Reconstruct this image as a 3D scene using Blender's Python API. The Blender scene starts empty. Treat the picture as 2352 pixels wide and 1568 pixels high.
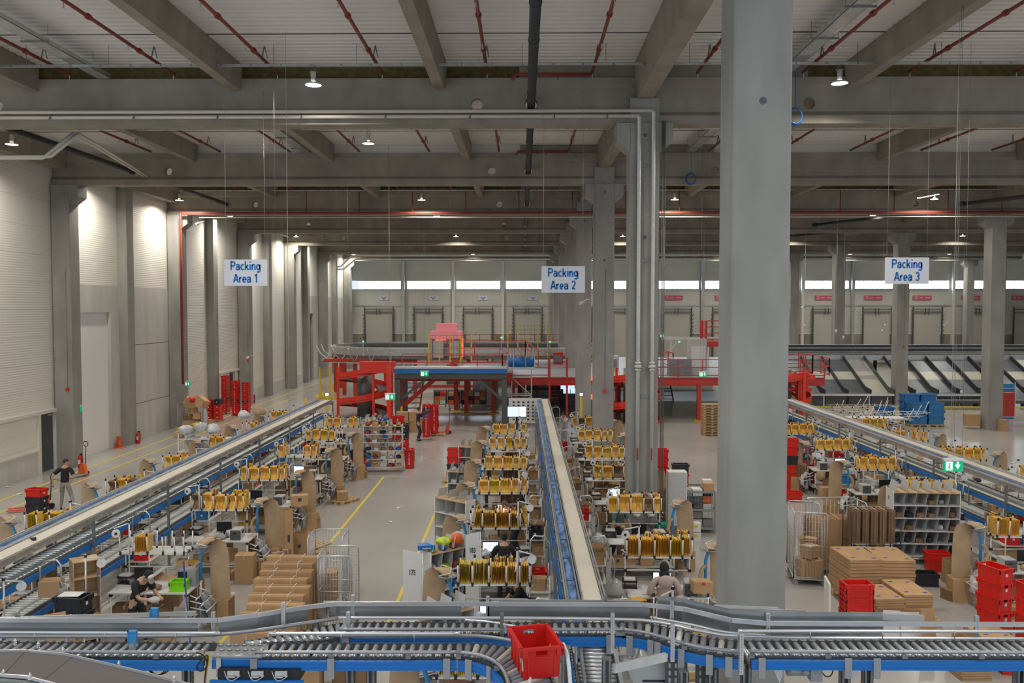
import bpy, bmesh, math, random
from mathutils import Vector, Matrix
random.seed(7)
D = bpy.data
SC = bpy.context.scene
COL = SC.collection
PI = math.pi
rad = math.radians

# ---------------------------------------------------------------- camera, world, exposure
F = 1957.0
PITCH, YAW = rad(2.31), rad(0.70)
cam_d = D.cameras.new('camera')
cam_d.sensor_width = 36.0
cam_d.lens = 36.0 * F / 2352.0
cam_d.clip_end = 400
cam = D.objects.new('camera', cam_d)
COL.objects.link(cam)
cam.location = (0, 0, 7.0)
cam.rotation_euler = (PI / 2 - PITCH, 0, YAW)
SC.camera = cam
MAT_C = Matrix.Rotation(YAW, 3, 'Z') @ Matrix.Rotation(PI / 2 - PITCH, 3, 'X')

def ray(px, py):
    return MAT_C @ Vector(((px - 1176) / F, -(py - 784) / F, -1.0))
def G(px, py, z=0.0):
    """point of the horizontal plane z that the photo shows at a pixel"""
    d = ray(px, py)
    t = (z - 7.0) / d.z
    return Vector((d.x * t, d.y * t, z))
def GY(px, py, Y):
    """point of the plane y=Y that the photo shows at a pixel"""
    d = ray(px, py)
    t = Y / d.y
    return Vector((d.x * t, Y, 7.0 + d.z * t))

world = D.worlds.new('hall_daylight')
SC.world = world
world.use_nodes = True
bg = world.node_tree.nodes['Background']
bg.inputs[0].default_value = (0.80, 0.89, 1.0, 1)
bg.inputs[1].default_value = 0.80
LAMP_W = 480.0
vs = SC.view_settings
vs.view_transform = 'Standard'
vs.look = 'None'
vs.gamma = 1.0
vs.use_curve_mapping = False
vs.exposure = 0.32
cy = SC.cycles
cy.max_bounces = 6
cy.diffuse_bounces = 3
cy.glossy_bounces = 3
cy.transmission_bounces = 4
cy.transparent_max_bounces = 8
cy.caustics_reflective = False
cy.caustics_refractive = False
cy.sample_clamp_indirect = 6.0
cy.use_adaptive_sampling = True
cy.adaptive_threshold = 0.08
cy.use_light_tree = True

# ---------------------------------------------------------------- materials
MATS = {}
def mat(name, col, rough=0.6, metal=0.0, emit=0.0, vary=0.0, noise=None, bump=None, spec=0.5, alpha=1.0, objvar=0.0, transm=0.0):
    m = D.materials.new(name)
    m.use_nodes = True
    nt = m.node_tree
    b = nt.nodes['Principled BSDF']
    c = (col[0], col[1], col[2], 1)
    b.inputs['Base Color'].default_value = c
    b.inputs['Roughness'].default_value = rough
    b.inputs['Metallic'].default_value = metal
    b.inputs['Specular IOR Level'].default_value = spec
    b.inputs['Alpha'].default_value = alpha
    b.inputs['Transmission Weight'].default_value = transm
    if emit:
        b.inputs['Emission Color'].default_value = c
        b.inputs['Emission Strength'].default_value = emit
    src = None
    if noise:
        scale, amt = noise[0], noise[1]
        tc = nt.nodes.new('ShaderNodeTexCoord')
        mp = nt.nodes.new('ShaderNodeMapping')
        if len(noise) > 2:
            mp.inputs['Scale'].default_value = noise[2]
        nz = nt.nodes.new('ShaderNodeTexNoise')
        nz.inputs['Scale'].default_value = scale
        nz.inputs['Detail'].default_value = 6
        nt.links.new(tc.outputs['Object'], mp.inputs[0])
        nt.links.new(mp.outputs[0], nz.inputs[0])
        rp = nt.nodes.new('ShaderNodeValToRGB')
        rp.color_ramp.elements[0].position = 0.32
        rp.color_ramp.elements[1].position = 0.68
        rp.color_ramp.elements[0].color = tuple(x * (1 - amt) for x in col) + (1,)
        rp.color_ramp.elements[1].color = tuple(min(1, x * (1 + amt)) for x in col) + (1,)
        nt.links.new(nz.outputs[0], rp.inputs[0])
        src = rp.outputs[0]
        nt.links.new(src, b.inputs['Base Color'])
        if bump:
            bp = nt.nodes.new('ShaderNodeBump')
            bp.inputs['Strength'].default_value = bump
            bp.inputs['Distance'].default_value = 0.02
            nt.links.new(nz.outputs[0], bp.inputs['Height'])
            nt.links.new(bp.outputs[0], b.inputs['Normal'])
    if objvar:
        oi = nt.nodes.new('ShaderNodeObjectInfo')
        mr = nt.nodes.new('ShaderNodeMapRange')
        mr.inputs[3].default_value = 1 - objvar
        mr.inputs[4].default_value = 1 + objvar * 0.6
        nt.links.new(oi.outputs['Random'], mr.inputs[0])
        hs = nt.nodes.new('ShaderNodeHueSaturation')
        nt.links.new(mr.outputs[0], hs.inputs['Value'])
        if src:
            nt.links.new(src, hs.inputs['Color'])
        else:
            hs.inputs['Color'].default_value = c
        nt.links.new(hs.outputs[0], b.inputs['Base Color'])
    MATS[name] = m
    return m

def ribbed(m, axis, period, depth, joints=None, jcol=0.7):
    """fine ribs by bump across a world axis; optional joint lines by colour"""
    nt = m.node_tree
    b = nt.nodes['Principled BSDF']
    tc = nt.nodes.new('ShaderNodeTexCoord')
    sp = nt.nodes.new('ShaderNodeSeparateXYZ')
    nt.links.new(tc.outputs['Object'], sp.inputs[0])
    mu = nt.nodes.new('ShaderNodeMath'); mu.operation = 'MULTIPLY'; mu.inputs[1].default_value = 2 * PI / period
    sn = nt.nodes.new('ShaderNodeMath'); sn.operation = 'SINE'
    nt.links.new(sp.outputs[axis], mu.inputs[0]); nt.links.new(mu.outputs[0], sn.inputs[0])
    bp = nt.nodes.new('ShaderNodeBump'); bp.inputs['Strength'].default_value = depth; bp.inputs['Distance'].default_value = 0.01
    nt.links.new(sn.outputs[0], bp.inputs['Height']); nt.links.new(bp.outputs[0], b.inputs['Normal'])
    if joints:
        fr = nt.nodes.new('ShaderNodeMath'); fr.operation = 'MODULO'; fr.inputs[1].default_value = joints
        nt.links.new(sp.outputs[axis], fr.inputs[0])
        lt = nt.nodes.new('ShaderNodeMath'); lt.operation = 'LESS_THAN'; lt.inputs[1].default_value = 0.025
        nt.links.new(fr.outputs[0], lt.inputs[0])
        mx = nt.nodes.new('ShaderNodeMixRGB'); 
        c = b.inputs['Base Color'].default_value[:]
        mx.inputs[1].default_value = c
        mx.inputs[2].default_value = (c[0] * jcol, c[1] * jcol, c[2] * jcol, 1)
        nt.links.new(lt.outputs[0], mx.inputs[0]); nt.links.new(mx.outputs[0], b.inputs['Base Color'])
    return m

mat('concrete', (0.30, 0.272, 0.222), 0.8, noise=(1.3, 0.16, (1, 1, 0.45)), bump=0.15)
mat('concrete_column', (0.31, 0.305, 0.28), 0.75, noise=(1.1, 0.14, (1.4, 1.4, 0.5)), bump=0.12)
mat('concrete_panel', (0.60, 0.585, 0.54), 0.75, noise=(1.0, 0.10, (1.5, 1.5, 0.3)))
mat('deck', (0.80, 0.765, 0.715), 0.5)
mat('deck_joint', (0.06, 0.06, 0.06), 0.8)
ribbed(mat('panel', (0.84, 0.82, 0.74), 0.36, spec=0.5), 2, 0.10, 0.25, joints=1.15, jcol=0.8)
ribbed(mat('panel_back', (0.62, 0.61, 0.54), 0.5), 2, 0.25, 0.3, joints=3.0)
mat('door_white', (0.86, 0.86, 0.85), 0.45)
mat('door_dark', (0.07, 0.08, 0.09), 0.45)
mat('trim_cream', (0.74, 0.72, 0.64), 0.5)
mat('insulation', (0.13, 0.105, 0.035), 0.9, noise=(8, 0.3))
mat('floor', (0.40, 0.39, 0.37), 0.22, noise=(0.22, 0.13), spec=0.5)
mat('line_yellow', (0.72, 0.58, 0.05), 0.5)
mat('sprinkler_red', (0.27, 0.04, 0.03), 0.45)
mat('steel_red', (0.55, 0.045, 0.03), 0.45)
mat('spiral_red', (0.80, 0.045, 0.02), 0.4)
mat('pipe_black', (0.035, 0.037, 0.04), 0.5)
mat('pipe_cream', (0.66, 0.62, 0.54), 0.4)
mat('pipe_silver', (0.62, 0.62, 0.58), 0.4, 0.3, noise=(20, 0.1), bump=0.3)
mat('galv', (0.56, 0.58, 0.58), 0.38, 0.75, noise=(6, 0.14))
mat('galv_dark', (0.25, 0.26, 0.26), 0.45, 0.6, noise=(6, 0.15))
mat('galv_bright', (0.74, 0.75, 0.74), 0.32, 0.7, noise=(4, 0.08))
mat('sheet', (0.42, 0.44, 0.45), 0.28, 0.8, noise=(1.6, 0.16))
mat('steel_grey', (0.10, 0.105, 0.11), 0.5, 0.2)
mat('roller', (0.55, 0.58, 0.60), 0.32, 0.55, noise=(25, 0.15))
mat('roller_grey', (0.20, 0.21, 0.24), 0.5)
mat('roller_beige', (0.50, 0.48, 0.42), 0.5)
mat('roller_white', (0.72, 0.73, 0.68), 0.35)
mat('rail_pipe', (0.33, 0.34, 0.36), 0.35, 0.4)
mat('rail_silver', (0.72, 0.73, 0.75), 0.25, 0.6)
mat('blue_beam', (0.005, 0.16, 0.52), 0.4)
mat('blue_belt', (0.13, 0.25, 0.52), 0.35, noise=(9, 0.75, (1.5, 0.35, 1)))
mat('belt_cream', (0.66, 0.62, 0.53), 0.5, noise=(1.2, 0.05))
mat('belt_dark', (0.105, 0.095, 0.095), 0.55, noise=(2, 0.06))
mat('belt_seam', (0.05, 0.045, 0.045), 0.6)
mat('black', (0.015, 0.015, 0.017), 0.45)
mat('black_crate', (0.025, 0.027, 0.035), 0.45)
mat('red_crate', (0.72, 0.018, 0.012), 0.38, objvar=0.12)
mat('blue_crate', (0.04, 0.22, 0.52), 0.4, objvar=0.08)
mat('green_crate', (0.22, 0.70, 0.0), 0.45)
mat('white', (0.74, 0.74, 0.73), 0.5)
mat('white_tube', (0.75, 0.74, 0.70), 0.4)
mat('table_white', (0.66, 0.66, 0.64), 0.45)
mat('paper', (0.72, 0.72, 0.72), 0.6)
mat('grey_plastic', (0.30, 0.31, 0.32), 0.5)
mat('grey_light', (0.50, 0.51, 0.50), 0.5)
mat('kraft', (0.50, 0.31, 0.155), 0.8, noise=(3, 0.08), objvar=0.14)
mat('kraft_dark', (0.27, 0.165, 0.09), 0.85, noise=(5, 0.15), objvar=0.12)
mat('kraft_paper', (0.46, 0.32, 0.19), 0.75, noise=(5, 0.08))
mat('tape', (0.52, 0.36, 0.20), 0.35)
mat('envelope', (0.80, 0.46, 0.075), 0.6, noise=(14, 0.12, (1, 1, 0.6)), objvar=0.22)
mat('envelope_olive', (0.70, 0.48, 0.04), 0.6, noise=(14, 0.12, (1, 1, 0.6)), objvar=0.2)
mat('plywood', (0.62, 0.43, 0.24), 0.6, noise=(3, 0.08, (1, 1, 6)))
mat('pallet_wood', (0.55, 0.38, 0.20), 0.8, noise=(6, 0.15))
mat('bag_white', (0.60, 0.62, 0.64), 0.3, noise=(9, 0.2), bump=0.5)
mat('bag_grey', (0.32, 0.33, 0.36), 0.35, noise=(9, 0.3), bump=0.5)
mat('blue_bag', (0.02, 0.15, 0.5), 0.4)
mat('print_blue', (0.05, 0.09, 0.35), 0.6)
mat('print_red', (0.6, 0.05, 0.03), 0.6)
mat('print_dark', (0.06, 0.06, 0.06), 0.6)
mat('tube_blue', (0.05, 0.30, 0.62), 0.4)
mat('dish_grey', (0.30, 0.32, 0.33), 0.35, 0.3)
mat('screen_on', (0.55, 0.72, 0.95), 0.4, emit=0.9)
mat('screen_window', (0.85, 0.92, 1.0), 0.4, emit=1.0)
mat('screen_off', (0.012, 0.012, 0.014), 0.25)
mat('sign_white', (0.70, 0.72, 0.78), 0.5)
mat('sign_blue', (0.01, 0.16, 0.50), 0.5)
mat('exit_green', (0.0, 0.38, 0.17), 0.4, emit=0.45)
mat('exit_white', (0.8, 0.95, 0.9), 0.4, emit=0.6)
mat('lamp_glow', (1.0, 0.93, 0.80), 0.4, emit=14.0)
mat('window_glow', (0.72, 0.86, 1.0), 0.4, emit=9.0)
mat('led_blue', (0.3, 0.25, 1.0), 0.4, emit=5)
mat('led_red', (1.0, 0.05, 0.03), 0.4, emit=3)
mat('led_green', (0.05, 0.9, 0.3), 0.4, emit=2)
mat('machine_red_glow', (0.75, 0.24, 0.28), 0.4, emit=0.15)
mat('deck_grey', (0.30, 0.31, 0.33), 0.35)
mat('yellow_paint', (0.75, 0.52, 0.02), 0.5)
mat('orange', (0.75, 0.13, 0.02), 0.5)
mat('yellow_cable', (0.72, 0.52, 0.03), 0.5)
mat('skin', (0.52, 0.31, 0.21), 0.5)
mat('hair_dark', (0.02, 0.016, 0.014), 0.6)
mat('hair_brown', (0.12, 0.06, 0.03), 0.6)
mat('cloth_black', (0.018, 0.018, 0.02), 0.85)
mat('cloth_navy', (0.03, 0.035, 0.055), 0.85)
mat('cloth_grey', (0.32, 0.31, 0.31), 0.85)
mat('cloth_beige', (0.52, 0.40, 0.36), 0.85)
mat('cloth_red', (0.35, 0.06, 0.07), 0.85)
mat('cloth_teal', (0.10, 0.22, 0.22), 0.85)
mat('cloth_lightgrey', (0.42, 0.44, 0.46), 0.85)
mat('shoe_white', (0.7, 0.7, 0.68), 0.6)
mat('lip', (0.40, 0.15, 0.12), 0.5)
mat('eye', (0.03, 0.02, 0.02), 0.3)
mat('chute', (0.15, 0.17, 0.19), 0.42, 0.5, noise=(1.5, 0.1))
mat('chute_side', (0.045, 0.055, 0.065), 0.45, 0.2)
mat('chute_cream', (0.50, 0.49, 0.42), 0.4)
mat('green_pump', (0.0, 0.22, 0.14), 0.4)
mat('blue_hose', (0.02, 0.12, 0.35), 0.4)
mat('banner_pink', (0.62, 0.12, 0.18), 0.6)
mat('neon_yellow', (0.6, 0.75, 0.02), 0.5)
mat('clear_bag', (0.75, 0.77, 0.80), 0.2, alpha=0.55)
mat('mesh_dark', (0.08, 0.085, 0.09), 0.5, 0.3)

# ---------------------------------------------------------------- mesh building
class MB:
    def __init__(s):
        s.v = []; s.f = []; s.sm = []
    def add(s, vs, fs, smooth=False, M=None):
        o = len(s.v)
        if M is not None:
            vs = [M @ Vector(p) for p in vs]
        s.v.extend(tuple(p) for p in vs)
        for f in fs:
            s.f.append(tuple(i + o for i in f)); s.sm.append(smooth)
        return s
    def box(s, c, d, rz=0.0, ry=0.0, rx=0.0):
        hx, hy, hz = d[0] / 2, d[1] / 2, d[2] / 2
        vs = [(x, y, z) for x in (-hx, hx) for y in (-hy, hy) for z in (-hz, hz)]
        M = Matrix.Translation(c)
        if rz: M = M @ Matrix.Rotation(rz, 4, 'Z')
        if ry: M = M @ Matrix.Rotation(ry, 4, 'Y')
        if rx: M = M @ Matrix.Rotation(rx, 4, 'X')
        return s.add(vs, [(0, 1, 3, 2), (4, 6, 7, 5), (0, 4, 5, 1), (2, 3, 7, 6), (0, 2, 6, 4), (1, 5, 7, 3)], False, M)
    def bx(s, x0, x1, y0, y1, z0, z1):
        return s.box(((x0 + x1) / 2, (y0 + y1) / 2, (z0 + z1) / 2), (abs(x1 - x0), abs(y1 - y0), abs(z1 - z0)))
    def bar(s, a, b, w, h=None):
        """rectangular bar from a to b, w across, h the other way"""
        h = h or w
        a, b = Vector(a), Vector(b)
        d = b - a
        L = d.length
        if L < 1e-6: return s
        q = d.to_track_quat('Y', 'Z').to_matrix().to_4x4()
        M = Matrix.Translation((a + b) / 2) @ q
        hx, hy, hz = w / 2, L / 2, h / 2
        vs = [(x, y, z) for x in (-hx, hx) for y in (-hy, hy) for z in (-hz, hz)]
        return s.add(vs, [(0, 1, 3, 2), (4, 6, 7, 5), (0, 4, 5, 1), (2, 3, 7, 6), (0, 2, 6, 4), (1, 5, 7, 3)], False, M)
    def tube(s, pts, r, n=8, caps=True, closed=False, r2=None):
        pts = [Vector(p) for p in pts]
        m = len(pts)
        vs = []; fs = []
        up = None
        for i, p in enumerate(pts):
            if closed:
                t = (pts[(i + 1) % m] - pts[i - 1])
            else:
                t = (pts[min(i + 1, m - 1)] - pts[max(i - 1, 0)])
            t.normalize()
            if up is None:
                up = Vector((0, 0, 1)) if abs(t.z) < 0.9 else Vector((1, 0, 0))
            a = t.cross(up)
            if a.length < 1e-5: a = t.cross(Vector((1, 0, 0)))
            a.normalize()
            b = a.cross(t).normalized()
            up = b
            k = 1.0
            if 0 < i < m - 1 and not closed:
                u1 = (pts[i] - pts[i - 1]).normalized(); u2 = (pts[i + 1] - pts[i]).normalized()
                cs = max(0.5, math.sqrt(max(0.0, (1 + u1.dot(u2)) / 2)))
                k = 1 / cs if m < 12 else 1.0
                k = min(k, 1.4)
            rr = r if r2 is None else r + (r2 - r) * i / (m - 1)
            for j in range(n):
                an = 2 * PI * j / n
                vs.append(p + (a * math.cos(an) + b * math.sin(an)) * rr * (k if True else 1))
        for i in range(m - 1 + (1 if closed else 0)):
            for j in range(n):
                i2 = (i + 1) % m
                fs.append((i * n + j, i * n + (j + 1) % n, i2 * n + (j + 1) % n, i2 * n + j))
        s.add(vs, fs, True)
        if caps and not closed:
            o = len(s.v) - len(vs)
            s.f.append(tuple(o + j for j in range(n))[::-1]); s.sm.append(False)
            s.f.append(tuple(o + (m - 1) * n + j for j in range(n))); s.sm.append(False)
        return s
    def lathe(s, prof, c=(0, 0, 0), n=16, M=None, smooth=True):
        vs = []; fs = []
        for (r, z) in prof:
            for j in range(n):
                a = 2 * PI * j / n
                vs.append((c[0] + r * math.cos(a), c[1] + r * math.sin(a), c[2] + z))
        for i in range(len(prof) - 1):
            for j in range(n):
                fs.append((i * n + j, i * n + (j + 1) % n, (i + 1) * n + (j + 1) % n, (i + 1) * n + j))
        s.add(vs, fs, smooth, M)
        return s
    def disc(s, c, r, axis='Z', t=0.01, n=20):
        c = Vector(c); e = {'X': Vector((t / 2, 0, 0)), 'Y': Vector((0, t / 2, 0)), 'Z': Vector((0, 0, t / 2))}[axis]
        return s.tube([c - e, c + e], r, n)
    def prism(s, poly, z0, z1, M=None):
        n = len(poly)
        vs = [(p[0], p[1], z0) for p in poly] + [(p[0], p[1], z1) for p in poly]
        fs = [tuple(range(n))[::-1], tuple(range(n, 2 * n))] + [(i, (i + 1) % n, n + (i + 1) % n, n + i) for i in range(n)]
        return s.add(vs, fs, False, M)
    def blob(s, c, d, seed=0, n=(9, 7), amp=0.22, flat=0.0):
        rnd = random.Random(seed)
        ph = [rnd.uniform(0, 6.28) for _ in range(6)]
        vs = []; fs = []
        U, V = n
        for j in range(V + 1):
            th = PI * j / V
            for i in range(U):
                a = 2 * PI * i / U
                k = 1 + amp * (math.sin(3 * a + ph[0] + 2 * th) * 0.5 + math.sin(5 * a + ph[1]) * 0.3 * math.sin(th) + math.sin(4 * th + ph[2]) * 0.4) * rnd.uniform(0.7, 1.2)
                x = math.sin(th) * math.cos(a) * k; y = math.sin(th) * math.sin(a) * k; z = math.cos(th) * k
                z = max(z, -0.85)
                vs.append((c[0] + x * d[0] / 2, c[1] + y * d[1] / 2, c[2] + z * d[2] / 2))
        for j in range(V):
            for i in range(U):
                fs.append((j * U + i, j * U + (i + 1) % U, (j + 1) * U + (i + 1) % U, (j + 1) * U + i))
        return s.add(vs, fs, True)
    def mesh(s, name, m):
        me = D.meshes.new(name)
        me.from_pydata(s.v, [], s.f)
        me.polygons.foreach_set('use_smooth', s.sm)
        me.materials.append(MATS[m] if isinstance(m, str) else m)
        me.update()
        return me
    def build(s, name, m, parent=None, loc=None, rz=0):
        o = D.objects.new(name, s.mesh(name, m))
        COL.objects.link(o)
        if parent is not None: o.parent = parent
        if loc is not None: o.location = loc
        if rz: o.rotation_euler.z = rz
        return o

USED = {}
def tag(o, label=None, cat=None, group=None, kind=None):
    if label:
        o['label'] = label
        USED[label] = USED.get(label, 0) + 1
    if cat: o['category'] = cat
    if group: o['group'] = group
    if kind: o['kind'] = kind
    return o
def thing(name, label, cat, loc=(0, 0, 0), rz=0.0, group=None):
    o = D.objects.new(name, None)
    COL.objects.link(o)
    o.empty_display_size = 0.1
    o.location = loc; o.rotation_euler = (0, 0, rz)
    return tag(o, label, cat, group)
def struct(o, label=None):
    o['kind'] = 'structure'
    if label: o['label'] = label
    return o
class Proto:
    """a built thing that is placed again and again: the first placement moves it, later ones copy it with its parts"""
    def __init__(s, fn):
        s.fn = fn; s.root = None; s.kids = []
    def place(s, loc, rz=0.0, label='', cat='', group=None, name=None, scale=None):
        if s.root is None:
            s.root = s.fn()
            s.kids = [(c, list(c.children)) for c in s.root.children]
            r = s.root
        else:
            r = s.root.copy(); COL.objects.link(r)
            for k in list(r.keys()):
                if k in ('group',): del r[k]
            for c, subs in s.kids:
                d = c.copy(); COL.objects.link(d); d.parent = r
                for g in subs:
                    e = g.copy(); COL.objects.link(e); e.parent = d
        r.location = loc; r.rotation_euler = (0, 0, rz) if not isinstance(rz, tuple) else rz
        if scale: r.scale = scale if isinstance(scale, tuple) else (scale,) * 3
        if name: r.name = name
        tag(r, label, cat, group)
        return r

ORDS = ['first', 'second', 'third', 'fourth', 'fifth', 'sixth', 'seventh', 'eighth', 'ninth', 'tenth', 'eleventh', 'twelfth', 'thirteenth',
        'fourteenth', 'fifteenth', 'sixteenth', 'seventeenth', 'eighteenth', 'nineteenth', 'twentieth']
def nth(i):
    """0 -> first"""
    if i < 20: return ORDS[i]
    k = i + 1
    suf = {1: 'st', 2: 'nd', 3: 'rd'}.get(k % 10, 'th') if k % 100 not in (11, 12, 13) else 'th'
    return '%d%s' % (k, suf)
def text_mesh(body, size, m, parent, loc, rot, name='lettering', sx=1.0, bold=0.0, extrude=0.002, align='CENTER'):
    cu = D.curves.new(name, 'FONT')
    cu.body = body; cu.size = size; cu.align_x = align; cu.align_y = 'CENTER'
    cu.extrude = extrude; cu.offset = bold
    cu.space_line = 0.95
    tmp = D.objects.new('tmp_text', cu); COL.objects.link(tmp)
    dg = bpy.context.evaluated_depsgraph_get()
    me = D.meshes.new_from_object(tmp.evaluated_get(dg))
    D.objects.remove(tmp)
    me.materials.clear(); me.materials.append(MATS[m])
    o = D.objects.new(name, me); COL.objects.link(o)
    o.parent = parent; o.location = loc; o.rotation_euler = rot; o.scale = (sx, 1, 1)
    return o

# ---------------------------------------------------------------- plain sans lettering from strokes (cap height 1)
def _arc(cx, cy_, rx, ry, a0, a1, n=12):
    return [(cx + rx * math.cos(rad(a0 + (a1 - a0) * i / n)), cy_ + ry * math.sin(rad(a0 + (a1 - a0) * i / n))) for i in range(n + 1)]
_BOWL = _arc(.27, .33, .22, .27, 0, 360, 20)
GLYPH = {
 'P': (.66, [[(.08, 0), (.08, 1)], [(.08, .93), (.36, .93)] + _arc(.36, .70, .22, .23, 90, -90, 10) + [(.08, .47)]]),
 'A': (.70, [[(.04, 0), (.33, .97)], [(.37, .97), (.66, 0)], [(.15, .30), (.55, .30)]]),
 'a': (.56, [[(.05, .50)] + _arc(.26, .48, .19, .15, 165, 0, 8) + [(.45, .10), (.50, .02)], [(.45, .40), (.25, .36)] + _arc(.22, .20, .16, .16, 110, 300, 9) + [(.45, .16)]]),
 'c': (.52, [_arc(.28, .33, .21, .28, 45, 315, 14)]),
 'k': (.54, [[(.08, 0), (.08, 1)], [(.46, .63), (.10, .28)], [(.22, .38), (.48, .0)]]),
 'i': (.24, [[(.11, 0), (.11, .64)], [(.11, .86), (.11, .98)]]),
 'n': (.56, [[(.09, 0), (.09, .64)], [(.09, .42)] + _arc(.27, .42, .18, .18, 150, 0, 8) + [(.45, 0)]]),
 'g': (.58, [_arc(.27, .33, .20, .27, 0, 360, 18), [(.48, .64), (.48, -.08)] + _arc(.28, -.08, .20, .17, 0, -150, 8)]),
 'r': (.38, [[(.09, 0), (.09, .64)], [(.09, .40)] + _arc(.26, .42, .16, .17, 160, 60, 5)]),
 'e': (.56, [[(.08, .33), (.47, .33)] + _arc(.27, .33, .20, .28, 0, 310, 16)]),
 '1': (.50, [[(.30, 0), (.30, 1)], [(.30, .96), (.10, .74)]]),
 '2': (.56, [_arc(.27, .70, .19, .24, 165, -35, 10) + [(.12, .10)], [(.05, .075), (.49, .075)]]),
 '3': (.56, [_arc(.26, .73, .18, .21, 160, -90, 10), _arc(.26, .28, .20, .24, 90, -160, 12)]),
 '5': (.56, [[(.46, .92), (.10, .92)], [(.14, .94), (.10, .52)] + _arc(.26, .32, .20, .26, 130, -155, 12)]),
 '7': (.54, [[(.05, .92), (.49, .92)], [(.45, .92), (.20, 0)]]),
 '8': (.56, [_arc(.27, .74, .16, .20, 0, 360, 14), _arc(.27, .28, .19, .24, 0, 360, 14)]),
 '0': (.56, [_arc(.27, .50, .19, .44, 0, 360, 18)]),
 ' ': (.30, []),
}
def letters(lines, h, wt, m, parent, origin, name='lettering', sx=1.0, gap=.06, lead=1.45, axis='XZ'):
    """flat stroke letters standing in the XZ plane, facing -Y, centred on the origin"""
    b = MB(); n = len(lines)
    for li, tx in enumerate(lines):
        W = sum(GLYPH[c][0] + gap for c in tx) - gap
        x = -W / 2; y0 = (n - 1) / 2 * lead - li * lead - .5
        for c in tx:
            adv, strokes = GLYPH[c]
            for st in strokes:
                P2 = [Vector(((x + p[0]) * h * sx, (y0 + p[1]) * h)) for p in st]
                L = []; R = []
                closed = (P2[0] - P2[-1]).length < 1e-4
                for i, p in enumerate(P2):
                    if closed: t = P2[(i + 1) % (len(P2) - 1)] - P2[(i - 1) % (len(P2) - 1)]
                    else: t = P2[min(i + 1, len(P2) - 1)] - P2[max(i - 1, 0)]
                    t = t.normalized(); nn = Vector((-t.y, t.x)) * wt * h / 2
                    if not closed and i in (0, len(P2) - 1) : p = p + t * (wt * h * (.0 if True else 0)) * (1 if i else -1)
                    L.append(p + nn); R.append(p - nn)
                vs = [(q.x, 0, q.y) for q in L] + [(q.x, 0, q.y) for q in R]; k = len(P2)
                b.add(vs, [(k + i, k + i + 1, i + 1, i) for i in range(k - 1)])
            x += adv + gap
    o = b.build(name, m, parent); o.location = origin
    return o
# ================================================================ THE HALL
XL, XC, XR, XRR = -19.9, 3.5, 26.9, 50.4          # column rows
WALLX = -20.35
YB = 102.0                                        # back wall
ROWS = [1 + 12 * k for k in range(1, 9)]
ZD = 13.95
struct(MB().bx(-24, 66, -4, YB + 1, -0.3, 0).build('floor', 'floor'), 'grey polished concrete floor of the hall')
# ceiling: trapezoid steel deck, ribs across the hall
def deck():
    b = MB(); p = 0.30; y = 2.0; prof = []
    while y < YB:
        prof += [(y, ZD), (y + 0.15, ZD), (y + 0.19, ZD + 0.08), (y + 0.26, ZD + 0.08)]
        y += p
    vs = []; fs = []
    for (yy, z) in prof:
        vs += [(-21, yy, z), (66, yy, z)]
    for i in range(len(prof) - 1):
        fs.append((2 * i, 2 * i + 1, 2 * i + 3, 2 * i + 2))
    b.add(vs, fs)
    b.bx(-21, 66, 2, YB, ZD + 0.12, ZD + 0.3)
    return b
ceil = struct(deck().build('ceiling', 'deck'), 'off-white corrugated steel roof deck')
jb = MB()
for k in range(0, 8):
    jb.bx(-21, 66, 21.9 + 12 * k, 21.94 + 12 * k, ZD - 0.012, ZD)
struct(jb.build('trim_1', 'deck_joint', ceil))

# main beams, cut through by round openings
def beam(Y, k):
    b = MB()
    x0, x1 = -20.3, 66
    prof = [(-0.30, 12.25), (0.30, 12.25), (0.30, 12.48), (0.14, 12.62), (0.14, 13.25), (0.28, 13.36), (0.28, 13.57), (-0.28, 13.57),
            (-0.28, 13.36), (-0.14, 13.25), (-0.14, 12.62), (-0.30, 12.48)]
    n = len(prof)
    vs = [(x0, Y + p[0], p[1]) for p in prof] + [(x1, Y + p[0], p[1]) for p in prof]
    b.add(vs, [tuple(range(n)), tuple(range(n, 2 * n))[::-1]] + [(i, n + i, n + (i + 1) % n, (i + 1) % n) for i in range(n)])
    o = b.build('ceiling_beam', 'concrete')
    if k <= 5:
        c = MB()
        for hx in (-15.3, -1.32, 0.25, 8.25, 22.3):
            c.tube([(hx, Y - 0.6, 12.86), (hx, Y + 0.6, 12.86)], 0.175, 20)
        if k <= 5:
            c.tube([(-16.85, Y - 0.6, 12.86), (-16.85, Y + 0.6, 12.86)], 0.16, 20)
        cut = c.build('cut', 'concrete')
        for q in (o, cut):
            bm = bmesh.new(); bm.from_mesh(q.data); bmesh.ops.recalc_face_normals(bm, faces=bm.faces); bm.to_mesh(q.data); bm.free()
        md = o.modifiers.new('b', 'BOOLEAN'); md.object = cut; md.operation = 'DIFFERENCE'; md.solver = 'EXACT'
        dg = bpy.context.evaluated_depsgraph_get()
        me = D.meshes.new_from_object(o.evaluated_get(dg))
        o.modifiers.clear(); o.data = me
        D.objects.remove(cut)
    return struct(o, 'grey precast concrete main beam across the hall')
for k, Y in enumerate(ROWS):
    beam(Y, k)
    # infill between beam and roof deck
    for (a, c) in ((-20.2, -0.1), (8.2, 26.5), (33, 50)):
        m = 'insulation' if k % 2 == 1 else 'deck'
        struct(MB().bx(a, c, Y - 0.06, Y + 0.06, 13.56, ZD + 0.03).build('trim_2', m))
    for (a, c) in ((-0.1, 8.2), (26.5, 33)):
        struct(MB().bx(a, c, Y - 0.15, Y + 0.15, 13.56, ZD - 0.02).build('trim_3', 'concrete'))
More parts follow.
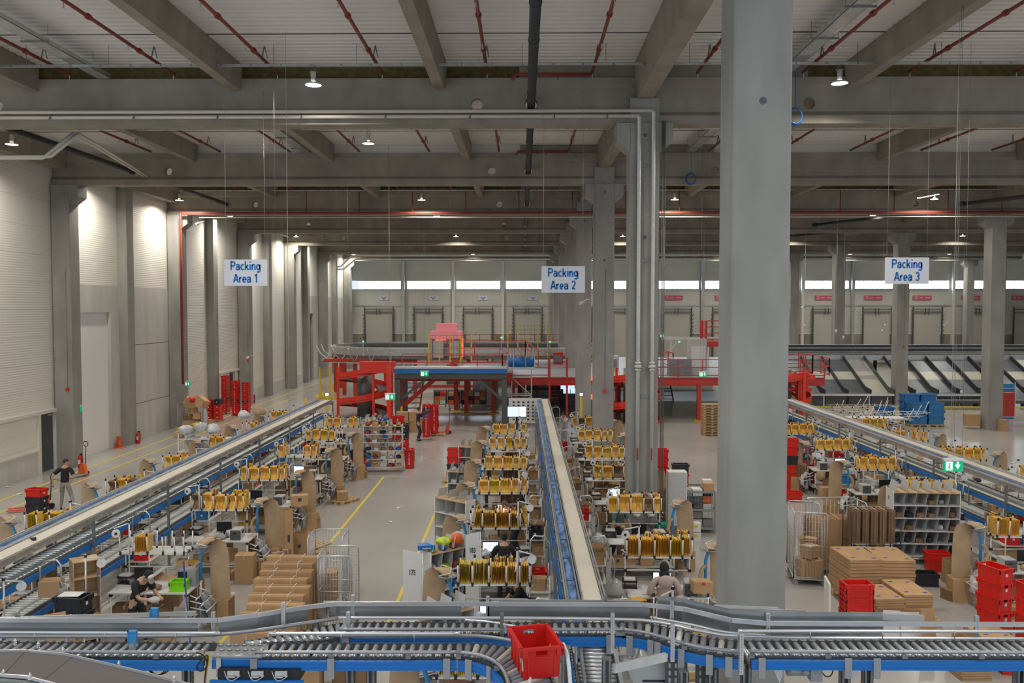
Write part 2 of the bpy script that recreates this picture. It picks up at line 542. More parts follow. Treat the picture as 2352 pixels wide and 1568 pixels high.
# secondary girders along the hall
def girder(X, w, y0, y1, zb=13.22):
    b = MB()
    b.add([(X - w * .36, y0, zb), (X + w * .36, y0, zb), (X + w / 2, y0, ZD), (X - w / 2, y0, ZD),
           (X - w * .36, y1, zb), (X + w * .36, y1, zb), (X + w / 2, y1, ZD), (X - w / 2, y1, ZD)],
          [(0, 1, 2, 3), (7, 6, 5, 4), (0, 4, 5, 1), (1, 5, 6, 2), (3, 2, 6, 7), (0, 3, 7, 4)])
    return struct(b.build('ceiling_beam', 'concrete'), 'grey concrete roof girder running down the hall')
for k in range(0, 8):
    y0, y1 = 1 + 12 * k + 0.3, 13 + 12 * k - 0.3
    for j in range(-4, 11):
        X = 3.5 + 5.88 * j
        w = 0.62 if j in (0, 4, -4) else 0.42
        girder(X if j != -4 else XL, w, y0, y1, 12.95 if w > .5 else 13.22)

# columns
def column(X, Y, w=0.85, cap=True, side=0, ztop=12.25):
    h = w / 2; c = 0.03
    b = MB()
    poly = [(X - h + c, Y - h), (X + h - c, Y - h), (X + h, Y - h + c), (X + h, Y + h - c), (X + h - c, Y + h), (X - h + c, Y + h),
            (X - h, Y + h - c), (X - h, Y - h + c)]
    b.prism(poly, 0, ztop)
    if cap:
        sides = (-1, 1) if side == 0 else (side,)
        for s in sides:
            a, e = X + s * h * .98, X + s * (h + 0.38)
            vs = []
            for yy in (Y - h * .98, Y + h * .98):
                vs += [(a, yy, 11.45), (e, yy, 11.75), (e, yy, 12.25), (a, yy, 12.25)]
            b.add(vs, [(0, 1, 2, 3), (7, 6, 5, 4), (0, 4, 5, 1), (1, 5, 6, 2), (2, 6, 7, 3), (3, 7, 4, 0)])
    return struct(b.build('concrete_column', 'concrete_column'), 'square grey concrete column carrying the roof')
for k, Y in enumerate(ROWS):
    c = column(XC, Y, cap=(k > 0))
    for zz in ((10.0,) if k == 0 else (11.9, 9.0)):
        struct(MB().disc((XC, Y - 0.426, zz), 0.055, 'Y', 0.006, 14).build('trim_4', 'steel_grey', c))
    struct(MB().bx(XC - .42, XC + .42, Y - .33, Y + .33, 12.24, 12.97).build('trim_5', 'concrete_column'))
    if k >= 3: column(XR, Y)
    if k >= 6: column(XRR, Y)
    if k >= 1: column(XL, Y, 0.8, True, 1)
for Y in range(31, 102, 12):
    struct(MB().bx(WALLX, -19.85, Y - 0.35, Y + 0.4, 0, 12.95).build('concrete_column', 'concrete_column'), 'slim grey concrete wall column')

# left wall, bay by bay
wl = struct(MB().bx(WALLX - 0.3, WALLX, 20, 38.55, 2.55, 14).build('wall_left', 'panel'), 'ivory ribbed sandwich panel wall')
def wl_part(m, y0, y1, z0, z1, dx=0.0, name='wall_left', w=0.3):
    return struct(MB().bx(WALLX - w, WALLX + dx, y0, y1, z0, z1).build(name, m))
wl_part('panel', 38.55, 49, 8.05, 14)
wl_part('concrete_panel', 38.55, 42.65, 6.75, 8.05, 0.03)
wl_part('concrete_panel', 37.4, 38.55, 0, 8.05, 0.03)
wl_part('concrete_panel', 41.75, 43, 0, 6.75, 0.06)
wl_part('concrete_panel', 43, 49, 0, 1.9, 0.03)
wl_part('concrete_panel', 43, 49, 1.93, 5.0, 0.03)
wl_part('concrete_panel', 43, 49, 5.03, 8.05, 0.03)
wl_part('deck_joint', 43, 49, 1.8, 5.1, 0.0, 'trim_6')
wl_part('panel', 49, 79, 2.6, 14)
wl_part('panel', 49, 54.9, 0.9, 2.6); wl_part('panel', 61, 79, 0.9, 2.6)
wl_part('concrete_panel', 49, 57.6, 0, 0.9, 0.04); wl_part('concrete_panel', 60.4, 79, 0, 0.9, 0.04)
wl_part('panel', 54.9, 58.6, 0.9, 2.6); wl_part('panel', 59.8, 61, 0.9, 2.6)
wl_part('panel', 79, YB, 8.05, 14); wl_part('concrete_panel', 82.5, YB, 0, 8.05, 0.03)
wl_part('concrete_panel', 79, 79.8, 0, 8.05, 0.03); wl_part('concrete_panel', 79.8, 82.5, 6.4, 8.05, 0.03)
wl_part('panel', 20, 35.45, 0.95, 2.55); wl_part('concrete_panel', 20, 35.45, 0, 0.95, 0.02)
wl_part('panel', 36.6, 37.4, 0, 2.55)
wl_part('trim_cream', 20, 36.9, 2.48, 2.62, 0.14, 'trim_7', -0.0)
wl_part('trim_cream', 20, 35.3, 0.93, 1.0, 0.05, 'trim_8', -0.0)
wl_part('trim_cream', 35.28, 35.45, 0, 2.5, 0.10, 'trim_9', -0.0)
wl_part('trim_cream', 36.55, 36.7, 0, 2.5, 0.10, 'trim_10', -0.0)
wl_part('trim_cream', 55.4, 60.9, 2.5, 2.62, 0.14, 'trim_11', -0.0)
wl_part('trim_cream', 58.3, 58.5, 0, 2.5, 0.10, 'trim_12', -0.0); wl_part('trim_cream', 59.7, 59.9, 0, 2.5, 0.10, 'trim_13', -0.0)
d1 = struct(MB().bx(WALLX - 0.1, WALLX - 0.03, 35.45, 36.55, 0, 2.48).build('door_1', 'door_dark'), 'dark grey personnel door in the left wall')
MB().bar((WALLX, 35.6, 1.05), (WALLX, 35.78, 1.05), 0.03).tube([(WALLX - .04, 35.6, 1.05), (WALLX + .03, 35.6, 1.05)], .02, 6).build('door_handle', 'black', d1)
MB().bx(WALLX - .03, WALLX + .03, 36.1, 36.5, 2.34, 2.42).build('door_closer', 'galv', d1)
d2 = struct(MB().bx(WALLX - 0.2, WALLX - 0.12, 38.55, 41.75, 0, 6.75).build('door_2', 'door_white'), 'tall white sectional gate in the left wall')
d3 = struct(MB().bx(WALLX - 0.1, WALLX - 0.04, 58.5, 59.7, 0, 2.5).build('door_3', 'door_dark'), 'dark glazed door in the left wall')
MB().bx(WALLX - 0.06, WALLX - 0.02, 58.75, 59.45, 0.3, 2.3).build('glass', 'screen_off', d3)
d4 = struct(MB().bx(WALLX - 0.3, WALLX - 0.22, 79.8, 82.5, 0, 6.4).build('door_4', 'door_dark'), 'open dark gateway in the left wall far back')
# back wall with its window band and dock gates
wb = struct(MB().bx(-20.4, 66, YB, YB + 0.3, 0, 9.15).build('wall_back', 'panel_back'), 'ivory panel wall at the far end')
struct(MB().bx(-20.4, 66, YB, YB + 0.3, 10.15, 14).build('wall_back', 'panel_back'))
struct(MB().bx(-20.4, 66, YB - .08, YB, 7.08, 7.22).build('trim_14', 'galv', wb))
struct(MB().bx(-20.4, 66, YB - .08, YB, 3.78, 3.9).build('trim_15', 'trim_cream', wb))
struct(MB().bx(-20.4, 66, YB - .05, YB, 0, 3.78).build('trim_16', 'concrete', wb))
struct(MB().bx(-20.4, 66, YB - .06, YB, 9.05, 9.15).build('trim_17', 'galv', wb))
for i in range(14):
    x0 = -19.75 + 5.93 * i
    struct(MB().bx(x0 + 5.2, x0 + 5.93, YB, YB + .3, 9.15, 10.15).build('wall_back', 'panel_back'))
    struct(MB().bx(x0 + 5.42, x0 + 5.70, YB - .5, YB, 0, 13.2).build('trim_18', 'trim_cream' if i % 3 else 'galv'))
    fr = MB()
    for j in range(6):
        fr.bx(x0 + 1.04 * j - .03, x0 + 1.04 * j + .03, YB + .03, YB + .13, 9.15, 10.15)
    fr.bx(x0, x0 + 5.2, YB + .03, YB + .13, 9.15, 9.2).bx(x0, x0 + 5.2, YB + .03, YB + .13, 10.1, 10.15)
    w = struct(fr.build('window_%d' % (i + 1), 'trim_cream'), 'horizontal strip window glowing with daylight')
    MB().bx(x0, x0 + 5.2, YB + .12, YB + .16, 9.15, 10.15).build('pane', 'window_glow', w)
    # dock gate
    g = thing('dock_gate', 'ivory sectional dock gate, %s from the left on the far wall' % nth(i), 'gate', (x0 + 2.6, YB - .08, 0))
    MB().bx(-1.55, 1.55, -.06, 0.0, 0.4, 6.3).bx(-1.55, 1.55, -.075, -.06, 2.55, 2.6).build('door_leaf', 'chute_cream', g)
    t = MB()
    for s in (-1, 1):
        t.bar((s * 1.72, -.2, 0.5), (s * 1.72, -.2, 7.0), .13)
        for q in range(8):
            t.bar((s * 1.72, -.2, 2.6 + q * .45), (s * 1.90, -.35, 3.0 + q * .45), .05)
    t.bar((-1.8, -.2, 6.75), (1.8, -.2, 6.75), .1).bar((-1.6, -.2, 6.35), (1.6, -.2, 6.35), .07)
    t.bar((-.3, -.3, 6.9), (-.3, -.3, 6.1), .08).bar((.1, -.3, 6.9), (.1, -.3, 6.1), .08)
    t.build('track', 'steel_grey', g)
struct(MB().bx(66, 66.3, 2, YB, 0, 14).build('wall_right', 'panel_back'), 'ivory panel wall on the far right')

# banners under the windows
for i in range(4):
    x = -17.2 + 5.95 * i
    t = thing('banner', 'white banner with dark blue wings emblem, %s from the left' % nth(i), 'banner', (x + .6, YB - .1, 8.1), 0, 'wing banners on the far wall')
    MB().bx(-.55, .55, -.02, .02, -.27, .27).build('board', 'sign_white', t)
    w = MB()
    for s in (-1, 1):
        w.add([(0, -.03, -.02), (s * .36, -.03, .16), (s * .26, -.03, .02), (s * .12, -.03, -.06), (0, -.03, -.1)], [(0, 1, 2, 3, 4)])
    w.bx(-.12, .12, -.03, -.028, -.2, -.16)
    w.build('emblem', 'print_blue', t)
for i, (x, two) in enumerate(((17.4, 1), (23.4, 1), (35.3, 0), (41.1, 0), (46.9, 2), (52.6, 2), (58.5, 2))):
    t = thing('banner', 'dusty pink banner with pale round emblem, %s from the left' % nth(i), 'banner', (x + .6, YB - .1, 8.1), 0, 'pink banners on the far wall')
    MB().bx(-1.1, 1.1, -.02, .02, -.27, .27).build('board', 'banner_pink', t)
    e = MB()
    e.tube([(-.75 + .12 * math.cos(a * PI / 5), -.03, .05 + .12 * math.sin(a * PI / 5)) for a in range(10)], .03, 5, closed=True)
    e.bx(-.9, -.6, -.03, -.022, -.16, -.12).bx(-.35, .0, -.03, -.022, -.03, .03).bx(.35, .9, -.03, -.022, -.03, .03)
    e.build('emblem', 'sign_white', t)

# ---------------------------------------------------------------- roof services
def along(name, X, z, y0, y1, r, m, label, cat, coup=3.0, cr=1.5, group=None, n=10):
    t = thing(name, label, cat, (X, y0, z), 0, group)
    MB().tube([(0, 0, 0), (0, y1 - y0, 0)], r, n).build('pipe_run', m, t)
    y = 0.8; me = MB().tube([(0, 0, 0), (0, .11, 0)], r * cr, n).mesh('coupling', m)
    while y < y1 - y0:
        c = D.objects.new('coupling', me); COL.objects.link(c); c.parent = t; c.location = (0, y, 0); y += coup
    return t
for k in range(1, 5):
    y0, y1 = ROWS[k - 1] + .55, ROWS[k] - .55
    for j in range(-5, 12):
        X = -1.0 + 2.97 * j
        if k >= 2 and j > 12: continue
        t = along('sprinkler_pipe', X, 13.62, y0, y1, 0.045, 'sprinkler_red',
                  'thin red sprinkler pipe under the roof, %s from the left, %s bay' % (nth(j + 5), nth(k - 1)), 'pipe', 2.6, 1.6, 'sprinkler pipes under the roof')
        for q in (2.0, 5.0, 8.0, y1 - y0 - .1):
            MB().tube([(0, q, 0), (0, q, -.16)], .014, 6).disc((0, q, -.17), .035, 'Z', .01, 8).build('sprinkler_head', 'galv', t)
        for q in (3.4, 9.4):
            MB().bar((-.02, q, 0), (.04, q + .05, .36), .03).bar((.1, q + .1, 0.05), (.04, q + .05, .36), .02).build('hanger', 'galv_dark', t)
    t = thing('sprinkler_pipe', 'short red sprinkler pipe across the %s bay beside the black drain pipe' % nth(k - 1), 'pipe', (-.1, y1 + .05, 13.6))
    MB().tube([(-.2, 0, -.15), (-.1, 0, 0), (2.05, 0, 0)], .045).tube([(1.1, 0, 0), (1.1, 0, -.14)], .02, 6).build('pipe_run', 'sprinkler_red', t)
# black drain pipe down the middle and the wall side ones
along('drain_pipe', 0.25, 12.86, 13.5, 96, 0.115, 'pipe_black', 'thick black drain pipe passing through the beams left of the centre columns', 'pipe', 2.3, 1.12, n=14)
along('drain_pipe', -16.85, 12.86, 25.5, 48.6, 0.10, 'pipe_black', 'black drain pipe under the roof near the left wall', 'pipe', 2.3, 1.12, n=12)
for i, (X, Y) in enumerate(((24.3, 48.4), (20.3, 60.4), (20.3, 72.4))):
    t = thing('drain_pipe', 'sloping black drain pipe high in the right bay, %s row back' % nth(i), 'pipe', (X, Y - .5, 12.9))
    MB().tube([(0, 0, -.2), (4.6, -7.5, -.1)], .11, 10).tube([(-.05, 0, -.2), (.1, -.25, -.19)], .15, 10).build('pipe_run', 'pipe_black', t)
# cable trays across the hall (lamps hang from them)
TRY = [22.8 + 8.1 * i for i in list(range(0, 10)) + [-1, -2]]
for i, Y in enumerate(TRY):
    t = thing('cable_tray', 'slim galvanised cable tray across the hall, %s from the front' % nth(i), 'cable tray', (0, Y, 13.38), 0, 'cable trays carrying the lamps')
    b = MB().bx(-20.2 if i < 2 else -19, 65, -.035, .035, -.004, .0).bx(-20.2 if i < 2 else -19, 65, -.035, -.031, 0, .055).bx(-20.2 if i < 2 else -19, 65, .031, .035, 0, .055)
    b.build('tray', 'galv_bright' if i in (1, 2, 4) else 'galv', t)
    h = MB(); c = MB()
    for q in range(-9, 30):
        h.tube([(q * 2.2, 0, 0), (q * 2.2, 0, ZD - 13.38)], .006, 4)
    for q in range(-24, 80):
        c.bx(q * .8 - .02, q * .8 + .02, -.042, -.03, .0, .05)
    h.build('hanger_rod', 'galv_dark', t)
    if i < 4: c.build('clip', 'galv_dark', t)
def lamp_fn():
    t = D.objects.new('high_bay_lamp', None); COL.objects.link(t)
    MB().lathe([(0.001, .05), (.06, .05), (.07, .16), (.075, .34), (.05, .36), (.001, .36)], n=14).build('housing', 'galv_bright', t)
    MB().lathe([(.08, .06), (.20, .05), (.225, .02), (.215, .0), (.21, .0)], n=20).build('reflector', 'grey_light', t)
    MB().disc((0, 0, .008), .208, 'Z', .008, 20).build('lens', 'lamp_glow', t)
    MB().tube([(-.1, 0, .34), (-.03, 0, .42), (-.03, 0, .5)], .01, 5).tube([(.1, 0, .34), (.03, 0, .42), (.03, 0, .5)], .01, 5).build('hook', 'galv_dark', t)
    L = D.lights.new('lamp_light', 'AREA'); L.shape = 'DISK'; L.size = 0.4; L.energy = LAMP_W; L.color = (1.0, 0.925, 0.82); L.spread = rad(155)
    lo = D.objects.new('lamp_light', L); COL.objects.link(lo); lo.parent = t; lo.location = (0, 0, -.01)
    return t
LAMP = Proto(lamp_fn)
COLN = ['beside the left wall', 'left of the centre drain pipe', 'right of the big column', 'right bay', 'far right bay', 'rightmost row']
for i in range(-2, 10):
    Y = 22.8 + 8.1 * i
    for j, X in enumerate((-19.2, -5.55, 8.35, 22.5, 36.5, 47.5)):
        if i < 0 and j in (4, 5): continue
        if j == 0: X = -18.5 if i <= 1 else -18.95
        if j >= 4 and i < 3: continue
        lt = LAMP.place((X, Y, 12.88), 0, 'round high bay lamp hanging %s, %s row' % (COLN[j], nth(i + 2)), 'ceiling lamp', 'high bay lamps')
        if j == 0:      # the row along the wall is dimmer
            for c in lt.children:
                if c.type == 'LIGHT': c.data = c.data.copy(); c.data.energy = LAMP_W * .42
# long thin lamp high on the right
t = thing('tube_lamp', 'long bright strip lamp slanting under the beam right of packing sign 3', 'ceiling lamp', (20.9, 45.5, 12.75))
MB().bar((0, 0, 0), (1.6, 1.2, .35), .12, .03).build('lens', 'lamp_glow', t)
MB().bar((0, 0, .03), (1.6, 1.2, .38), .16, .03).build('housing', 'galv', t)
# galvanised ducts along the bays
for (X, y0, y1, l) in ((-12.0, 13.5, 24.6, 'left'), (7.35, 13.5, 24.6, 'right'), (-9.2, 25.5, 36.5, 'left second'), (7.1, 25.5, 36.5, 'right second')):
    t = thing('cable_duct', 'galvanised cable duct under the roof, %s bay' % l, 'cable duct', (X, y0, 13.55))
    MB().bx(-.2, .2, 0, y1 - y0, 0, .01).bx(-.2, -.19, 0, y1 - y0, 0, .12).bx(.19, .2, 0, y1 - y0, 0, .12).build('tray', 'galv', t)
    b = MB(); y = 1
    while y < y1 - y0:
        b.bar((-.35, y, -.02), (.35, y, -.02), .04).tube([(-.33, y, 0), (-.33, y, .39)], .006, 4).tube([(.33, y, 0), (.33, y, .39)], .006, 4); y += 2.2
    b.build('bracket', 'galv_dark', t)
# cream heating pipes across the front beam and down the column
Yp = 24.45
t = thing('heating_pipe', 'pair of cream heating pipes under the front beam turning down the column', 'pipe', (0, 0, 0))
for a, (z, xe, y) in enumerate(((12.56, 3.72, Yp - .02), (12.42, 3.32, Yp + .02))):
    MB().tube([(-20.2, y, z), (xe, y, z)], .052, 10).build('pipe_run', 'pipe_cream', t)
    MB().tube([(xe - .03, y, z), (xe, y, z - .05), (xe, y, 7.0), (xe, y, 6.9), (xe, y, .9)], .058, 10).build('riser', 'pipe_silver', t)
v = MB()
for z in (5.3, 1.6, 1.25, 1.0): v.disc((3.32, Yp, z), .11, 'Z', .08, 12).disc((3.72, Yp, z), .11, 'Z', .08, 12)
v.bx(3.3, 3.74, Yp - .06, Yp + .06, 1.35, 1.5)
for z in (5.4, 5.2): v.disc((3.32, Yp, z), .09, 'Z', .06, 12).disc((3.72, Yp, z), .09, 'Z', .06, 12)
v.build('valve', 'pipe_silver', t)
MB().bx(3.4, 3.62, Yp + .06, Yp + .1, 8.3, 8.36).bx(3.4, 3.62, Yp + .06, Yp + .1, 4.4, 4.46).bx(3.4, 3.62, Yp + .06, Yp + .1, 11, 11.06).build('bracket', 'galv_dark', t)
MB().bx(3.29, 3.33, Yp - .08, Yp - .05, 2.6, 2.95).bx(3.69, 3.73, Yp - .08, Yp - .05, 2.6, 2.95).build('thermometer', 'sprinkler_red', t)
h = MB()
for x in (-18.3, -15.9, -13.5, -11.1, -8.7, -6.3, -3.9, -1.5, .9, 2.4): h.bar((x, Yp - .06, 12.36), (x + .06, Yp + .15, 12.66), .04)
h.build('clamp', 'galv_dark', t)
t = thing('heating_pipe', 'pair of cream pipes bent under the roof near the left wall', 'pipe', (0, 26.5, 0))
for a in (0, .16):
    MB().tube([(-20.3, 0, 11.62 + a * .3), (-14.9 + a * 1.6, 0, 11.62 + a * .3), (-13.95 + a, 0, 12.36), (-14.5 + a, 2.5, 12.45), (-16.2 + a, 10, 12.6)], .05, 8).build('pipe_run', 'pipe_cream', t)
t = thing('pump', 'green circulation pump at the foot of the pipe column', 'pump', (3.95, 24.3, .75))
MB().tube([(-.12, 0, 0), (.2, 0, 0)], .1, 12).box((0, 0, .1), (.12, .1, .08)).build('motor', 'green_pump', t)
MB().tube([(-.32, 0, 0), (-.1, 0, 0)], .08, 10).tube([(-.22, 0, -.74), (-.22, 0, .2)], .05, 8).build('pump_body', 'steel_grey', t)
t = thing('control_cabinet', 'tall white control cabinet on the right side of the pipe column', 'cabinet', (4.3, 25.2, .55))
MB().bx(0, .55, -.25, .15, 0, 1.6).build('body', 'trim_cream', t)
MB().bx(.02, .53, -.265, -.25, .02, 1.58).build('door', 'grey_light', t)
cb = MB()
for x in (3.99, 4.03, 4.07): cb.tube([(x, 24.56, 12.3), (x, 24.56, 1.2)], .014, 5)
tag(cb.build('cable', 'galv_dark'), 'bundle of thin grey cables running down the pipe column', 'cable')
# red water main
t = thing('water_main', 'long red water main across the hall turning down beside the left wall', 'pipe', (0, 48.2, 12.3))
MB().tube([(-19.35, 0, -9.7), (-19.35, 0, -.05), (-19.3, 0, 0), (65, 0, 0)], .07, 10).build('pipe_run', 'sprinkler_red', t)
for j in range(-5, 15):
    MB().tube([(1.9 + 3.0 * j + .9, 0, 0), (1.9 + 3.0 * j + .9, 0, 1.25)], .035, 6).build('riser', 'sprinkler_red', t)
t = thing('water_pipe', 'thin pinkish pipe across the hall below the red water main', 'pipe', (0, 47.5, 11.98))
MB().tube([(-18, 0, 0), (65, 0, 0)], .03, 6).build('pipe_run', 'pipe_cream', t)
t = thing('water_pipe', 'pair of bright galvanised pipes across the far end of the hall', 'pipe', (0, 92, 12.0))
MB().tube([(-20.2, 0, -.7), (-19.6, 0, -.6), (-18.4, 0, .55), (65, 0, .55)], .09, 8).tube([(-20.2, 0, -.95), (-19.3, 0, -.9), (-18, 0, .15), (65, 0, .15)], .09, 8).build('pipe_run', 'galv_bright', t)
# blue hose coils under the roof
for (X, Y, z, l) in ((8.15, 24.2, 12.35, 'beside the big column'), (7.6, 36.2, 12.4, 'behind the pipe column')):
    t = thing('hose_coil', 'coil of blue cable hanging under the beam %s' % l, 'cable coil', (X - .5, Y, z))
    b = MB()
    for q in range(5):
        b.tube([(.18 * (1 + .05 * q) * math.cos(a * PI / 8), .02 * q, .21 * (1 + .04 * q) * math.sin(a * PI / 8)) for a in range(16)], .02, 5, closed=True)
    b.tube([(0, 0, .2), (-.02, 0, 1.2)], .012, 5)
    b.build('cable', 'blue_hose', t)

# ---------------------------------------------------------------- hanging signs
def packing_sign(cx, cyp, n, wh):
    p = GY(cx, cyp, 24.0)
    t = thing('hanging_sign', 'white hanging sign with blue lettering %s' % wh, 'sign', (p.x, 24.0, p.z))
    MB().bx(-.61, .61, -.01, .01, -.37, .37).build('board', 'sign_white', t)
    letters(['Packing', 'Area %d' % n], .245, .175, 'sign_blue', t, (0, -.0125, .02), sx=.86)
    w = MB()
    for s in (-.55, .55): w.tube([(s, 0, .36), (s, 0, 13.38 - p.z)], .004, 4)
    w.build('wire', 'galv', t)
packing_sign(564.5, 626, 1, 'before the left wall'); packing_sign(1293.5, 641.5, 2, 'above the centre conveyor line'); packing_sign(2083, 621.5, 3, 'in the right bay')
def exit_sign(px, py, Y, where, wires=True):
    p = GY(px, py, Y)
    t = thing('exit_sign', 'green emergency exit sign %s' % where, 'sign', p)
    MB().bx(-.2, .2, -.035, .035, -.13, .11).build('panel', 'exit_green', t)
    MB().bx(-.21, .21, -.045, .045, .1, .15).build('housing', 'white', t)
    MB().bx(-.17, -.03, -.045, -.036, -.10, .08).add([(.02, -.04, .02), (.06, -.04, .02), (.06, -.04, .08), (.10, -.04, .08), (.10, -.04, .02), (.14, -.04, .02), (.08, -.04, -.08)],
        [(0, 1, 2, 3, 4, 5, 6)]).build('pictogram', 'exit_white', t)
    MB().disc((-.1, -.05, .04), .018, 'Y', .006, 8).bar((-.1, -.05, .02), (-.11, -.05, -.03), .022).bar((-.11, -.05, -.03), (-.07, -.05, -.08), .014).bar((-.11, -.05, -.03), (-.14, -.05, -.07), .014).build('running_figure', 'exit_green', t)
    if wires:
        w = MB()
        for s in (-.15, .15): w.tube([(s, 0, .14), (s * .1, 0, .5), (s * .1, 0, 13.3 - p.z)], .0035, 4)
        w.build('wire', 'galv_dark', t)
exit_sign(896, 911, 33.5, 'hanging low over the aisle')
exit_sign(975, 858, 43.0, 'hanging below the blue belt bridge')
exit_sign(1614.5, 859, 43.0, 'in front of the red platform')
exit_sign(2189, 1068, 18.2, 'hanging above the right conveyor line')
exit_sign(177, 938, 37.2, 'on the left wall column beside the white gate', False)
exit_sign(430, 881, 49.0, 'on the left wall above the crates', False)
exit_sign(1521, 771, 70.0, 'on the far side behind the platform')
# free wires and pull cords
for i, (px, Y, zb, l) in enumerate(((660, 20, 2.4, 'above the left conveyor line'), (632, 22, 8.5, 'left of packing sign 1'), (977, 33.5, 9.0, 'in the middle bay'),
        (2195, 18.6, 3.9, 'right of packing sign 3'), (2222, 21, 1.8, 'over the right packing line'), (798, 33, 5.5, 'over the aisle'), (1035, 40, 6.5, 'before the far gates'),
        (1325, 36, 8.4, 'above packing sign 2'), (1612, 34, 4.0, 'between the two front columns'), (1715, 30, 11, 'behind the big column'))):
    p = GY(px, 500, Y)
    b = MB().tube([(0, 0, 0), (0, 0, 13.4 - zb)], .0055 if i in (0, 3) else .0035, 4)
    tag(b.build('hanging_wire', 'galv_dark' if i not in (0, 3) else 'grey_light', None, (p.x, Y, zb)), 'thin pale cord hanging from the roof %s' % l, 'cord')
for i, (px, py, Y) in enumerate(((1920, 760, 58), (1937, 775, 60), (2026, 760, 62), (2033, 747, 62), (2168, 746, 60), (2174, 742, 61), (1848, 748, 66), (2208, 900, 56))):
    p = GY(px, py, Y)
    t = thing('pull_socket', 'white hanging socket on a cord in the right bay, %s from the left' % nth(i), 'socket', p, 0, 'hanging sockets in the right bay')
    MB().tube([(0, 0, -.1), (0, 0, .1)], .07, 8).build('socket', 'white', t)
    MB().tube([(0, 0, .1), (0, 0, 13.0 - p.z)], .008, 4).build('cord', 'paper', t)
# yellow lines on the floor
def line(pts, w=.1, where='', name='floor_line'):
    b = MB()
    for a, c in zip(pts, pts[1:]):
        a = Vector(a); c = Vector(c); d = (c - a).normalized(); n = Vector((-d.y, d.x, 0)) * w / 2
        b.add([(a - n).to_tuple(), (a + n).to_tuple(), (c + n).to_tuple(), (c - n).to_tuple()], [(3, 2, 1, 0)])
    o = b.build(name, 'line_yellow'); o.location.z = .004
    return struct(o, 'yellow line painted on the floor %s' % where)
line([(-18.9, 12, 0), (-18.9, 78, 0)], .11, 'nearest the left wall')
line([(-17.8, 12, 0), (-17.8, 74, 0)], .09, 'second from the left wall')
line([(-5.72, 12, 0), (-5.72, 35, 0)], .09, 'left of the centre aisle')
line([(-2.97, 12, 0), (-2.97, 34, 0)], .09, 'right of the centre aisle')
line([(10.5, 17.6, 0), (10.9, 17.9, 0)], .09, 'beside the red crates'); line([(-6.6, 17.2, 0), (-6.3, 17.4, 0), (-6.3, 17.9, 0)], .09, 'short corner mark')
line([(-5.9, 38.5, 0), (-5.72, 40.5, 0)], .09, 'beside the black crates')
line([(12, 59.2, 0), (64, 59.2, 0)], .14, 'in front of the chutes')
line([(-19.2, 35.2, 0), (-18.9, 35.2, 0)], .1, 'beside the dark door')
# ================================================================ ROLLER CONVEYOR IN FRONT OF THE CAMERA
ZR = 3.15
def resample(pts, step):
    pts = [Vector(p) for p in pts]
    L = [0]
    for a, b in zip(pts, pts[1:]): L.append(L[-1] + (b - a).length)
    n = max(1, int(round(L[-1] / step)))
    out = []
    for i in range(n + 1):
        d = L[-1] * i / n
        for j in range(len(L) - 1):
            if d <= L[j + 1] + 1e-9:
                t = (d - L[j]) / max(1e-9, L[j + 1] - L[j]); out.append(pts[j].lerp(pts[j + 1], t)); break
    return out
def smooth(pts, it=2):
    pts = [Vector(p) for p in pts]
    for _ in range(it):
        q = [pts[0]]
        for a, b in zip(pts, pts[1:]):
            q += [a.lerp(b, .25), a.lerp(b, .75)]
        q.append(pts[-1]); pts = q
    return pts
def offset(pts, d, dz=0.0):
    out = []
    for i, p in enumerate(pts):
        t = (pts[min(i + 1, len(pts) - 1)] - pts[max(i - 1, 0)]); n = Vector((-t.y, t.x, 0)).normalized()
        out.append(p + n * d + Vector((0, 0, dz)))
    return out
def strip(b, pts, th, z0, z1):
    """upright band along a path"""
    L = offset(pts, th / 2); R = offset(pts, -th / 2); n = len(pts)
    vs = []
    for l, r in zip(L, R):
        vs += [(l.x, l.y, z0), (l.x, l.y, z1), (r.x, r.y, z1), (r.x, r.y, z0)]
    fs = [(0, 1, 2, 3), tuple(4 * (n - 1) + k for k in (3, 2, 1, 0))]
    for i in range(n - 1):
        for k in range(4):
            fs.append((4 * i + k, 4 * (i + 1) + k, 4 * (i + 1) + (k + 1) % 4, 4 * i + (k + 1) % 4))
    return b.add(vs, fs)
